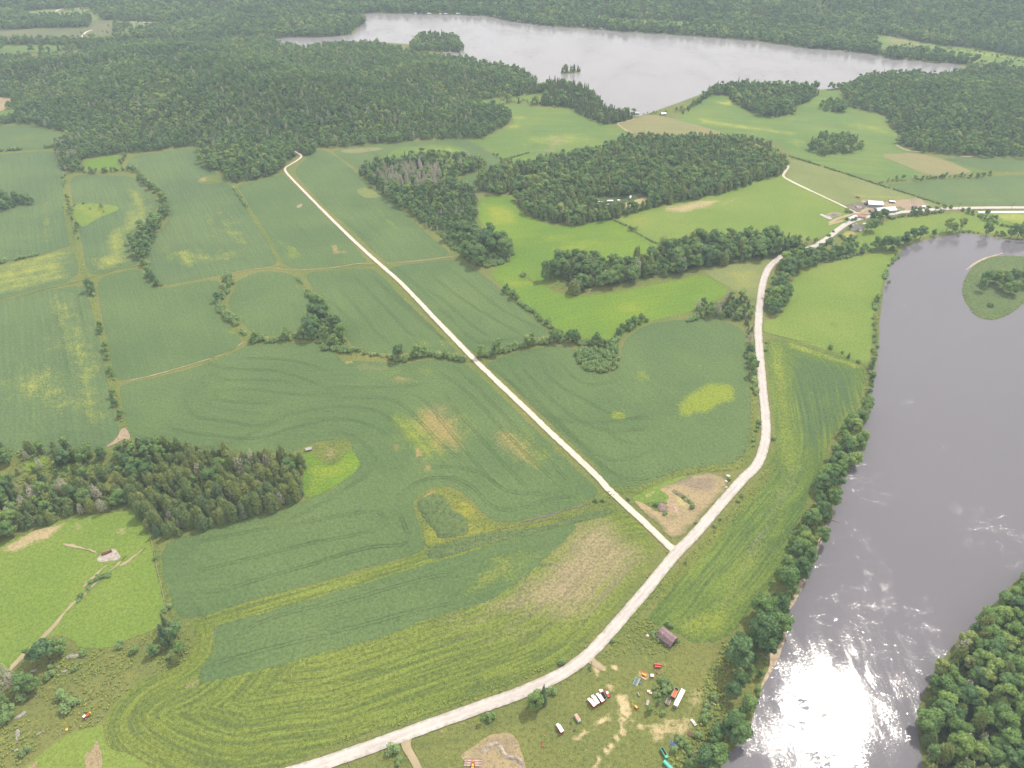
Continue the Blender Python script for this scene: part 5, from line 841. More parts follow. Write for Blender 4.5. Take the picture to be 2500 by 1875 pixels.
def row(key, line, spacing, mix, smin, smax, width=1.5, gaps=.1):
    p = resample(chaikin(line, 1, False), spacing * .75, False); kinds = list(mix); wts = np.array([mix[q] for q in kinds], float); wts /= wts.sum()
    for x, y in p:
        if random.random() < gaps: continue
        k = kinds[int(RNG.choice(len(kinds), p=wts))]
        add(k, x + random.uniform(-width, width), y + random.uniform(-width, width), random.uniform(smin, smax) * (1.5 if k == 'bush' else .85), key)
WH = [P['lake'], P['river']] + [CLEAR[k] for k in CLEAR]
scatter('west_forest', W['west_forest'], 6.6, {'broad': 5, 'spruce': 1.3, 'thin': .3}, .62, 1.0, holes=WH, far_grow=.12)
scatter('west_forest', G('A', [(560, 300), (860, 288), (1250, 270), (1600, 264), (1855, 264), (1865, 303), (1600, 310), (1250, 317), (860, 335), (560, 377)]), 6.6, {'broad': 5, 'spruce': 1}, .62, 1.0)
scatter('west_forest', W['west_forest_point'], 6.4, {'broad': 3, 'spruce': 2}, .8, 1.2, jitter=.4)
scatter('lakeside_spruce', W['lakeside_spruce'], 5.0, {'spruce': 5, 'broad': 1.2}, .75, 1.15, holes=WH)
scatter('lane_wood', W['lane_wood'], 6.4, {'broad': 5, 'spruce': 2}, .75, 1.1, holes=WH)
dead_zone = np.asarray(G('B', [(330, 1180), (560, 1110), (760, 1150), (760, 1260), (560, 1280), (380, 1260)])); low_zone = np.asarray(G('B', [(620, 1380), (940, 1360), (1060, 1440), (1100, 1700), (600, 1560)]))
scatter('centre_wood', W['centre_wood'], 5.6, {'broad': 4, 'spruce': 2, 'thin': .5}, .65, 1.05, holes=[dead_zone, low_zone])
scatter('centre_wood', dead_zone, 4.6, {'thin': 5, 'bare': .6, 'broad': 1}, .6, 1.0)
scatter('centre_wood', np.asarray(G('B', [(620, 1380), (940, 1360), (1030, 1440), (980, 1520), (850, 1560), (700, 1560), (600, 1500)])), 5.0, {'broad': 5, 'thin': .6}, .45, .7)
scatter('willow_thicket', np.asarray(G('B', [(720, 1560), (860, 1550), (1000, 1510), (1050, 1560), (1060, 1600)]) + G('F', [(1230, 20), (1255, 70), (1210, 115), (1060, 150), (980, 120), (900, 60), (830, 10)])), 3.4, {'bush': 5, 'broad': .35}, 1.0, 1.8)
scatter('round_wood', W['round_wood'], 5.4, {'olive': 3, 'broad': 5, 'spruce': 1.2}, .75, 1.15, holes=WH)
scatter('middle_strip', W['middle_strip'], 6.0, {'broad': 6, 'olive': 2, 'spruce': .7, 'thin': .4}, .85, 1.3)
scatter('road_bend_wood', W['road_bend_wood'], 6.0, {'broad': 5, 'bush': .8}, .65, 1.15)
scatter('road_west_wood', W['road_west_wood'], 5.2, {'broad': 3, 'spruce': 1, 'bush': 1.2, 'thin': .4}, .5, .95)
scatter('lake_hill', W['lake_hill'], 6.0, {'broad': 4, 'spruce': 3}, .75, 1.15, holes=[P['lake']])
scatter('small_oval', W['small_oval'], 6.0, {'broad': 4, 'spruce': 2}, .75, 1.05)
scatter('oval_hill', W['oval_hill'], 5.4, {'broad': 4, 'spruce': 3}, .75, 1.0)
scatter('east_forest', W['east_forest'], 6.8, {'broad': 5, 'spruce': 2}, .72, 1.1, holes=WH, far_grow=.1)
scatter('far_forest', W['far_forest'], 7.2, {'broad': 5, 'spruce': 2}, .8, 1.25, holes=WH, far_grow=.28)
scatter('lake_island', P['lake_island'], 6.0, {'spruce': 3, 'broad': 1}, .5, 1.2, jitter=.5)
hollow_d = lambda x, y: np.where(np.min([np.abs(seg_dist(np.asarray(h), x, y)) for h in HOLLOW], 0) < 4, .35, 1.0)
west_open = np.asarray(G('H', [(-900, 320), (0, 285), (150, 265), (330, 280), (600, 285), (720, 350), (735, 430), (760, 540), (500, 545), (300, 550), (0, 520), (-900, 560)]))
scatter('open_wood', west_open, 5.6, {'olive': 3, 'broad': 2.4, 'spruce': 1.3, 'thin': .6, 'bush': 2}, .55, 1.05, holes=HOLLOW, dens=lambda x, y: np.where(wob(x, y, .05) > .1, .85, .42))
scatter('open_wood', W['gravel_pit_wood'], 5.2, {'broad': 4, 'olive': 3, 'spruce': 1.5, 'thin': .5}, .6, 1.1, holes=[west_open] + HOLLOW)
scatter('lower_spruce_wood', G('H', [(768, 270), (800, 240), (890, 228), (1100, 270), (1120, 360), (1000, 480), (850, 520), (790, 440), (770, 350)]), 5.8, {'broad': 5, 'olive': 1.5}, .7, 1.0)
scatter('lower_spruce_wood', W['lower_spruce_wood'], 4.3, {'olive': 8, 'spruce': 1.0, 'broad': .6, 'thin': .2}, .70, 1.05, holes=[np.asarray(G('H', [(768, 270), (800, 240), (890, 228), (1100, 270), (1120, 360), (1000, 480), (850, 520), (790, 440), (770, 350)]))])
scatter('lower_spruce_wood', G('H', [(1600, 400), (1800, 400), (1900, 460), (1800, 600), (1650, 580)]), 9, {'thin': 2, 'bare': 1}, .9, 1.15)
scatter('far_bank_wood', W['far_bank_wood'], 7.6, {'broad': 7, 'thin': .3, 'olive': 2.6}, .85, 1.35, near=60)
scatter('west_edge_wood', W['west_edge_wood'], 5.6, {'broad': 3, 'spruce': 2}, .6, .95)
scatter('river_strip', W['river_strip'], 4.7, {'broad': 5, 'bush': 2.0, 'olive': .4}, .55, 1.0, dens=lambda x, y: np.full(x.shape, .96))
scatter('creek_thicket', G('E', [(2030, 600), (2080, 545), (2130, 480), (2170, 430), (2205, 445)]) + G('F', [(0, 480), (60, 540), (110, 620), (140, 690), (90, 700), (40, 680), (0, 690)]) + G('E', [(2100, 640)]), 4.0, {'bush': 5, 'broad': 1.2}, .9, 1.6)
scatter('heart_thicket', G('F', [(1672, 700), (1760, 700), (1850, 700), (1955, 695), (1965, 770), (1955, 825), (1910, 845), (1840, 858), (1740, 838), (1690, 800)]), 3.1, {'bush': 6}, 1.25, 1.7)
scatter('winding_hedge', G('A', [(890, 1659), (920, 1600), (1000, 1550), (1060, 1470), (1130, 1400), (1145, 1430), (1110, 1500), (1060, 1600), (1020, 1659)]) + G('E', [(1000, 60), (980, 100), (940, 90), (900, 20)]), 4.6, {'bush': 4, 'broad': 2}, .7, 1.5)
# hedges and bush rows
BM = {'bush': 5, 'broad': .9}
row('winding_hedge', G('A', [(940, 1180), (950, 1220), (1000, 1260), (1080, 1300), (1110, 1370), (1135, 1410)]), 4.0, {'bush': 4, 'broad': 2}, .8, 1.5, 3, .02)
row('winding_hedge', G('E', [(950, 80), (980, 120), (1000, 170), (1020, 230), (1050, 262), (1095, 272)]), 3.4, {'bush': 5, 'broad': 1}, .8, 1.3, 3, .02)
row('upper_left_hedge', G('A', [(530, 1140), (560, 1160), (640, 1172), (720, 1162), (800, 1155), (860, 1145), (900, 1160), (940, 1168)]), 4.2, {'bush': 3, 'broad': 3}, .7, 1.1, 3.5, .02)
row('upper_left_hedge', G('A', [(845, 1045), (830, 1080), (815, 1110)]), 5, {'broad': 3, 'bush': 3}, .5, .9, 3, .05)
scatter('upper_left_hedge', G('A', [(370, 975), (560, 900), (620, 920), (600, 1010), (560, 1075), (530, 1140), (430, 1165), (400, 1080)]), 5.8, {'thin': 2, 'broad': 3, 'bush': 2}, .55, .95)
row('far_left_row', G('A', [(430, 1180), (435, 1230), (440, 1260)]), 8, {'bush': 3}, .8, 1.2, 2, .3)
for x_, y_, s_ in [(458, 1335, 1.0), (465, 1360, .7), (428, 1390, .5), (475, 1405, 1.1), (485, 1425, 1.0), (500, 1380, .6), (490, 1475, .7), (525, 1520, .9), (530, 1545, 1.1), (520, 1560, .8), (530, 1600, .6), (565, 1365, .6), (690, 1400, 1.0), (685, 1385, .7), (610, 1400, .5), (700, 1420, .6)]:
    gx_, gy_ = ground('A', x_, y_ + 12); add('broad' if s_ > .65 else 'bush', gx_, gy_, s_ * (.85 if s_ > .65 else 2.2), 'far_left_row')
row('left_bush_row', G('E', [(600, 262), (622, 300), (635, 340)]), 5, BM, 1.0, 1.9, 2, .1)
for q in ([(668, 555), (690, 600)], [(705, 700), (728, 770)], [(735, 840), (745, 870), (770, 900)], [(765, 980), (780, 1030)], [(780, 1060), (800, 1100), (820, 1180)]):
    row('left_bush_row', G('E', q), 4.4, {'bush': 3, 'broad': 2}, .55, 1.1, 2.2, .02)
row('left_edge_row', G('E', [(-100, 150), (0, 118), (35, 108)]), 4, {'bush': 1}, 1.0, 1.7, 1.5, .1); row('left_edge_row', G('E', [(110, 95), (160, 82), (255, 62)]), 4, {'bush': 1}, .8, 1.4, 1.2, .15)
row('left_edge_row', G('A', [(0, 1022), (60, 1018), (95, 1015), (135, 1012)]), 22, {'bush': 1}, 1.2, 1.8, 1.2, .2); row('left_edge_row', G('A', [(320, 998), (370, 990)]), 6, {'bush': 1}, 1.2, 1.8, 1.2, .1)
row('looping_hedge', G('E', [(1525, 195), (1550, 235), (1560, 265)]), 3.2, {'bush': 1}, 1.0, 1.6, 2.2, .02)
row('looping_hedge', G('E', [(1550, 260), (1525, 300), (1505, 345), (1478, 385)]), 3.6, {'bush': 3, 'broad': 2}, .7, 1.5, 3.5, .0)
row('looping_hedge', G('E', [(1480, 385), (1490, 420), (1515, 455), (1540, 475)]), 3.2, {'bush': 3}, 1.1, 2.0, 2.0, .02); row('looping_hedge', G('E', [(1545, 500), (1580, 512), (1600, 525)]), 3.4, {'bush': 1}, 1.3, 2.0, 1.6, .02)
row('creek_hedge', G('E', [(1630, 580), (1660, 600)]), 4, {'bush': 1}, .8, 1.3, 1.5, .1)
row('creek_hedge', G('E', [(1705, 648), (1740, 640), (1800, 640), (1870, 640), (1900, 625), (1960, 628), (2040, 620), (2110, 632)]), 3.3, {'bush': 4, 'broad': .5}, 1.0, 2.0, 2.2, .02)
row('creek_hedge', G('F', [(-20, 690), (60, 705), (150, 715), (200, 712)]), 3.6, {'bush': 3}, 1.1, 1.8, 2, .02)
row('creek_hedge', G('F', [(220, 720), (300, 738), (420, 755)]), 4.5, {'bush': 3}, .6, 1.1, 1.5, .1)
row('creek_hedge', G('F', [(425, 765), (520, 775), (560, 755), (600, 745), (680, 735), (740, 735), (800, 750), (860, 765), (925, 772)]), 3.2, {'bush': 4, 'broad': .5}, 1.1, 2.0, 2.2, .01)
row('creek_hedge', G('F', [(990, 755), (1040, 748), (1100, 735), (1170, 715), (1230, 705), (1290, 685), (1360, 670), (1420, 660), (1500, 648)]), 3.2, {'bush': 4, 'broad': .4}, 1.1, 1.9, 2.2, .01)
row('creek_hedge', G('F', [(1500, 650), (1560, 632), (1620, 640), (1700, 655), (1780, 665), (1850, 680), (1930, 685)]), 3.2, {'bush': 3, 'broad': .9}, .9, 1.7, 3.4, .01)
row('creek_hedge', G('F', [(1940, 680), (1950, 650), (1940, 620), (1980, 590), (2020, 570), (2050, 545), (2100, 520), (2140, 505)]), 3.4, {'bush': 4, 'broad': 1}, .9, 1.8, 2.8, .02)
row('creek_hedge', G('K', [(-60, 505), (-20, 495), (20, 478), (60, 470)]), 4.2, {'bush': 4, 'broad': .6}, .9, 1.5, 2, .05)
row('hay_hedge', G('F', [(1192, 300), (1225, 325), (1260, 350), (1280, 375)]), 3.2, {'bush': 3, 'broad': 1}, .8, 1.5, 1.6, .02)
row('hay_hedge', G('F', [(1290, 385), (1340, 420), (1385, 460), (1470, 530), (1500, 550)]), 5.2, {'bush': 3}, .7, 1.6, 1.8, .2)
row('hay_hedge', G('F', [(1510, 570), (1560, 600), (1620, 615), (1640, 625)]), 4.4, {'bush': 3}, .6, 1.4, 4, .1)
row('oval_hedge', G('E', [(2012, 215), (2040, 265)]), 4.6, {'bush': 3}, .7, 1.1, 1.4, .2); row('oval_hedge', G('E', [(2082, 320), (2110, 365), (2145, 410), (2180, 450), (2200, 475)]), 3.4, {'bush': 3}, .9, 1.6, 1.8, .05)
row('strip_row', G('A', [(1580, 1272), (1605, 1310), (1630, 1350), (1665, 1400)]), 3.8, {'bush': 3}, .6, 1.2, 1, .2)
row('meadow_row', G('B', [(1115, 1040), (1145, 1055), (1190, 1085), (1245, 1115), (1290, 1140)]), 7, {'bush': 3, 'broad': .6}, .7, 1.4, 2, .25)
row('meadow_row', G('B', [(1228, 1068), (1360, 1032)]), 3.0, {'bush': 3}, .5, .9, .6, 0)
row('meadow_row', G('B', [(1892, 1462), (1960, 1500), (2030, 1530)]), 4.4, {'bush': 3}, .5, .9, .8, .1); row('meadow_row', G('B', [(2070, 1565), (2150, 1610), (2212, 1640)]), 4.4, {'bush': 3}, .5, 1.0, .8, .1)
row('meadow_row', G('B', [(2035, 1555), (2075, 1560)]), 4.5, {'broad': 1}, .6, .8, 2, 0)
row('farm_field_row', G('C', [(628, 1055), (780, 1102), (900, 1140), (1060, 1190), (1220, 1245), (1400, 1300), (1600, 1365), (1690, 1392)]), 3.4, {'bush': 3}, .5, .9, .8, .05)
row('farm_tree_row', G('C', [(1235, 1238), (1300, 1225), (1370, 1218), (1450, 1215), (1560, 1215), (1640, 1205)]), 6, {'bush': 3, 'broad': 3}, .5, .95, 3, .1)
row('farm_tree_row', G('C', [(1500, 1220), (1580, 1205), (1700, 1200), (1800, 1195), (1900, 1195), (2000, 1180)]), 5, {'broad': 4, 'bush': 2}, .5, .9, 4, .05)
row('road_ditch_row', G('R', [(1300, 505), (1420, 500), (1560, 470), (1700, 455), (1850, 440), (2000, 420), (2212, 400)]) + G('X', [(900, 235), (1100, 228)]), 4.0, {'bush': 3, 'broad': .3}, .8, 1.5, 1.8, .08)
row('road_ditch_row', G('X', [(1150, 235), (1300, 290), (1450, 340), (1560, 390), (1700, 440), (1850, 490), (1930, 510)]), 4.6, {'bush': 3, 'broad': .7}, .7, 1.3, 2.5, .08)
row('farm_hedge', G('R', [(360, 720), (430, 680), (500, 640), (560, 600), (600, 570)]), 4.4, {'bush': 3, 'broad': .8}, .7, 1.4, 1.8, .08)
row('farm_hedge', G('R', [(470, 800), (520, 830), (580, 880), (640, 910), (700, 870), (770, 810)]), 3.6, {'bush': 3, 'broad': 1.2}, .8, 1.3, 1.6, .03)
row('farm_hedge', G('R', [(210, 940), (300, 905), (360, 880)]), 5, {'bush': 3, 'broad': .8}, .8, 1.3, 1.6, .1)
row('verge_row', G('K', [(345, 720), (360, 780), (375, 850), (385, 900), (395, 960), (400, 1010)]), 5.2, {'bush': 4, 'broad': 1.2}, .9, 1.6, 1.8, .1)
row('verge_row', G('K', [(465, 640), (470, 720), (468, 800), (478, 900), (480, 980)]), 6.5, {'bush': 4}, .7, 1.2, 1.2, .25)
row('verge_row', G('K', [(420, 1200), (400, 1260), (380, 1350)]), 8, {'bush': 4}, .8, 1.2, 1.2, .25)
row('river_bank_row', G('K', [(1360, 60), (1330, 110), (1290, 160), (1270, 220)]), 5, {'bush': 4}, .9, 1.5, 1.6, .1); row('river_bank_row', G('K', [(1235, 340), (1215, 380), (1208, 430)]), 3.6, {'bush': 3, 'broad': 1}, .9, 1.4, 1.5, 0)
row('river_bank_row', G('K', [(1200, 470), (1205, 560), (1208, 640), (1205, 700), (1195, 790)]), 6, {'bush': 4}, .7, 1.2, 1.6, .2); row('river_bank_row', G('K', [(1175, 805), (1160, 830), (1185, 880), (1185, 940), (1165, 980), (1150, 1060)]), 4.2, {'bush': 2, 'broad': 3}, .55, .85, 2.5, .02)
row('pasture_ditch_row', G('K', [(870, 110), (960, 90), (1040, 75), (1150, 35), (1250, 25), (1340, 30)]), 5, {'bush': 3, 'broad': .5}, .7, 1.2, 1.5, .1)
row('far_lake_row', G('C', [(1300, 385), (1400, 360), (1500, 370), (1640, 395), (1760, 420), (1830, 440)]), 6.0, {'broad': 3, 'spruce': 2}, .6, 1.05, 6, .03)
row('far_lake_row', G('B', [(1900, 200), (1990, 195), (2060, 198), (2130, 215), (2212, 225)]), 7, {'broad': 3}, .8, 1.3, 5, .03)
row('east_meadow_row', G('C', [(1700, 330), (1900, 360), (2100, 395), (2212, 420)]), 14, {'bush': 3, 'broad': 1}, .8, 1.4, 3, .2)
row('south_lake_row', G('C', [(-100, 765), (-60, 745), (0, 705), (60, 655)]), 6, {'broad': 2, 'spruce': 2}, .6, 1.0, 4, .03); row('south_lake_row', G('B', [(2140, 772), (2200, 768), (2260, 772)]), 7, {'broad': 2, 'bush': 2}, .5, .8, 2, .1)
row('lane_end_row', G('A', [(2060, 1030), (2100, 1048), (2120, 1020)]), 6, {'broad': 3, 'spruce': 1}, .7, 1.0, 4, 0)
row('shore_row', G('X', [(1160, 600), (1240, 598), (1330, 605), (1430, 625)]), 4, {'bush': 2}, .6, 1.1, 1.5, .1)
row('shore_row', G('X', [(1700, 660), (1800, 655), (1900, 665)]), 5, {'broad': 2, 'bush': 2}, .5, .8, 2, .05)
row('dirt_track_row', G('L', [(500, 570), (560, 500), (600, 455), (620, 410), (660, 370), (740, 350)]), 5.4, {'bush': 3}, .5, 1.1, 1.5, .2)
for g_ in ('gold', ): pass

# single trees and bushes one can point to: kind, tile, x, y (foot), scale, label
SOLO = [
 ('broad', 'M', 1400, 1250, 1.0, 'round dark tree beside the paved road at the bottom'), ('spruce', 'M', 1455, 1215, .95, 'narrow upright tree touching the round roadside tree'), ('bush', 'M', 1510, 1160, 1.6, 'small bush on the verge just right of the roadside trees'),
 ('broad', 'M', 1045, 1350, .42, 'small green sapling on the verge by the utility pole'), ('bush', 'M', 1100, 1325, 1.7, 'dark round bush at the edge of the paved road'), ('bush', 'M', 440, 1560, 2.0, 'leafy bush in the grass corner left of the driveway'), ('bush', 'M', 1590, 945, 1.6, 'lone bush on the corn side of the road bend'),
 ('bush', 'M', 480, 1620, 1.4, 'low bush at the bottom edge left of the driveway'),
 ('broad', 'N', 590, 500, 1.45, 'big full crowned tree above the river beach'), ('broad', 'N', 420, 640, 1.25, 'big tree on the bank behind the river beach, upper of the pair'), ('broad', 'N', 440, 830, 1.6, 'largest bank tree right behind the river beach'), ('broad', 'N', 270, 960, 1.55, 'wide bank tree at the yard side below the largest one'),
 ('broad', 'N', 60, 1620, .8, 'bank tree at the bottom edge beside the river'), ('broad', 'N', 250, 1390, .95, 'rounded bank tree near the bottom beside the water'), ('broad', 'N', 230, 1180, .8, 'dense bank tree between the yard and the sun glitter'),
 ('broad', 'N', 690, 360, 1.0, 'leafy bank tree at the top of the river beach'), ('broad', 'N', 650, 250, .9, 'bank tree leaning over the riverside corn'), ('broad', 'N', 720, 150, .85, 'brownish green bank tree beside the grey river'),
 ('broad', 'K', 1040, 1290, 1.35, 'dark wide tree overhanging the corn and the river'), ('broad', 'K', 1090, 1200, .9, 'leafy tree at the water above the dark wide one'), ('broad', 'K', 1110, 1330, 1.0, 'bank tree whose branches reach over the water'), ('broad', 'K', 1000, 1420, 1.1, 'dark bank tree between corn and water'), ('broad', 'K', 960, 1500, 1.15, 'thick bank tree at the widest part of the river'),
 ('broad', 'K', 1290, 275, .5, 'round bush-like tree standing at the waterline by the pasture'), ('bush', 'K', 900, 690, 1.8, 'dark low bush on the line between pasture and corn'), ('bush', 'K', 985, 725, .9, 'tiny bush on the line between pasture and corn'), ('spruce', 'K', 1025, 755, .42, 'small spruce on the line between pasture and corn'), ('bush', 'K', 1088, 785, 1.5, 'rightmost bush on the line between pasture and corn'),
 ('broad', 'K', 1520, 510, .01, ''), 
 ('broad', 'K', 1940, 270, .95, 'dark tree at the left of the island grove'), ('broad', 'K', 2010, 260, 1.0, 'dark tree in the middle of the island grove'), ('broad', 'K', 2060, 300, 1.05, 'broad tree at the front of the island grove'), ('broad', 'K', 2110, 330, 1.0, 'rounded tree at the right front of the island grove'), ('broad', 'K', 1910, 310, .8, 'light green tree at the left front of the island grove'), ('broad', 'K', 2130, 240, .85, 'back tree of the island grove'), ('broad', 'K', 2195, 235, .95, 'tree at the right edge of the photo on the island'), ('bush', 'K', 1972, 415, 2.2, 'single dark bush low on the river island'), ('broad', 'K', 2180, 290, .7, 'small island tree at the right edge of the photo'),
 ('broad', 'K', 380, 870, 1.0, 'dark round tree on the left verge of the curving road'), ('bush', 'K', 522, 1310, 1.4, 'small bush on the right verge of the road'),
 ('broad', 'C', 645, 1640, .95, 'tree at the end of the middle wood near the road'), ('broad', 'C', 745, 1640, .85, 'roundish tree just left of the farm road bend'), ('broad', 'C', 800, 1640, .7, 'small tree beside the farm road bend'),
 ('broad', 'R', 1210, 560, 1.15, 'dark bushy tree beside the white roofed barn'), ('broad', 'R', 1110, 565, 1.05, 'grey green tree in front of the barnyard'), ('broad', 'R', 1020, 540, .8, 'tree overhanging the road in front of the barns'), ('broad', 'R', 1180, 500, .9, 'dark tree touching the white roofed barn'), ('broad', 'R', 1000, 720, 1.2, 'large round tree right of the farmhouse'), ('broad', 'R', 920, 760, .85, 'shaggy tree in front of the farmhouse'),
 ('broad', 'R', 590, 570, .5, 'small tree left of the pale shed'), ('broad', 'R', 655, 690, .5, 'bushy tree left of the farmhouse'), ('bush', 'R', 740, 530, 1.9, 'bush in front of the pale shed'), ('bush', 'R', 690, 545, 1.5, 'small bush left in front of the pale shed'), ('bush', 'R', 290, 800, 1.6, 'lone bush left of the curving farm road'), ('bush', 'R', 365, 740, 1.1, 'lone shrub in the pasture by the road'), ('bush', 'R', 600, 395, 1.8, 'bush beside the farm track corner'), ('bush', 'R', 680, 410, 1.4, 'second bush beside the farm track corner'),
 ('broad', 'X', 180, 820, 1.0, 'bank tree at the left end of the river bend'), ('broad', 'X', 300, 760, 1.05, 'spreading bank tree at the head of the river bend'), ('broad', 'X', 450, 720, 1.1, 'tall dark bank tree at the head of the river bend'), ('broad', 'X', 680, 670, .6, 'small bank tree between two big ones at the river bend'), ('broad', 'X', 890, 600, 1.15, 'broad dark tree reflected in the river bend'), ('broad', 'X', 1000, 600, .8, 'smaller tree leaning on the broad reflected one'), ('broad', 'X', 1120, 600, 1.05, 'tall rounded tree at the waterline of the river bend'),
 ('broad', 'X', 1570, 655, 1.05, 'single wide tree right of centre at the river bend'), ('broad', 'X', 1980, 700, 1.1, 'open crowned tree at the right part of the river bend'), ('broad', 'X', 2090, 710, 1.1, 'big tree near the right edge at the river bend'), ('broad', 'X', 2190, 720, 1.1, 'tree cut by the right edge at the river bend'), ('broad', 'X', 1550, 375, .7, 'tree on the ditch line by the white bale row'), ('broad', 'X', 1715, 400, .5, 'small tree at the corner of the yellowish hay patch'), ('broad', 'X', 2200, 560, .8, 'tree at the right edge above the river bend'), ('bush', 'X', 1480, 345, 1.8, 'shrub on the ditch line below the farm road'), ('bush', 'X', 960, 195, 1.9, 'bush at the field corner above the farm road'), ('bush', 'X', 740, 205, 1.7, 'bush in the verge above the farm road'), ('bush', 'X', 870, 195, 1.3, 'shrub in the verge above the farm road'), ('bush', 'X', 1740, 620, 1.3, 'shrub right of the wide tree at the river bend'),
 ('spruce', 'F', 1250, 700, .52, 'small pointed spruce in the creek hedge right of the lane'), ('spruce', 'F', 635, 735, .48, 'pointed sapling in the creek hedge left of the lane'), ('broad', 'F', 560, 765, .5, 'tree in the creek hedge left of the lane'), ('broad', 'F', 1560, 650, .55, 'grey green tree in the creek hedge by the hay field'), ('bush', 'F', 1325, 205, 2.0, 'low bush at the tip of the yellow weed patch'), ('bush', 'F', 1377, 448, 2.2, 'round bush in the hay field margin'), ('bush', 'F', 1485, 525, 2.2, 'bush in the lower hay field margin'), ('broad', 'F', 170, 728, .42, 'bright green shrubby tree at the end of the creek thicket'),
 ('broad', 'L', 330, 930, .95, 'large rounded tree beside the dirt track at the lower left'), ('broad', 'L', 420, 880, .7, 'light green tree joined to the large track-side tree'), ('broad', 'L', 230, 930, .55, 'bushy tree at the left of the large track-side tree'), ('spruce', 'L', 1110, 770, .75, 'dark spruce at the head of the lower left tree clump'), ('broad', 'L', 1210, 790, .85, 'olive tree in the lower left clump beside the corn'), ('broad', 'L', 1130, 840, .45, 'grey green bush-like tree in the lower left clump'), ('broad', 'L', 1050, 890, .5, 'low spreading tree at the left of the lower left clump'), ('broad', 'L', 1230, 900, .6, 'rounded tree at the bottom of the lower left clump'), ('olive', 'L', 1200, 940, .5, 'small conifer under the lower left clump'), ('spruce', 'L', 1120, 690, .5, 'narrow spruce above the lower left clump'), ('bush', 'L', 1160, 900, 1.7, 'bush below the lower left clump'),
 ('bush', 'L', 825, 835, 1.6, 'small dark bush on the pasture edge at the lower left'), ('bush', 'L', 920, 870, 1.9, 'pinkish brown bush on the scrub slope'), ('bush', 'L', 425, 1190, 2.2, 'dark round bush on the scrub slope above the red tractor'), ('bush', 'L', 480, 1260, 2.5, 'brown bush just above the red tractor'), ('bush', 'L', 560, 885, 1.6, 'bush beside the grey rock ledge'), ('bush', 'L', 510, 990, 1.2, 'small bush in the middle of the scrub slope'), ('bush', 'L', 345, 1050, 1.6, 'bush on the left scrub slope'), ('bush', 'L', 350, 985, 1.2, 'shrub just below the large track-side tree'), ('bush', 'L', 525, 1220, 1.3, 'shrub next to the brown bush by the tractor'), ('bush', 'L', 180, 1560, 1.6, 'shrub near the bottom left corner'), ('bush', 'L', 40, 1350, 2.6, 'dark shrub mass at the left edge near the bottom'), ('bush', 'L', 1055, 245, 1.2, 'bush on the fence line by the soybeans'), ('bush', 'L', 1135, 590, 1.6, 'bush on the fence line near the corn corner'),
 ('thin', 'L', 60, 1060, .8, 'grey thin-leaved tree at the lower left edge'), ('thin', 'L', 110, 1120, .75, 'greyish tree in the lower left grove'), ('bare', 'L', 40, 1190, .6, 'bare pale dead tree at the lower left edge'), ('broad', 'L', 250, 1130, .7, 'bluish green tree in the lower left grove'), ('broad', 'L', 180, 1130, .7, 'dark tree in the lower left grove'), ('broad', 'L', 40, 1250, .6, 'leafy tree at the left edge below the grey trees'), ('bush', 'L', 140, 1190, 2.2, 'spreading bush under the lower left grove'), ('bush', 'L', 60, 1270, 2.0, 'green bush at the left edge below the grove'), ('thin', 'L', 10, 1140, .8, 'grey tree cut by the left edge'),
 ('broad', 'Y', 820, 1050, .5, 'bright topped small tree in the middle of the equipment yard'), ('broad', 'Y', 920, 960, .42, 'small dark tree beside the grey tipping trailer'), ('bush', 'Y', 960, 760, 2.4, 'shrub clump left of the orange lined trailer, upper'), ('bush', 'Y', 1010, 740, 2.2, 'green shrub above the orange lined trailer'), ('bush', 'Y', 1000, 830, 2.4, 'dense shrub left of the orange lined trailer'), ('bush', 'Y', 1050, 790, 1.7, 'shrub touching the top of the orange lined trailer'), ('bush', 'Y', 930, 700, 1.8, 'grey twiggy shrub below the rusty plough'), ('bush', 'Y', 880, 800, 1.4, 'shrub by the small white crates'), ('bush', 'Y', 900, 890, 1.8, 'shrub right of the pale trailer frame'), ('bush', 'Y', 970, 1070, 1.8, 'low shrub below the grey tipping trailer'),
 ('bush', 'Y', 850, 230, 1.9, 'bush at the left end of the weathered barn'), ('bush', 'Y', 1010, 120, 1.7, 'bush behind the weathered barn'), ('bush', 'Y', 1060, 145, 1.4, 'low bush at the back wall of the weathered barn'), ('bush', 'Y', 910, 290, 1.3, 'shrub at the front of the weathered barn'), ('bush', 'Y', 1130, 280, 1.4, 'shrub at the right end of the weathered barn'), ('bush', 'Y', 420, 300, 1.6, 'lone dark bush on the verge above the yard'), ('bush', 'Y', 180, 590, 1.3, 'bush at the mouth of the sandy yard drive'), ('bush', 'Y', 1110, 1340, 1.9, 'shrub above the blue frame'), ('bush', 'Y', 1080, 1480, 2.2, 'shrub between the two green wagons and the river trees'), ('bush', 'Y', 1180, 1400, 2.4, 'bright shrub right of the blue frame'), ('bush', 'Y', 1230, 1480, 2.4, 'bushy shrub on the slope above the bank trees'), ('bush', 'Y', 1330, 1330, 2.4, 'light green shrub on the bank slope'), ('bush', 'Y', 1400, 1150, 2.2, 'bright shrub right of the white car'), ('bush', 'Y', 1450, 1080, 2.4, 'green shrub between the white car and the bank trees'), ('bush', 'Y', 1500, 900, 2.4, 'shrub mass at the edge of the bank trees'), ('bush', 'Y', 1440, 990, 2.0, 'shrub by the pale log on the bank'),
 ('broad', 'Y', 1390, 1480, .7, 'bank slope tree near the bottom'), ('broad', 'Y', 1500, 1400, .75, 'dark bank slope tree near the bottom'), ('thin', 'Y', 1540, 1370, .7, 'brownish tree on the bank slope'), ('broad', 'Y', 1320, 1620, .8, 'grey green tree at the bottom edge of the bank'), ('broad', 'Y', 1240, 1640, .6, 'small tree at the bottom edge left of the bank'),
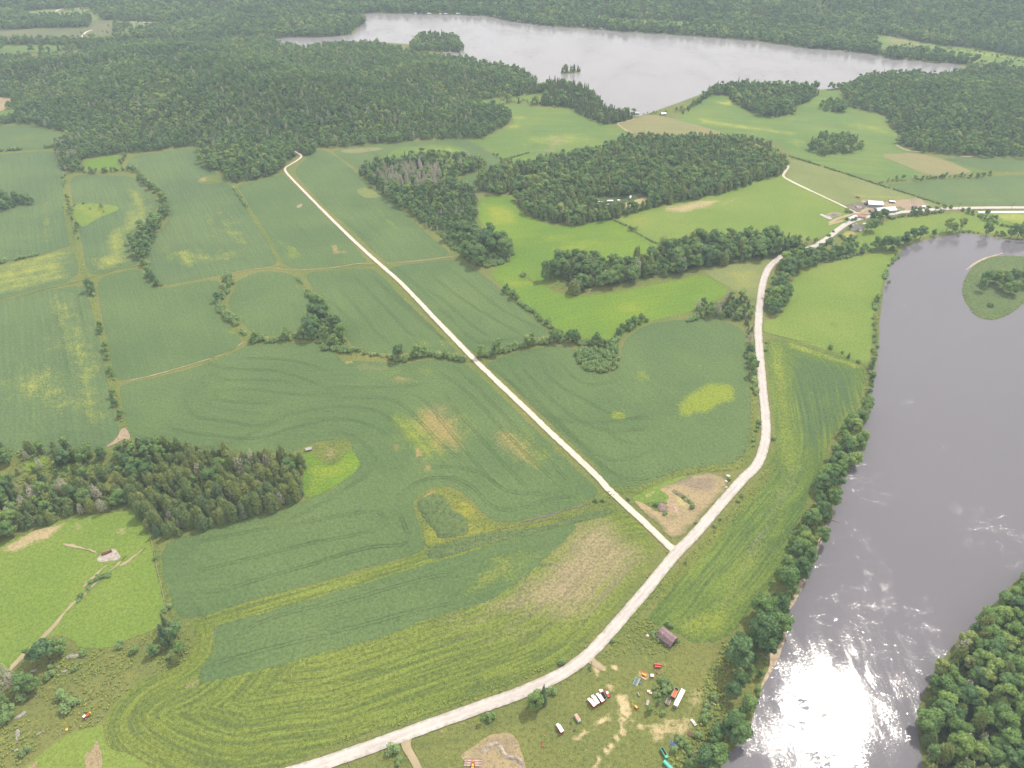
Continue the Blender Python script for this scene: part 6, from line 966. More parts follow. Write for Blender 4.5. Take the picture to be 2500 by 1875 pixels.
 ('bush', 'Q', 1000, 740, 1.6, 'green bush left of the brush pile'), ('bush', 'Q', 1110, 850, 1.5, 'green bush below the brush pile'), ('bush', 'Q', 1480, 780, 1.8, 'green bush at the end of the earth mound'), ('bush', 'Q', 1380, 640, 1.2, 'dry bush on the earth mound'), ('bush', 'Q', 1440, 700, 1.2, 'second dry bush on the earth mound'), ('bush', 'Q', 2000, 400, 1.4, 'dark bush at the corner of the sandy lot'), ('bush', 'Q', 1545, 985, .9, 'small dark bush on the road edge of the sandy lot'), ('bush', 'Q', 2170, 620, 1.4, 'bush on the river side verge, upper'), ('bush', 'Q', 2100, 690, 1.4, 'bush on the river side verge, middle'), ('bush', 'Q', 1870, 930, 1.0, 'small bush on the river side verge'), ('bush', 'Q', 1785, 1030, 1.3, 'round bush on the river side verge'), ('bush', 'Q', 1390, 1520, 1.0, 'bush at the tall pale stake'), ('bush', 'Q', 190, 690, 1.6, 'bush in the ditch left of the lane'), ('bush', 'Q', 290, 670, 1.4, 'second bush in the ditch left of the lane'), ('bush', 'Q', 620, 660, 1.2, 'bush in the ditch right of the lane'),
 ('broad', 'H', 465, 280, .95, 'tall tree standing above the open lower left wood'), ('broad', 'H', 600, 300, .8, 'yellow green tree at the top edge of the open wood'), ('broad', 'H', 700, 330, .85, 'bluish round tree at the right end of the open wood'), ('broad', 'H', 1960, 620, .5, 'bright sapling at the corner of the lower spruce wood'),
 ('broad', 'B2', 1095, 290, 1.2, 'left of two round trees in front of the far paddock'), ('broad', 'B2', 1165, 290, 1.2, 'right of two round trees in front of the far paddock'), ('broad', 'C', 1625, 355, 1.2, 'single round tree in the far east meadow'), ('broad', 'C', 1435, 312, .9, 'small tree group on the slope of the far east meadow'), ('broad', 'C', 2025, 390, .9, 'lone tree in the far yellow meadow strip'), ('spruce', 'B2', 540, 775, 1.35, 'tallest spruce on the tiny lake island'), ('thin', 'B2', 425, 775, 1.2, 'thin round topped pine on the tiny lake island'),
 ('broad', 'A', 770, 218, 1.0, 'dark tree in the far west marsh'), ('broad', 'A', 840, 215, .9, 'second dark tree in the far west marsh'), ('broad', 'B2', 1640, 1205, .8, 'round tree on the south shore of the lake'), ('broad', 'B2', 1690, 1190, .8, 'dark tree on the south shore of the lake'), ('broad', 'B2', 1525, 1232, .6, 'small tree on the south shore of the lake')]
scatter('far_west_marsh', CLEAR['far_west_meadow'], 17, {'broad': 3, 'bush': 3}, .6, 1.0, dens=lambda x, y: np.clip(wob(x, y, .012) * .9 + .1, 0, 1))
scatter('far_west_marsh', G('A', [(0, 150), (150, 110), (330, 150), (620, 140), (600, 175), (300, 190), (0, 210)]), 8, {'broad': 3, 'spruce': 1}, .8, 1.1)
scatter('far_west_marsh', G('A', [(760, 170), (860, 175), (900, 185), (830, 215), (770, 225)]), 8, {'broad': 3}, .7, 1.0)
scatter('far_west_marsh', G('A', [(0, 285), (200, 270), (480, 272), (560, 290), (480, 302), (200, 302), (0, 302)]), 8, {'broad': 3, 'bush': 2}, .6, .9)
scatter('far_west_marsh', G('A', [(880, 262), (920, 225), (1060, 185), (1200, 175), (1360, 165), (1500, 165), (1500, 262), (1300, 268)]), 7.6, {'broad': 4, 'spruce': 1}, .8, 1.1)
# ---------------------------------------------------------------- place the vegetation
STAND = {  # wood key -> (phrase for its trees, group)
 'west_forest': 'the wide forest left of the lake', 'lakeside_spruce': 'the spruce wood on the near lake shore', 'lane_wood': 'the small wood at the end of the gravel lane', 'centre_wood': 'the dead-topped wood right of the lane',
 'willow_thicket': 'the grey green willow thicket beside the hay', 'round_wood': 'the big round wood in the centre right', 'middle_strip': 'the wood strip between the two hay fields', 'road_bend_wood': 'the wood right of the road bend', 'road_west_wood': 'the scrubby wood left of the road bend',
 'lake_hill': 'the hill wood by the lake shore', 'small_oval': 'the small wood notch above the oval hill', 'oval_hill': 'the oval wooded hill', 'east_forest': 'the right hand forest', 'far_forest': 'the far forest beyond the lake', 'lake_island': 'the tiny lake island',
 'open_wood': 'the open wood at the lower left edge', 'lower_spruce_wood': 'the dense lower left wood below the great field', 'far_bank_wood': 'the far river bank at the bottom right', 'west_edge_wood': 'the wood tip cut by the left edge', 'river_strip': 'the river bank strip below the corn',
 'creek_thicket': 'the thicket swelling of the creek hedge', 'heart_thicket': 'the shrub block jutting into the bend field', 'winding_hedge': 'the winding hedge in the upper left fields', 'upper_left_hedge': 'the hedge around the little bright patch', 'far_left_row': 'the far left bush row',
 'left_bush_row': 'the left bush row beside the great field', 'left_edge_row': 'the thin bush rows at the left edge', 'looping_hedge': 'the looping hedge around the oval field', 'creek_hedge': 'the creek hedge crossing the lane', 'hay_hedge': 'the margin between soybeans and hay', 'oval_hedge': 'the thin hedge at the oval field',
 'strip_row': 'the yellow strip between the upper fields', 'meadow_row': 'the meadow boundary rows', 'farm_field_row': 'the long boundary behind the barns', 'farm_tree_row': 'the tree row behind the farm pasture', 'road_ditch_row': 'the ditch row along the farm road', 'farm_hedge': 'the hedges around the farmhouse', 'verge_row': 'the verges of the curving road',
 'river_bank_row': 'the river edge of the pasture', 'pasture_ditch_row': 'the ditch above the riverside pasture', 'far_lake_row': 'the far shore of the lake', 'east_meadow_row': 'the far east meadow', 'south_lake_row': 'the near shore of the lake', 'lane_end_row': 'the end of the gravel lane', 'shore_row': 'the shore of the river bend', 'dirt_track_row': 'the dirt track in the lower left pasture', 'far_west_marsh': 'the far west marsh'}
KIND = {'broad': ('broadleaf_tree', 'tree', 'leafy green tree'), 'spruce': ('spruce_tree', 'tree', 'dark pointed spruce'), 'olive': ('conifer_tree', 'tree', 'olive green round topped conifer'), 'bush': ('bush', 'bush', 'green bush'), 'bare': ('dead_tree', 'tree', 'bare dead tree'), 'thin': ('thin_tree', 'tree', 'thin grey brown tree')}
def plant(kind, x, y, z, s, label, group, i):
    nm, cat, _ = KIND[kind]; forms = FORM[kind]; crown, trunk = forms[i % len(forms)]
    if kind in ('bush', 'bare'):
        o = link(bpy.data.objects.new(nm, crown)); o.location = (x, y, z); o.rotation_euler.z = random.uniform(0, 6.28); o.scale = (s * random.uniform(.9, 1.15), s, s * random.uniform(.85, 1.15))
        return tag(o, label, cat, group)
    o = link(bpy.data.objects.new(nm, None)); o.location = (x, y, z); o.rotation_euler.z = random.uniform(0, 6.28); o.scale = (s, s, s * random.uniform(.92, 1.1)); o.empty_display_size = .5
    link(bpy.data.objects.new('trunk', trunk), o); link(bpy.data.objects.new('crown', crown), o)
    return tag(o, label, cat, group)
for i, (kind, tg, x, y, s, lab) in enumerate(SOLO):
    if not lab: continue
    gx_, gy_ = ground(tg, x, y); s *= ((.8 if tg == 'Y' else .9 if tg == 'Q' else 1.2) if kind == 'bush' else 1.0 if tg in 'AB2CYF' else 1.9 if tg == 'K' and x > 1850 else 1.65 if tg in 'XN' else 1.95 if tg == 'L' else 1.0 if tg == 'Y' and x < 1000 else 1.4); plant(kind, gx_, gy_, float(hills([gx_], [gy_])[0]) - .1, s, lab, None, i)
nsolo = {k: sum(1 for q in SOLO if q[0] == k) for k in KIND}
C_ = CAND
XY = np.array([(c[1], c[2]) for c in C_]); SCL = np.array([c[3] for c in C_]); KD = np.array([c[0] for c in C_]); KEY = np.array([c[4] for c in C_])
# keep everything off roads, lanes and buildings
keep = seg_dist(np.asarray(ROAD_PTS), XY[:, 0], XY[:, 1], False) > 6.8
keep &= seg_dist(np.asarray(LANE_PTS), XY[:, 0], XY[:, 1], False) > 5.0
wat = inside(np.asarray(P['river']), XY[:, 0], XY[:, 1]) & ~inside(np.asarray(P['river_island']), XY[:, 0], XY[:, 1]); keep &= ~wat
XY, SCL, KD, KEY = XY[keep], SCL[keep], KD[keep], KEY[keep]
ZZ = hills(XY[:, 0], XY[:, 1])
depth = XY[:, 1] * CP + (CAM_H - ZZ) * SP
u = XY[:, 0] / depth * FPX; v = -(XY[:, 1] * SP - (CAM_H - ZZ) * CP) / depth * FPX
seen = (np.abs(u) < 1240) & (v < 925) & (v > -937)
size = SCL * np.where(KD == 'bush', .3, 1.0) / depth
LIMIT = {'broad': 290, 'spruce': 285, 'olive': 285, 'bush': 290, 'bare': 20, 'thin': 200}
single = np.zeros(len(XY), bool)
for k, n in LIMIT.items():
    c = np.where(seen & (KD == k))[0]; c = c[np.argsort(-size[c])][:max(0, n - nsolo[k])]; single[c] = True
ADJ = {'broad': 'leafy green tree in ', 'spruce': 'dark pointed spruce in ', 'olive': 'olive green conifer in ', 'bush': 'green bush in ', 'bare': 'bare dead tree in ', 'thin': 'thin grey brown tree in '}
for j, i in enumerate(np.where(single)[0]):
    k, key = KD[i], KEY[i]
    plant(k, XY[i, 0], XY[i, 1], ZZ[i] - .1, SCL[i], ADJ[k] + STAND[key], ('bushes of ' if k == 'bush' else KIND[k][2] + 's of ') + STAND[key], j)
# low weeds and tussocks over the rough ground
def weeds(poly, spacing, smin, smax, holes=()):
    p = np.asarray(poly, float); (x0, y0), (x1, y1) = p.min(0), p.max(0); n = int((x1 - x0) * (y1 - y0) / spacing ** 2)
    x = RNG.uniform(x0, x1, n); y = RNG.uniform(y0, y1, n); k = inside(p, x, y)
    for h in holes: k &= ~inside(np.asarray(h), x, y)
    k &= (wob(x, y, .11) + RNG.uniform(-.8, .8, n)) > -.1
    k &= seg_dist(np.asarray(ROAD_PTS), x, y, False) > 5.6
    return np.column_stack([x[k], y[k], RNG.uniform(smin, smax, k.sum())])
scrub = G('L', [(-250, 1120), (0, 1040), (60, 1020), (200, 920), (540, 880), (800, 835), (900, 790), (1060, 740), (1180, 680), (1290, 760), (1300, 900), (1180, 985), (950, 1060), (800, 1180), (715, 1290), (640, 1380), (400, 1440), (150, 1640), (-250, 1700)])
bank = G('Y', [(1300, 900), (1420, 700), (1500, 520), (1600, 300), (1700, 300), (1660, 700), (1640, 1100), (1700, 1400), (1560, 1659), (1050, 1659), (1060, 1480), (1280, 1300), (1300, 1150)])
yard2 = G('Y', [(640, 80), (800, 40), (860, 120), (1150, 260), (1200, 330), (1000, 420), (700, 440), (420, 480), (260, 470)])
yclump = G('Y', [(880, 700), (1040, 700), (1080, 780), (1020, 900), (1000, 1080), (860, 1080), (830, 1000), (860, 860)])
WD = [weeds(scrub, 1.9, .4, 1.5), weeds(bank, 1.4, .6, 1.8), weeds(yard2, 1.5, .5, 1.4), weeds(yclump, 1.2, .6, 1.6), weeds(YARD, 3.6, .25, .7), weeds(P['river_island'], 1.9, .5, 1.4),
      weeds(G('J', [(868, 345), (1040, 246), (1235, 345), (1400, 485), (1600, 480), (2050, 345), (1950, 445), (1400, 545), (940, 665), (900, 470)]), 2.0, .3, .9), weeds(W['gravel_pit_wood'], 3.5, .6, 1.6), weeds(np.asarray(west_open), 3.0, .6, 1.8),
      weeds(G('D', [(1866, 790), (1880, 800), (1872, 900), (1850, 985), (1800, 1090), (1740, 1220), (1700, 1180), (1790, 990), (1840, 920), (1870, 860)]), 1.9, .5, 1.6), weeds(CLEAR['lake_clearing'], 6, 1.5, 3.5), weeds(G('K', [(1195, 450), (1235, 450), (1225, 750), (1195, 830), (1160, 840), (1185, 700)]), 2.0, .5, 1.4)]
for ln, w_ in (((720, 1640, 900, 1574, 1080, 1512, 1200, 1466, 1280, 1418), 6), ((1310, 1385, 1400, 1290, 1450, 1230), 4), ((1420, 1290, 1500, 1205, 1580, 1115, 1640, 1050, 1672, 1000), 5), ((700, 1610, 900, 1545, 1080, 1485, 1200, 1438, 1290, 1385, 1400, 1265, 1450, 1195), 5), ((1300, 1075, 1360, 1050, 1440, 1020, 1520, 1012, 1600, 1000, 1625, 950, 1628, 860), 6)):
    l = np.array(ln).reshape(-1, 2); q = resample(chaikin(G('D', [tuple(a) for a in l]), 2, False), .9, False)
    off = -8 if ln[0] in (700,) else 0
    q = q[RNG.uniform(size=len(q)) < .8]; q = q + RNG.normal(0, w_ * .35, q.shape); k = seg_dist(np.asarray(ROAD_PTS), q[:, 0], q[:, 1], False) > 5.6
    WD.append(np.column_stack([q[k], RNG.uniform(.3, 1.3, k.sum())]))
WD = np.vstack(WD)

def instance_object(name, xyz, idx, scl, rot, label):
    me = bpy.data.meshes.new(name); me.vertices.add(len(xyz)); me.vertices.foreach_set('co', np.asarray(xyz, np.float32).ravel())
    for nm, ty, arr in (('form', 'INT', idx), ('size', 'FLOAT', scl), ('turn', 'FLOAT', rot)):
        at = me.attributes.new(nm, ty, 'POINT'); at.data.foreach_set('value', np.asarray(arr, np.int32 if ty == 'INT' else np.float32))
    o = link(bpy.data.objects.new(name, me))
    ng = bpy.data.node_groups.new(name + '_growth', 'GeometryNodeTree')
    ng.interface.new_socket('Geometry', in_out='INPUT', socket_type='NodeSocketGeometry'); ng.interface.new_socket('Geometry', in_out='OUTPUT', socket_type='NodeSocketGeometry')
    N, L = ng.nodes.new, ng.links.new; gi, go = N('NodeGroupInput'), N('NodeGroupOutput')
    ip = N('GeometryNodeInstanceOnPoints'); ci = N('GeometryNodeCollectionInfo'); ci.inputs['Collection'].default_value = lod_coll
    ci.inputs['Separate Children'].default_value = True; ci.inputs['Reset Children'].default_value = True
    ip.inputs['Pick Instance'].default_value = True
    def attr(nm, ty):
        n = N('GeometryNodeInputNamedAttribute'); n.data_type = ty; n.inputs['Name'].default_value = nm; return n.outputs[0]
    cx_ = N('ShaderNodeCombineXYZ'); L(attr('turn', 'FLOAT'), cx_.inputs['Z'])
    L(gi.outputs[0], ip.inputs['Points']); L(ci.outputs[0], ip.inputs['Instance']); L(attr('form', 'INT'), ip.inputs['Instance Index'])
    L(cx_.outputs[0], ip.inputs['Rotation']); L(attr('size', 'FLOAT'), ip.inputs['Scale']); L(ip.outputs[0], go.inputs[0])
    md = o.modifiers.new('growth', 'NODES'); md.node_group = ng
    tag(o, label, None, None, 'stuff'); return o
def lod_index(kinds):
    return np.array([LI[k][int(r * len(LI[k]))] for k, r in zip(kinds, RNG.uniform(0, .9999, len(kinds)))])
rest = ~single
for nm, ks, lab in (('broadleaf_woodland', ('broad',), 'broadleaf woodland covering the hills and far shore'), ('conifer_woodland', ('spruce', 'olive'), 'dark conifers mixed through the woods'), ('thicket', ('bush',), 'low thicket and hedge shrubs between the fields'), ('bare_woodland', ('thin', 'bare'), 'grey bare and thin trees scattered in the woods')):
    k = rest & np.isin(KD, ks)
    instance_object(nm, np.column_stack([XY[k], ZZ[k] - .15]), lod_index(KD[k]), SCL[k], RNG.uniform(0, 6.28, k.sum()), lab)
instance_object('weeds', np.column_stack([WD[:, 0], WD[:, 1], np.full(len(WD), .1)]), lod_index(['weed'] * len(WD)), WD[:, 2], RNG.uniform(0, 6.28, len(WD)), 'low weeds and tussocks over the rough ground')
print('CANDS', len(XY), {k: int((KD == k).sum()) for k in KIND}, 'weeds', len(WD))
# ---------------------------------------------------------------- buildings, vehicles and machinery
PM = {}
def pm(name, r, g, b, rough=.55, metal=0.0, var=.22, scale=1.2):
    if name not in PM: PM[name] = plain(name, srgb(r, g, b), rough, metal, var, scale)
    return PM[name]
white = pm('weathered_white_paint', 215, 208, 200, .5, var=.12); red = pm('faded_red_paint', 165, 22, 30, .45); dred = pm('dark_red_paint', 110, 22, 26, .5)
orange = pm('orange_paint', 200, 72, 20, .5); yellow = pm('yellow_paint', 225, 165, 15, .5); blue = pm('blue_paint', 70, 115, 165, .5); lblue = pm('pale_blue_paint', 130, 165, 190, .5)
green = pm('sea_green_paint', 60, 150, 115, .5); teal = pm('teal_tarp', 55, 165, 145, .5); rust = pm('rusty_steel', 120, 65, 48, .8, var=.4); steel = pm('galvanised_steel', 150, 152, 155, .45, .3)
dark = pm('dark_rubber', 26, 26, 28, .8); glass = pm('dark_window_glass', 24, 30, 36, .12); woodg = pm('grey_weathered_boards', 112, 96, 96, .9, var=.35, scale=.9); logm = pm('pale_log_wood', 178, 155, 138, .9, var=.35)
tin = pm('grey_tin_roof', 168, 172, 178, .45, .2, var=.12); tinw = pm('white_tin_roof', 205, 208, 214, .5, var=.1); oldroof = pm('old_purplish_tin_roof', 128, 104, 106, .7, var=.3, scale=.5); brown = pm('brown_roof', 150, 108, 92, .8, var=.25); shingle = pm('grey_shingle_roof', 120, 118, 116, .9, var=.3)
cream = pm('cream_siding', 205, 198, 182, .7); greyw = pm('grey_siding', 140, 142, 140, .7); pole_m = pm('weathered_pole_wood', 92, 82, 74, .9); plastic = pm('white_bale_wrap', 235, 235, 240, .4, var=.08); conc = pm('concrete', 168, 162, 154, .9)
orl = pm('orange_load_bed', 205, 112, 70, .8); pink = pm('faded_pink_plastic', 215, 160, 145, .6)

BOXF = [(0, 3, 2, 1), (4, 5, 6, 7), (0, 1, 5, 4), (1, 2, 6, 5), (2, 3, 7, 6), (3, 0, 4, 7)]
def part(parent, name, mat, prims, label=None):
    """prims: ('b', cx,cy,cz, sx,sy,sz[, taper_x, taper_y]) box, ('c', p0, p1, r) round bar, ('m', verts, faces) free mesh"""
    V, F = [], []
    for p in prims:
        o = len(V)
        if p[0] == 'b':
            cx, cy, cz, sx, sy, sz = p[1:7]; tx, ty = (p[7:9] if len(p) > 7 else (1, 1))
            for z, kx, ky in ((-.5, 1, 1), (.5, tx, ty)):
                for x, y in ((-.5, -.5), (.5, -.5), (.5, .5), (-.5, .5)): V.append((cx + x * sx * kx, cy + y * sy * ky, cz + z * sz))
            F += [tuple(i + o for i in f) for f in BOXF]
        elif p[0] == 'c':
            n = 10 if p[3] > .2 else 6; v, f = tube(p[1], p[2], p[3], p[3], n); V += [tuple(q) for q in v]; F += [tuple(int(i) + o for i in q) for q in f]
            F += [tuple(o + i for i in range(n))[::-1], tuple(o + n + i for i in range(n))]
        else:
            V += list(p[1]); F += [tuple(i + o for i in f) for f in p[2]]
    me = bpy.data.meshes.new(name); me.from_pydata(V, [], F); me.materials.append(mat); me.validate()
    ob = link(bpy.data.objects.new(name, me), parent)
    if label: ob['label'] = label
    return ob
def thing(name, label, cat, loc, heading=0.0, group=None, s=1.0):
    o = link(bpy.data.objects.new(name, None)); x, y = loc[:2]
    o.location = (x, y, (loc[2] if len(loc) > 2 else float(hills([x], [y])[0]) + .25)); o.rotation_euler.z = heading; o.scale = (s, s, s); o.empty_display_size = .5
    return tag(o, label, cat, group)
def at2(tg, x1, y1, x2, y2):
    a, b_ = ground(tg, x1, y1), ground(tg, x2, y2)
    return ((a[0] + b_[0]) / 2, (a[1] + b_[1]) / 2), math.atan2(b_[1] - a[1], b_[0] - a[0]), math.hypot(b_[0] - a[0], b_[1] - a[1])
def copy_thing(src, loc, heading, label, s=None):
    r = src.copy(); SC.collection.objects.link(r); r.location = (loc[0], loc[1], float(hills([loc[0]], [loc[1]])[0]) + .25); r.rotation_euler.z = heading; r['label'] = label
    if s: r.scale = (s, s, s)
    for ch in [c for c in src.children]:
        c = ch.copy(); SC.collection.objects.link(c); c.parent = r
        for g in list(ch.children):
            d = g.copy(); SC.collection.objects.link(d); d.parent = c
    return r
def wheels(t, xs, w, r=.48, ww=.3):
    for x in xs:
        for sy in (-1, 1):
            k = part(t, 'wheel', dark, [('c', (x, sy * (w / 2 - ww), r), (x, sy * w / 2, r), r)]); part(k, 'rim', steel, [('c', (x, sy * (w / 2 - .02), r), (x, sy * (w / 2 + .03), r), r * .5)])
def box_truck(loc, h, L, label, body, group=None):
    t = thing('box_truck', label, 'truck', loc, h, group); W_ = 2.4; cab = 1.7; bl = L - cab - .2; bx = -L / 2 + bl / 2
    part(t, 'cargo_box', body, [('b', bx, 0, 1.95, bl, W_, 2.1)]); part(t, 'box_roof', white, [('b', bx, 0, 3.04, bl + .08, W_ + .06, .09)])
    part(t, 'rear_door', red, [('b', -L / 2 - .03, 0, 1.95, .05, W_ - .25, 1.85)]); part(t, 'tail_frame', rust, [('b', -L / 2 - .05, 0, .82, .14, W_, .16)])
    c = part(t, 'cab', white, [('b', L / 2 - cab / 2, 0, 1.35, cab, 2.1, 1.5, .78, .9)]); part(c, 'windscreen', glass, [('b', L / 2 - .14, 0, 1.7, .12, 1.7, .55)])
    for sy in (-1, 1): part(c, 'side_window', glass, [('b', L / 2 - .85, sy * 1.0, 1.75, .7, .06, .45)])
    part(t, 'chassis', dark, [('b', 0, 0, .72, L, 1.2, .3)]); wheels(t, (L / 2 - .95, -L / 2 + 1.4), 2.3); return t
TG = 'box trucks parked in a row'
l_, h_, L_ = at2('T', 905, 1580, 700, 1320); box_truck(l_, h_, 7.0, 'bright red tailed box truck, leftmost of the parked row', red, TG)
l_, h_, L_ = at2('T', 1050, 1470, 870, 1190); box_truck(l_, h_, 7.2, 'dark sided box truck with white roof, middle of the parked row', dred, TG)
l_, h_, L_ = at2('T', 1270, 1370, 1090, 1110); box_truck(l_, h_, 7.0, 'maroon box truck with white roof beside the dump truck', dred, TG)
l_, h_, L_ = at2('T', 1400, 1270, 1240, 960)
t = thing('dump_truck', 'white cabbed dump truck with an open dark bed beside the box trucks', 'truck', l_, h_, TG)
c = part(t, 'cab', white, [('b', 2.6, 0, 1.75, 1.8, 2.3, 2.1, .85, .92)]); part(c, 'windscreen', glass, [('b', 3.42, 0, 2.2, .12, 1.8, .6)]); part(t, 'hood', white, [('b', 3.9, 0, 1.2, .9, 1.7, .8, .9, .9)])
part(t, 'dump_bed', rust, [('b', -.95, 1.15, 1.7, 4.9, .1, 1.1), ('b', -.95, -1.15, 1.7, 4.9, .1, 1.1), ('b', 1.45, 0, 1.8, .1, 2.4, 1.3), ('b', -3.35, 0, 1.6, .1, 2.4, .9)]); part(t, 'bed_floor', dark, [('b', -.95, 0, 1.2, 4.8, 2.2, .1)])
part(t, 'bed_rim', pm('tan_worn_rim', 180, 150, 125), [('b', -.95, 1.15, 2.28, 4.9, .16, .08), ('b', -.95, -1.15, 2.28, 4.9, .16, .08), ('b', -3.35, 0, 2.1, .18, 2.4, .1)]); part(t, 'chassis', dark, [('b', 0, 0, .8, 7, 1.1, .3)]); wheels(t, (3.3, -1.7, -2.8), 2.4, .5)
def pickup(loc, h, label, body, name='pickup_truck', bed=rust):
    t = thing(name, label, 'truck', loc, h)
    part(t, 'body', body, [('b', 0, 0, .75, 5.0, 1.85, .6)]); c = part(t, 'cab', white, [('b', .5, 0, 1.4, 1.9, 1.75, .8, .75, .85)]); part(c, 'windscreen', glass, [('b', 1.3, 0, 1.4, .1, 1.45, .5)]); part(t, 'hood', body, [('b', 1.9, 0, 1.1, 1.2, 1.7, .2)])
    part(t, 'load_bed', bed, [('b', -1.5, .85, 1.2, 1.9, .08, .4), ('b', -1.5, -.85, 1.2, 1.9, .08, .4), ('b', -2.45, 0, 1.2, .08, 1.7, .4)]); wheels(t, (1.6, -1.5), 1.85, .36, .22); return t
l_, h_, L_ = at2('T', 1560, 1110, 1490, 960); pickup(l_, h_, 'small white cabbed pickup with a rusty red tail beside the lane', red)
l_, h_, L_ = at2('Y', 62, 1165, 25, 1105); t = thing('camper', 'small mint green camper with a rusty pink roof alone on the grass', 'camper', l_, h_)
part(t, 'body', pm('mint_paint', 140, 190, 175), [('b', 0, 0, 1.35, 5.2, 2.2, 1.7, .97, .97)]); part(t, 'roof', pm('rusty_pink_roof', 190, 135, 120, var=.4), [('b', .2, 0, 2.24, 5.0, 2.15, .1)]); part(t, 'door', white, [('b', .6, 1.1, 1.25, .7, .06, 1.4)])
for x in (-1.6, 1.8): part(t, 'window', glass, [('b', x, 1.09, 1.6, .8, .05, .5)])
part(t, 'hitch', dark, [('b', -3.1, 0, .5, 1.1, .12, .12)]); wheels(t, (-.3,), 2.1, .36, .22)
l_, h_, L_ = at2('M', 1582, 1428, 1548, 1372); box_truck(l_, h_, 6.6, 'single red box truck with white roof standing apart on the grass', red)
# semi-trailer
l_, h_, L_ = at2('Y', 1092, 1018, 1178, 846); t = thing('semi_trailer', 'long white semi trailer beside the orange lined tipper', 'trailer', l_, h_)
part(t, 'box', white, [('b', 0, 0, 2.55, L_, 2.6, 2.7)]); part(t, 'roof', pm('bright_white_roof', 240, 238, 232, .5, var=.05), [('b', .3, 0, 3.95, L_ - .6, 2.62, .1)]); part(t, 'rear_door', steel, [('b', -L_ / 2 - .03, 0, 2.5, .06, 2.4, 2.4)]); part(t, 'chassis', dark, [('b', 0, 0, 1.05, L_ - .5, 1.1, .25)])
for sy in (-1, 1): part(t, 'landing_leg', steel, [('b', L_ / 2 - 3, sy * .8, .55, .15, .15, 1.0)])
wheels(t, (-L_ / 2 + 1.4, -L_ / 2 + 2.7), 2.5, .5)
def tipper(loc, h, L, W_, hgt, body, floor, label, name='tipping_trailer'):
    t = thing(name, label, 'trailer', loc, h)
    part(t, 'side_walls', body, [('b', 0, W_ / 2, .9 + hgt / 2, L, .12, hgt), ('b', 0, -W_ / 2, .9 + hgt / 2, L, .12, hgt), ('b', L / 2, 0, .9 + hgt / 2, .12, W_, hgt), ('b', -L / 2, 0, .9 + hgt / 2, .12, W_, hgt)])
    part(t, 'bed_floor', floor, [('b', 0, 0, .95, L - .2, W_ - .2, .1)]); part(t, 'rim', pm('pale_worn_rim', 185, 170, 150), [('b', 0, W_ / 2, .95 + hgt, L + .1, .2, .1), ('b', 0, -W_ / 2, .95 + hgt, L + .1, .2, .1)])
    part(t, 'drawbar', dark, [('c', (-L / 2, 0, .6), (-L / 2 - 1.6, 0, .5), .08)]); wheels(t, (.2, 1.2), W_ - .1, .42, .26); return t
l_, h_, L_ = at2('Y', 1070, 915, 1112, 820); tipper(l_, h_, max(L_, 6.5), 2.6, 1.5, pm('dark_blue_paint', 52, 52, 80), orl, 'open dark tipper with an orange floor beside the white semi trailer')
l_, h_, L_ = at2('Y', 1008, 985, 1030, 930); tipper(l_, h_, 4.0, 2.4, .7, woodg, pm('grey_brown_load', 112, 100, 98, .9), 'small grey tipping trailer below the orange floored tipper')
# seed drill: two long red hoppers
l_, h_, L_ = at2('Y', 872, 560, 946, 568); t = thing('seed_drill', 'bright red seed drill with two long hoppers', 'farm machine', l_, h_)
for y in (-.95, .75): part(t, 'hopper', red, [('b', 0, y, 1.15, 4.4, .75, .8, 1, .7)]); part(t, 'hopper_lid', pm('light_red_lid', 215, 70, 75), [('b', 0, y, 1.6, 4.4, .58, .08)])
part(t, 'frame', dred, [('b', 0, 0, .7, 4.2, .15, .15), ('b', -1.9, 0, .7, .15, 2.2, .15), ('b', 1.9, 0, .7, .15, 2.2, .15)]); part(t, 'coulters', steel, [('b', -2 + i * .4, -1.5, .35, .08, .5, .6) for i in range(11)]); wheels(t, (-2.3, 2.3), .9, .45, .3)
# orange machine with yellow tank
l_, h_, L_ = at2('Y', 715, 640, 795, 690); t = thing('sprayer', 'orange framed sprayer with a long yellow tank', 'farm machine', l_, h_)
part(t, 'tank', yellow, [('c', (-1.2, .2, 1.5), (1.5, .2, 1.5), .62)]); part(t, 'tank_cap', pm('cream_cap', 235, 215, 150), [('c', (1.5, .2, 1.5), (1.7, .2, 1.5), .5)]); part(t, 'frame', orange, [('b', 0, -.5, .85, 5.4, .18, .18), ('b', 0, .8, .85, 5.0, .18, .18), ('b', -1.8, .1, .85, .18, 1.5, .18), ('b', 1.9, .1, .85, .18, 1.5, .18)])
for y, z in ((1.6, 1.3), (2.0, 1.1)): part(t, 'boom', orange, [('c', (-2.9, y + .5, z), (2.4, y - .2, z), .12)])
part(t, 'platform', pm('dusty_pink_board', 190, 150, 130), [('b', .9, -1.6, .5, 3.6, .9, .12)]); wheels(t, (0,), 2.2, .55, .25)
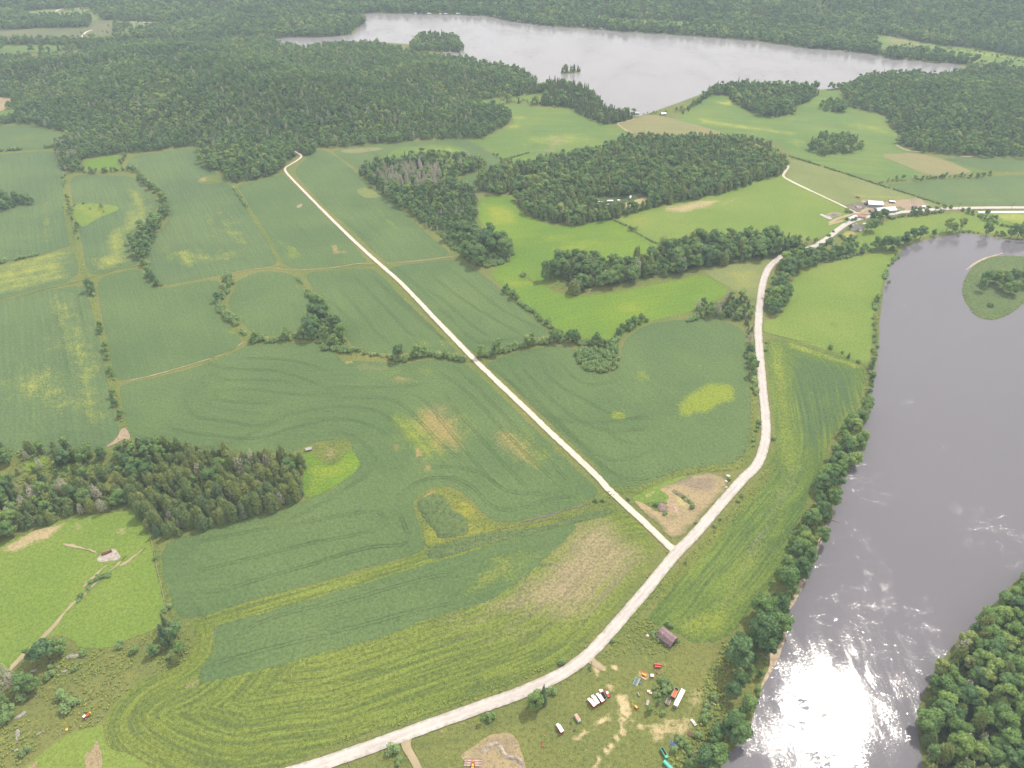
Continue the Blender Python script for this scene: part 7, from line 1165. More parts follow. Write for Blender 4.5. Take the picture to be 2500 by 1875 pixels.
# blue cultivator
l_, h_, L_ = at2('Y', 655, 775, 692, 690); t = thing('cultivator', 'pale blue cultivator with a ladder frame', 'farm machine', l_, h_)
part(t, 'frame', lblue, [('b', 0, -1.15, .8, 6, .18, .18), ('b', 0, 1.15, .8, 6, .18, .18)] + [('b', -2.8 + i * .8, 0, .8, .14, 2.3, .14) for i in range(8)]); part(t, 'tines', dark, [('b', -2.8 + i * .8, y, .4, .07, .07, .7) for i in range(8) for y in (-.9, 0, .9)]); part(t, 'side_bar', white, [('b', .2, -1.7, .85, 6.4, .16, .16)]); wheels(t, (0,), 3.4, .35, .2)
l_, h_, L_ = at2('Y', 705, 745, 738, 755); t = thing('disc_harrow', 'small blue implement standing right of the cultivator', 'farm machine', l_, h_)
part(t, 'frame', blue, [('b', 0, .5, .7, 2.2, .14, .14), ('b', 0, -.5, .7, 2.2, .14, .14), ('b', 0, 0, .7, .14, 1.2, .14)]); part(t, 'discs', steel, [('c', (-.9 + i * .45, -.5, .35), (-.86 + i * .45, -.5, .35), .34) for i in range(5)]); part(t, 'mast', lblue, [('c', (0, 0, .7), (-.6, .3, 1.5), .08)])
# grey bin
t = thing('storage_bin', 'square pale grey bin with a flat lid between the machines', 'bin', ground('Y', 848, 672), -.15); part(t, 'bin_body', steel, [('b', 0, 0, .75, 2.2, 1.9, 1.3)]); part(t, 'lid', pm('pale_grey_lid', 195, 192, 192), [('b', 0, 0, 1.44, 2.35, 2.05, .08)]); part(t, 'skid', dark, [('b', 0, .7, .07, 2.2, .15, .14), ('b', 0, -.7, .07, 2.2, .15, .14)])
# plough and tan arm
t = thing('plough', 'rusty pinkish plough lying below the red seed drill', 'farm machine', ground('Y', 900, 630), 1.5); part(t, 'beam', rust, [('b', 0, 0, .8, 3.6, .25, .25)]); part(t, 'crossbar', pm('tan_paint', 190, 150, 110), [('c', (-1.2, -1.9, .7), (1.0, 1.6, .7), .12)])
for i in range(4): part(t, 'share', pm('pinkish_rust', 185, 120, 100), [('m', [(-1.4 + i * .8, 0, .75), (-1.0 + i * .8, -.7, .1), (-.7 + i * .8, .1, .1), (-1.1 + i * .8, .1, .8)], [(0, 1, 2, 3)])])
t = thing('hay_rake', 'tan bent hay rake right of the rusty plough', 'farm machine', ground('Y', 955, 640), .5); part(t, 'rake_arm', pm('tan_paint', 190, 150, 110), [('c', (-1.5, 0, .5), (.4, .2, .9), .1), ('c', (.4, .2, .9), (1.3, .9, .6), .1)]); part(t, 'tines', rust, [('c', (-1.3 + i * .35, 0, .6), (-1.3 + i * .35, -.5, .1), .04) for i in range(6)])
for lx, ly, mt, lb in ((812, 838, white, 'white crate at the edge of the yard shrubs'), (830, 856, pink, 'pinkish crate below the white crate')):
    t = thing('crate', lb, 'crate', ground('Y', lx, ly), -.2); part(t, 'crate_body', mt, [('b', 0, 0, .5, 1.8, 1.2, .9)]); part(t, 'crate_lid', mt, [('b', 0, 0, 1.0, 1.95, 1.3, .08)])
l_, h_, L_ = at2('Y', 690, 855, 712, 893); t = thing('fuel_tank', 'grey green fuel tank on a red stand beside the sandy drive', 'tank', l_, h_); part(t, 'tank_body', pm('grey_green_tank', 130, 140, 120), [('c', (-1.3, 0, 1.0), (1.3, 0, 1.0), .5)])
for x in (-1, 1): part(t, 'stand', rust, [('b', x, 0, .35, .15, .9, .7)])
l_, h_, L_ = at2('Y', 700, 1038, 632, 968); t = thing('baler', 'yellow orange baler beside the sandy drive', 'farm machine', l_, h_); part(t, 'baler_body', orange, [('b', -.9, 0, 1.0, 2.6, 1.6, 1.1, .8, .8)]); part(t, 'top_cover', yellow, [('b', -.7, 0, 1.62, 1.8, 1.1, .16)]); part(t, 'drawbar', yellow, [('c', (.3, 0, .9), (3.0, .1, .5), .13)]); part(t, 'pickup_reel', rust, [('c', (-2.0, -.9, .5), (-2.0, .9, .5), .25)]); wheels(t, (-1.0,), 2.0, .42, .25)
l_, h_, L_ = at2('Y', 792, 990, 812, 915); t = thing('flat_trailer', 'pale flat trailer frame in the yard shrubs', 'trailer', l_, h_); part(t, 'deck', pm('bleached_planks', 165, 150, 142, .9), [('b', -.6, 0, .7, 3.6, 1.7, .1)]); part(t, 'drawbar', steel, [('c', (1.2, .5, .6), (2.8, 0, .5), .07), ('c', (1.2, -.5, .6), (2.8, 0, .5), .07)]); wheels(t, (-.6,), 1.7, .33, .2)
# car, harrow, blue frame, green wagons
l_, h_, L_ = at2('Y', 1308, 1192, 1280, 1155); t = thing('parked_car', 'white car with a maroon tail parked by the bank shrubs', 'car', l_, h_); part(t, 'body', white, [('b', 0, 0, .68, 4.5, 1.75, .62, .97, .92)]); c = part(t, 'cabin', white, [('b', -.25, 0, 1.2, 2.4, 1.55, .5, .75, .85)]); part(c, 'windscreen', glass, [('b', .8, 0, 1.18, .3, 1.3, .36)]); part(c, 'rear_window', glass, [('b', -1.3, 0, 1.18, .25, 1.3, .36)]); part(t, 'tailgate', dred, [('b', -2.28, 0, .7, .12, 1.6, .5)])
for y in (-.6, .6): part(t, 'headlight', glass, [('b', 2.22, y, .75, .08, .3, .15)])
wheels(t, (1.4, -1.4), 1.75, .33, .2)
t = thing('disc_harrow', 'rusty red disc harrow in the grass near the bank', 'farm machine', ground('Y', 1268, 1300), -.7); part(t, 'frame', dred, [('b', 0, y, .7, 4.4, .2, .2) for y in (-1.1, 0, 1.1)] + [('b', x, 0, .7, .2, 2.4, .2) for x in (-1.6, 0, 1.6)]); part(t, 'discs', rust, [('c', (-2 + i * .5, y, .4), (-1.95 + i * .5, y, .4), .38) for i in range(9) for y in (-1.1, 1.1)])
t = thing('cultivator', 'bright blue square cultivator frame beside the green wagons', 'farm machine', ground('Y', 1075, 1408), -.35); part(t, 'frame', pm('strong_blue_paint', 55, 110, 190), [('b', 0, y, .7, 4.0, .2, .2) for y in (-1.5, 0, 1.5)] + [('b', x, 0, .7, .2, 3.2, .2) for x in (-1.9, -.6, .7, 1.9)]); part(t, 'tines', dark, [('b', x, y, .35, .08, .08, .7) for x in (-1.5, -.5, .5, 1.5) for y in (-1.4, 0, 1.4)])
l_, h_, L_ = at2('Y', 1008, 1565, 945, 1455); t = thing('forage_wagon', 'sea green forage wagon with an open top near the bottom edge', 'wagon', l_, h_)
part(t, 'side_walls', green, [('b', .6, .95, 1.6, L_ - 1.6, .14, 1.3), ('b', .6, -.95, 1.6, L_ - 1.6, .14, 1.3), ('b', L_ / 2 - .2, 0, 1.6, .14, 2.0, 1.3), ('b', -L_ / 2 + .7, 0, 1.5, 1.5, 2.1, 1.4)]); part(t, 'bed_floor', pm('dark_wagon_floor', 70, 60, 58), [('b', .6, 0, 1.0, L_ - 1.7, 1.8, .1)]); part(t, 'rim', teal, [('b', .6, .95, 2.28, L_ - 1.6, .2, .08), ('b', .6, -.95, 2.28, L_ - 1.6, .2, .08)]); wheels(t, (-1.8, 1.8), 2.1, .45, .25)
l_, h_, L_ = at2('Y', 1062, 1690, 972, 1598); t = thing('covered_wagon', 'long teal covered wagon cut by the bottom edge', 'wagon', l_, h_); part(t, 'box', green, [('b', 0, 0, 1.4, L_, 2.2, 1.2)]); part(t, 'tarp', teal, [('b', 0, 0, 2.15, L_ + .1, 2.3, .3, .99, .5)]); wheels(t, (-1.8, 1.8), 2.2, .45, .25)
t = thing('pipe', 'white pipe lying in the bank shrubs', 'pipe', ground('Y', 1510, 968), -.7); part(t, 'pipe_length', white, [('c', (-1.8, 0, .5), (1.8, 0, .5), .22)]); part(t, 'pipe_prop', dark, [('b', 1.2, 0, .2, .3, .5, .4)])
t = thing('fallen_log', 'pale fallen log on the bank slope near the bottom', 'log', ground('Y', 1295, 1500), .55); part(t, 'trunk', logm, [('c', (-2.4, 0, .4), (2.4, 0, .4), .16), ('c', (.6, 0, .4), (1.3, .6, .6), .08)])
l_, h_, L_ = at2('M', 1448, 1482, 1450, 1522); t = thing('plough', 'small red plough alone on the yard grass', 'farm machine', l_, h_); part(t, 'beam', red, [('b', 0, 0, .6, 3.6, .2, .2)]); part(t, 'crossbar', red, [('b', 1.5, 0, .6, .2, 1.7, .2), ('b', -1.6, 0, .6, .2, 1.4, .2)]); wheels(t, (1.5,), 1.9, .28, .15)
for lx, ly, lb in ((1640, 1358, 'old black tyre left of the mint camper'), (1665, 1408, 'old black tyre below the mint camper')):
    t = thing('tyre', lb, 'tyre', ground('M', lx, ly)); part(t, 'tyre_ring', dark, [('c', (0, 0, 0), (0, 0, .35), .7)]); part(t, 'tyre_well', pm('dusty_hub', 95, 90, 80), [('c', (0, 0, .3), (0, 0, .37), .32)])
# log pile, sand ridges, loader
gp = 'pale logs stacked by the sand pit'; rr_ = random.Random(5)
for i in range(9):
    l_, h_, L_ = at2('W', 295 + rr_.uniform(0, 30), 1462 + i * 19, 735 + rr_.uniform(-30, 10), 1470 + i * 19)
    t = thing('log', 'pale stripped log in the stack left of the sand pit', 'log', l_, h_, gp); part(t, 'bark_side', logm if i % 3 else woodg, [('c', (-L_ / 2, 0, .25), (L_ / 2, 0, .25), .27)])
t = thing('wheel_loader', 'orange yellow loader cut by the bottom edge below the log stack', 'loader', ground('W', 512, 1652), 1.5); part(t, 'body', yellow, [('b', -.8, 0, 1.2, 2.6, 1.7, 1.0, .9, .8)]); part(t, 'cab', yellow, [('b', .4, 0, 2.0, 1.3, 1.4, 1.2, .85, .85)]); part(t, 'loader_arm', orange, [('c', (1.0, .7, 1.4), (2.6, .7, .7), .13), ('c', (1.0, -.7, 1.4), (2.6, -.7, .7), .13)]); part(t, 'bucket', orange, [('b', 2.9, 0, .6, .7, 2.2, .7, .6, 1)]); wheels(t, (1.1, -1.4), 2.3, .6, .4)
def mound(name, label, tg, pts, hgt, mat, w=2.2):
    p = resample(chaikin(G(tg, pts), 2, False), 1.2, False); t_ = np.gradient(p, axis=0); t_ /= np.hypot(*t_.T)[:, None] + 1e-9; nr = np.stack([-t_[:, 1], t_[:, 0]], 1); V, F = [], []; prof = [(-1, -.1), (-.6, .5), (-.15, 1), (.2, .95), (.65, .4), (1, -.1)]
    for i in range(len(p)):
        e = min(1, min(i, len(p) - 1 - i) / 3 + .15)
        for a, b_ in prof: V.append((p[i, 0] + nr[i, 0] * a * w * rr_.uniform(.8, 1.15), p[i, 1] + nr[i, 1] * a * w * rr_.uniform(.8, 1.15), .25 + max(-.2, b_ * hgt * e * rr_.uniform(.75, 1.15))))
    n = len(prof)
    for i in range(len(p) - 1):
        for k in range(n - 1): F.append((i * n + k, (i + 1) * n + k, (i + 1) * n + k + 1, i * n + k + 1))
    me = bpy.data.meshes.new(name); me.from_pydata(V, [], F); fix_up(me); me.materials.append(mat); o = link(bpy.data.objects.new(name, me)); tag(o, label, None, None, 'structure')
mound('sand_ridge', 'grey edged sand ridge right of the log stack', 'W', [(740, 1300), (860, 1180), (1010, 1100), (1100, 1120), (1180, 1240), (1260, 1370), (1400, 1440), (1500, 1420), (1600, 1500), (1660, 1640)], 1.4, plain('damp_sand_ridge', (.30, .25, .19, 1), .9, var=.45, scale=.5), 1.9)
mound('earth_mound', 'dark weedy earth mound in the sandy lot', 'Q', [(1230, 540), (1330, 600), (1420, 670), (1500, 730)], 1.5, plain('weedy_mound_soil', (.17, .15, .075, 1), .95, var=.5, scale=.6), 3.2)
mound('earth_mound', 'reddish low earth mound in the sandy lot', 'Q', [(1220, 720), (1270, 780), (1260, 840)], .8, plain('reddish_mound_soil', (.33, .23, .16, 1), .95, var=.3, scale=.5), 3.4)
# brush pile
rr_ = random.Random(9); pr = []
for i in range(150):
    a = rr_.uniform(0, 6.28); r = rr_.uniform(0, 1) ** .6 * 4.6; z = (1 - (r / 5) ** 2) * 1.6 * rr_.random() + .1; b_ = rr_.uniform(0, 6.28); l = rr_.uniform(.8, 2.0); x, y = r * math.cos(a), r * math.sin(a) * 1.2
    pr.append(('c', (x, y, z), (x + l * math.cos(b_), y + l * math.sin(b_), z + rr_.uniform(-.2, .4)), rr_.uniform(.05, .14)))
t = thing('brush_pile', 'pinkish grey brush pile with green edges in the sandy lot', 'brush pile', ground('Q', 1095, 775)); part(t, 'sticks', plain('pinkish_dead_brush', (.40, .28, .25, 1), .9, var=.5, scale=1.2), pr)
part(t, 'heap', plain('brush_heap_core', (.24, .17, .14, 1), .95, var=.5), [('m', [(4.2 * math.cos(k * .7854) , 5 * math.sin(k * .7854), 0) for k in range(8)] + [(1.6 * math.cos(k * .7854), 2 * math.sin(k * .7854), 1.2) for k in range(8)], [(k, (k + 1) % 8, 8 + (k + 1) % 8, 8 + k) for k in range(8)] + [tuple(range(8, 16))])])
def boulder(tg, x, y, s, label):
    rng = np.random.default_rng(int(x + y)); v, f = lump(rng, ICO2, np.array([1.2, .9, .6]) * s, 1.3, .14); gx_, gy_ = ground(tg, x, y)
    o = link(bpy.data.objects.new('boulder', to_mesh('boulder', v, f, pm('pale_boulder', 190, 180, 168, .9, var=.25)))); o.location = (gx_, gy_, .3 * s); tag(o, label, 'boulder')
boulder('Q', 1975, 350, 1.7, 'pale boulder at the upper corner of the sandy lot'); boulder('Q', 1945, 420, 1.2, 'smaller pale boulder below the corner boulder'); boulder('Q', 1950, 500, 1.0, 'lowest pale boulder on the edge of the sandy lot'); boulder('K', 1175, 845, 1.3, 'pale boulder at the waterline by the corn corner'); boulder('Y', 800, 235, 1.2, 'white boulder left of the weathered barn')
# weathered barn
def roof_geo(L, W_, z0, prof, ov=.35, th=.12):
    """prof: (y fraction of the half width, z) from eave to ridge"""
    pts = [(-f * W_ / 2, z) for f, z in prof] + [(f * W_ / 2, z) for f, z in prof[::-1][1:]]; V, F = [], []
    for x in (-L / 2 - ov, L / 2 + ov):
        for y, z in pts: V.append((x, y, z0 + z)); 
        for y, z in pts: V.append((x, y, z0 + z - th))
    n = len(pts)
    for i in range(n - 1): F += [(i, i + 1, 2 * n + i + 1, 2 * n + i), (n + i, 3 * n + i, 3 * n + i + 1, n + i + 1), (i, n + i, n + i + 1, i + 1), (2 * n + i, 2 * n + i + 1, 3 * n + i + 1, 3 * n + i)]
    F += [(0, 2 * n, 3 * n, n), (n - 1, 2 * n - 1, 4 * n - 1, 3 * n - 1)]
    return ('m', V, F)
def walls_geo(L, W_, h, prof):
    pts = [(-W_ / 2, 0)] + [(-f * W_ / 2 * .97, h + z - .14) for f, z in prof] + [(f * W_ / 2 * .97, h + z - .14) for f, z in prof[::-1][1:]] + [(W_ / 2, 0)]; n = len(pts); V = [(x, y, z) for x in (-L / 2, L / 2) for y, z in pts]
    return ('m', V, [tuple(range(n))[::-1], tuple(range(n, 2 * n))] + [(0, n, n + 1, 1), (n - 2, 2 * n - 2, 2 * n - 1, n - 1)])
GABLE = lambda rh: [(1.08, -.15), (0, rh)]
def building(name, label, cat, loc, h, L, W_, hh, prof, wall, roof, doors=(), windows=(), extra=None, group=None):
    t = thing(name, label, cat, loc, h, group); part(t, 'wall', wall, [walls_geo(L, W_, hh, prof)]); part(t, 'roof', roof, [roof_geo(L, W_, hh, prof), ('b', 0, 0, hh + prof[-1][1] + .03, L + .7, .25, .1)])
    for (x, sy, w, z) in doors: part(t, 'door', dark, [('b', x, sy * W_ / 2, z / 2, w, .12, z)])
    for (ex, y, w, z) in (extra or ()): part(t, 'door', dark, [('b', ex * L / 2, y, z / 2, .12, w, z)])
    for (x, sy) in windows:
        f = part(t, 'window', white, [('b', x, sy * W_ / 2, 1.7, 1.1, .14, 1.1)]); part(f, 'pane', glass, [('b', x, sy * (W_ / 2 + .03), 1.7, .9, .12, .9)])
    return t
GAMB = [(1.1, -.2), (.62, 2.6), (0, 3.9)]
l_, h_, L_ = at2('S', 1612.5, 1549, 1643, 1573); t = building('weathered_barn', 'weathered grey barn with a purplish gambrel roof beside the riverside corn', 'barn', l_, h_, L_ + 1.0, 8.6, 3.2, GAMB, woodg, oldroof, doors=[(1.5, -1, 2.6, 2.6)], extra=[(1, 0, 2.4, 2.6)])
part(t, 'roof_batten', pm('pale_batten', 185, 165, 165), [('b', -3.2, -1.6, 6.3, .25, 2.4, .12)])
# small grey hut
building('hut', 'tiny grey hut with a pale roof in the yellow weeds', 'hut', ground('E', 2085, 1380), .35, 5.0, 3.4, 1.9, GABLE(1.0), woodg, pm('pale_grey_hut_roof', 165, 160, 160), doors=[(0, -1, 1, 1.7)])
# farmstead
building('grey_barn', 'big grey roofed barn at the back of the farmstead', 'barn', ground('R', 1062, 292), -.12, 21, 13, 4.5, GABLE(3.2), greyw, tin, doors=[(4, -1, 3, 3)], extra=[(-1, 0, 4, 3.6)])
building('lean_to', 'dark open lean-to at the left end of the grey barn', 'shed', ground('R', 935, 272), -.12, 5, 6, 2.6, GABLE(.5), pm('dark_boards', 60, 58, 60), pm('dark_roof', 85, 88, 92))
building('white_roofed_barn', 'long white roofed barn in front of the grey barn', 'barn', ground('R', 1240, 392), .16, 30, 12, 4, GABLE(2.8), greyw, tinw, doors=[(-8, -1, 3, 3), (6, -1, 3, 3)], windows=[(-2, -1), (2, -1)], extra=[(-1, 0, 3.4, 3.2)])
building('grey_lean_to', 'low grey shed at the left end of the white roofed barn', 'shed', ground('R', 1030, 398), .3, 8, 6, 2.4, GABLE(1.0), woodg, pm('mottled_grey_roof', 130, 118, 118, .9), doors=[(0, -1, 2, 2)])
building('lean_to', 'dark low lean-to at the right end of the white roofed barn', 'shed', ground('R', 1415, 380), .1, 9, 6, 2.2, GABLE(.5), pm('dark_boards', 60, 58, 60), pm('dull_grey_roof', 112, 108, 108))
building('livestock_shed', 'small white topped shed on the edge of the bare farmyard', 'shed', ground('R', 1362, 242), -.35, 8, 4.4, 2.6, GABLE(.8), pm('dull_brown_boards', 120, 105, 100), tinw, doors=[(0, -1, 2, 1.8)])
building('livestock_shed', 'small dark brown shed by the farm road', 'shed', ground('R', 1738, 335), 0, 6, 4.4, 2.6, GABLE(1.2), pm('dark_boards', 60, 58, 60), pm('dark_brown_roof', 92, 78, 76), doors=[(0, -1, 1.6, 1.9)])
building('livestock_shed', 'small bright white shed at the right end of the farmyard', 'shed', ground('R', 1905, 328), -.3, 6.5, 4.4, 2.5, GABLE(.9), cream, tinw, doors=[(0, -1, 1.6, 1.9)])
building('brown_roofed_shed', 'low shed with a brown roof beside the farm track', 'shed', ground('R', 822, 478), -.5, 16, 10, 2.4, GABLE(1.6), greyw, brown, doors=[(3, -1, 3, 2)])
building('pale_shed', 'long pale blue roofed shed by the road bushes', 'shed', ground('R', 692, 515), .65, 17, 6, 2.4, GABLE(1.4), cream, pm('pale_blue_roof', 195, 205, 215), doors=[(0, -1, 1.4, 2)], windows=[(-4, -1), (4, -1)])
t = building('farmhouse', 'grey shingled farmhouse in trees below the farm road', 'house', ground('R', 790, 690), -.75, 13, 9, 3.2, GABLE(3.2), cream, shingle, doors=[(0, -1, 1.1, 2.1)], windows=[(-4, -1), (3.5, -1), (-4, 1), (3.5, 1)])
part(t, 'annex', cream, [walls_geo(7, 6, 2.6, GABLE(2.0))]).location = (-3.2, -6.5, 0); part(t, 'annex_roof', shingle, [roof_geo(7, 6, 2.6, GABLE(2.0))]).location = (-3.2, -6.5, 0); part(t, 'chimney', pm('brick_chimney', 130, 80, 65), [('b', 2, 0, 6.4, .8, .8, 1.8)]); part(t, 'porch', white, [('b', 5.6, -5.4, 1.2, 2.6, 1.8, 2.2)])
t = thing('parked_van', 'tiny white van behind the farmhouse', 'van', ground('R', 893, 612), .3); part(t, 'body', white, [('b', 0, 0, 1.2, 4.8, 1.9, 1.5, .92, .9)]); part(t, 'windscreen', glass, [('b', 2.25, 0, 1.45, .15, 1.5, .6)]); wheels(t, (1.5, -1.5), 1.9, .34, .2)
for i, (x, y) in enumerate(((745, 322), (780, 318), (800, 330), (835, 328))):
    t = thing('round_bale', 'wrapped round bale on the dark feedlot', 'bale', ground('R', x, y), i * .8, 'round bales on the feedlot'); part(t, 'wrap', plastic if i > 0 else brown, [('c', (-.7, 0, .8), (.7, 0, .8), .8)])
tipper(ground('R', 785, 160), -.5, 6, 2.4, .7, rust, woodg, 'lone rusty trailer in the pasture behind the grey barn', 'farm_trailer')
pickup(ground('R', 1215, 282), .1, 'white pickup between the two big barns', white)
l_, h_, L_ = at2('X', 1430, 275, 2420, 268); t = thing('bale_row', 'very long white wrapped bale row at the right edge', 'bale row', l_, h_)
V, F = [], []; ns = 60; nc = 8
for i in range(ns + 1):
    r = 1.9 + .18 * math.sin(i * 2.3)
    for k in range(nc + 1):
        a = math.pi * k / nc; V.append((-L_ / 2 + L_ * i / ns, math.cos(a) * r * 1.15, math.sin(a) * r))
for i in range(ns):
    for k in range(nc): F.append((i * (nc + 1) + k, (i + 1) * (nc + 1) + k, (i + 1) * (nc + 1) + k + 1, i * (nc + 1) + k + 1))
part(t, 'wrap', plastic, [('m', V, F), ('m', V[:nc + 1], [tuple(range(nc + 1))])])
# caravans in the round wood
TILES['V'] = (1440, 470, 13.825)
def caravan(loc, h, L, label, mt=white):
    t = thing('caravan', label, 'caravan', loc, h); part(t, 'body', mt, [('b', 0, 0, 1.7, L, 2.5, 2.3, .97, .95)]); part(t, 'roof', plastic, [('b', 0, 0, 2.9, L * .97, 2.4, .12)]); part(t, 'door', greyw, [('b', L * .3, -1.24, 1.5, .8, .08, 1.8)])
    for x in (-.3, 0): part(t, 'window', glass, [('b', x * L, -1.23, 2.0, 1.1, .07, .6)])
    wheels(t, (-.2,), 2.4, .36, .22)
caravan(ground('V', 680, 350), .02, 9.5, 'long white caravan in the clearing of the round wood'); caravan(ground('V', 1365, 215), 1.35, 7, 'white caravan standing end-on at the back of the clearing'); caravan(ground('V', 345, 400), -.3, 8, 'cream caravan at the left of the clearing', cream); caravan(ground('V', 970, 330), .1, 4.5, 'small white caravan half hidden by a tree')
pickup(ground('V', 605, 440), 0, 'pale pickup in front of the long white caravan', white)
# lakeside cottages
TILES['O'] = (1000, 0, 5.53)
src = building('cottage', 'tiny white roofed cottage on the far lake shore', 'cottage', ground('O', 1548, 243), 0, 13, 7, 3.2, GABLE(2.2), greyw, tin, doors=[(0, -1, 1.2, 2.1)], windows=[(-4, -1), (4, -1)], group='cottages along the far lake shore')
src['label'] = 'bright long cottage roof on the far lake shore, most visible one'
COTS = [('O', 1590, 245, .8, 'short bright roof touching the most visible far cottage'), ('O', 80, 192, .7, 'leftmost tiny cottage on the far lake shore'), ('O', 265, 198, .9, 'second cottage from the left on the far lake shore'), ('O', 415, 197, .6, 'third cottage from the left on the far lake shore'), ('O', 490, 197, .7, 'fourth cottage from the left on the far lake shore'), ('O', 660, 198, .9, 'cottage beside the yellow far shore clearing'),
        ('O', 690, 145, .7, 'cottage set back above the yellow far shore clearing'), ('O', 480, 112, .8, 'white cottage deep in the far shore forest'), ('O', 290, 100, .8, 'grey white cottage in the forest at the top left of the far shore'), ('O', 1135, 222, .7, 'reddish cottage where the far shore bends'), ('O', 1235, 238, .7, 'pale cottage right of the far shore bend'), ('O', 1480, 296, .8, 'pale boathouse at the waterline below the most visible cottage'), ('O', 1700, 304, .6, 'tiny boathouse at the far waterline'),
        ('B2', 650, 285, .9, 'pinkish cottage left of the far paddock'), ('B2', 1040, 290, 1.1, 'long low cottage before the far paddock'), ('B2', 1865, 310, .8, 'cottage in the forest gap right of the far paddock'), ('B2', 2100, 310, 1.0, 'white cottage on the right part of the far shore'), ('B2', 2135, 340, .8, 'cottage just below the right hand white cottage'), ('B2', 830, 315, .6, 'tiny cottage at the waterline below the far paddock'), ('C', 1045, 330, .9, 'white boathouse at the narrow right end of the lake'), ('B2', 730, 1008, .9, 'grey cottage among the near shore spruces'), ('B2', 1215, 1232, .7, 'small white hut at the end of the near shore spruce wood'), ('B2', 1500, 1240, .8, 'low grey boathouse on the near lake shore')]
for tg, x, y, s, lb in COTS: copy_thing(src, ground(tg, x, y), random.uniform(-.3, .3), lb, s)
# tractor, implement, feeder
l_, h_, L_ = at2('L', 565, 1338, 606, 1298); t = thing('tractor', 'red tractor on the scrub slope at the lower left', 'tractor', l_, h_); part(t, 'hood', pm('orange_red_paint', 205, 60, 40), [('b', 1.1, 0, 1.3, 2.0, .9, .8)]); c = part(t, 'cab', red, [('b', -.7, 0, 1.9, 1.5, 1.5, 1.5, .85, .85)]); part(c, 'cab_window', glass, [('b', .02, 0, 2.1, .06, 1.2, .8)]); part(t, 'cab_roof', white, [('b', -.7, 0, 2.72, 1.7, 1.6, .14)]); part(t, 'loader', yellow, [('c', (0, .6, 1.3), (2.8, .6, 1.0), .1), ('c', (0, -.6, 1.3), (2.8, -.6, 1.0), .1), ('b', 3.0, 0, .8, .5, 1.8, .6)])
for x, r in ((-1.0, .85), (1.7, .5)):
    for sy in (-1, 1): k = part(t, 'wheel', dark, [('c', (x, sy * .75, r), (x, sy * 1.15, r), r)]); part(k, 'rim', white, [('c', (x, sy * 1.13, r), (x, sy * 1.18, r), r * .5)])
t = thing('hay_rake', 'small rusty rake left on the scrub slope', 'farm machine', ground('L', 735, 1092), .4); part(t, 'beam', rust, [('b', 0, 0, .7, 2.6, .2, .2)]); part(t, 'tongue', logm, [('c', (0, 0, .5), (-.6, -3.8, .3), .09)]); wheels(t, (1.0,), 1.2, .35, .15)
t = thing('water_tank', 'small yellow tank near the bottom left', 'tank', ground('L', 455, 1405)); part(t, 'tank_body', pm('cream_yellow', 235, 200, 90), [('c', (0, 0, 0), (0, 0, 1.1), .7)]); part(t, 'lid', yellow, [('c', (0, 0, 1.1), (0, 0, 1.25), .3)])
l_, h_, L_ = at2('L', 695, 222, 750, 200); t = thing('feed_bunk', 'long rusty hay feeder on the pale gravel pad', 'feeder', l_, h_); part(t, 'trough', rust, [('b', 0, .8, .9, 7.4, .1, 1.1), ('b', 0, -.8, .9, 7.4, .1, 1.1), ('b', 3.7, 0, .9, .1, 1.6, 1.1), ('b', -3.7, 0, .9, .1, 1.6, 1.1)]); part(t, 'hay', pm('old_hay', 120, 95, 70, .95), [('b', 0, 0, .85, 7.2, 1.4, .8, .95, .6)]); part(t, 'rail', dred, [('c', (-3.7, .8, 1.7), (3.7, .8, 1.7), .07), ('c', (-3.7, -.8, 1.7), (3.7, -.8, 1.7), .07)])
# utility poles
def utility_pole(loc, label, h=9.5, lean=0):
    t = thing('utility_pole', label, 'pole', loc, .9, 'utility poles along the paved road'); part(t, 'pole', pole_m, [('c', (0, 0, -.3), (lean, 0, h), .17)]); a = part(t, 'crossarm', pole_m, [('b', lean, 0, h - .6, .12, 2.2, .14)]); part(a, 'insulators', white, [('c', (lean, y, h - .52), (lean, y, h - .3), .06) for y in (-1, 0, 1)])
for tg, x, y, lb in (('W', 785, 565, 'utility pole below the leafy sapling at the bottom'), ('M', 150, 1668, 'utility pole at the bottom edge of the photo'), ('Y', 183, 598, 'utility pole at the mouth of the sandy yard drive'), ('Q', 1400, 1540, 'utility pole across from the lane mouth'), ('K', 525, 1345, 'utility pole on the right verge of the curving road'), ('X', 1998, 205, 'utility pole above the long white bale row'), ('K', 478, 700, 'utility pole at the top of the riverside corn'), ('X', 1100, 215, 'utility pole above the ditch corner on the farm road')): utility_pole(ground(tg, x, y), lb)
t = thing('stake', 'thin pale leaning stake opposite the lane mouth', 'stake', ground('Q', 1325, 1575)); part(t, 'stake_rod', logm, [('c', (0, 0, 0), (2.4, 1.2, 5.5), .1)])
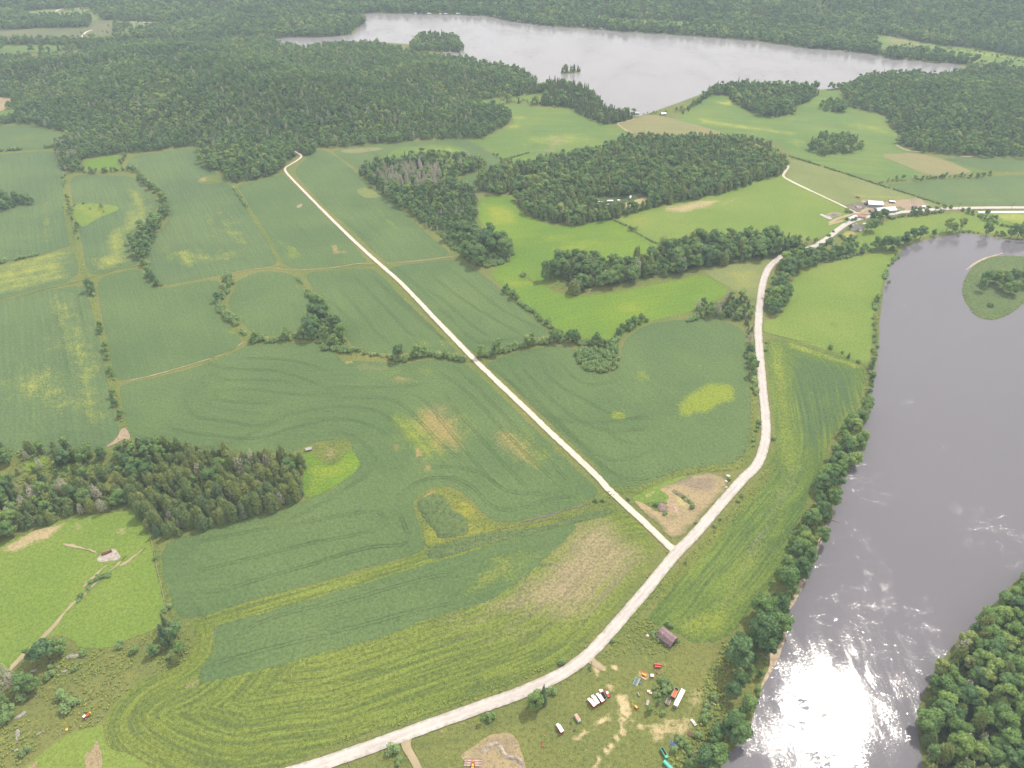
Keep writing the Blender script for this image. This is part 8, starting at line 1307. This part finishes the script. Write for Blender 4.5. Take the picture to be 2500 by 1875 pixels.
# fences
def fence(tg, pts, label, step=4.0, mat=None):
    p = resample(np.array(G(tg, pts)), step, False); o = p[0]; t = thing('fence', label, 'fence', (o[0], o[1])); mt = mat or logm
    for x, y in p[:60]: part(t, 'post', mt, [('b', x - o[0], y - o[1], .6, .16, .16, 1.4)])
    part(t, 'rails', mt, [('c', (a[0] - o[0], a[1] - o[1], z), (b_[0] - o[0], b_[1] - o[1], z), .045) for a, b_ in zip(p[:59], p[1:60]) for z in (.5, 1.0)])
fence('L', [(1010, 70), (1025, 140), (1048, 230), (1062, 320), (1090, 430), (1112, 530), (1130, 620)], 'pale rail fence between the lower left pasture and the soybeans'); fence('R', [(590, 300), (680, 276), (820, 262), (930, 270)], 'dark fence around the feedlot', 4, pole_m); fence('R', [(1130, 232), (1330, 215), (1440, 205)], 'dark fence behind the bare farmyard', 4, pole_m); fence('R', [(1470, 300), (1550, 345), (1625, 385)], 'grey fence inside the bare farmyard', 3, woodg); fence('K', [(450, 585), (520, 603), (650, 638), (760, 655)], 'thin fence at the top of the riverside corn', 4.5, pole_m)
# dead wood by the river
t = thing('fallen_tree', 'bleached fallen tree reaching out into the river', 'fallen tree', ground('U', 1975, 335) + (.2,), -.42); part(t, 'trunk', pm('bleached_driftwood', 165, 145, 135, .9), [('c', (-4.5, 0, .5), (3.8, 0, .15), .25)]); part(t, 'branches', pm('bleached_driftwood', 165, 145, 135, .9), [('c', (1.5 + i * .5, 0, .25), (2.6 + i * .5, (-1) ** i * 1.3, .5), .08) for i in range(4)])
t = thing('fallen_tree', 'grey uprooted tree between the two largest bank trees', 'fallen tree', ground('U', 1345, 1560), -.8); part(t, 'trunk', steel, [('c', (-2.4, 0, .6), (2.8, 0, .4), .18)]); part(t, 'branches', steel, [('c', (.4 + i * .5, 0, .5), (2.2 + i * .4, (-1) ** i * 1.2, .8), .06) for i in range(5)])

# ---------------------------------------------------------------- the air over the valley
hm = bpy.data.materials.new('valley_haze'); hm.use_nodes = True; nt = hm.node_tree; nt.nodes.clear()
ho = nt.nodes.new('ShaderNodeOutputMaterial'); hv = nt.nodes.new('ShaderNodeVolumePrincipled'); nt.links.new(hv.outputs[0], ho.inputs['Volume'])
hv.inputs['Color'].default_value = (.70, .84, 1.0, 1); hv.inputs['Density'].default_value = .00009; hv.inputs['Anisotropy'].default_value = .0
me = bpy.data.meshes.new('haze'); x0, x1, y0, y1, z0, z1 = -7000, 7000, -800, 10200, -2, 470
me.from_pydata([(x0, y0, z0), (x1, y0, z0), (x1, y1, z0), (x0, y1, z0), (x0, y0, z1), (x1, y0, z1), (x1, y1, z1), (x0, y1, z1)], [], BOXF); me.materials.append(hm)
tag(link(bpy.data.objects.new('haze', me)), 'thin pale summer haze filling the valley', None, None, 'stuff')
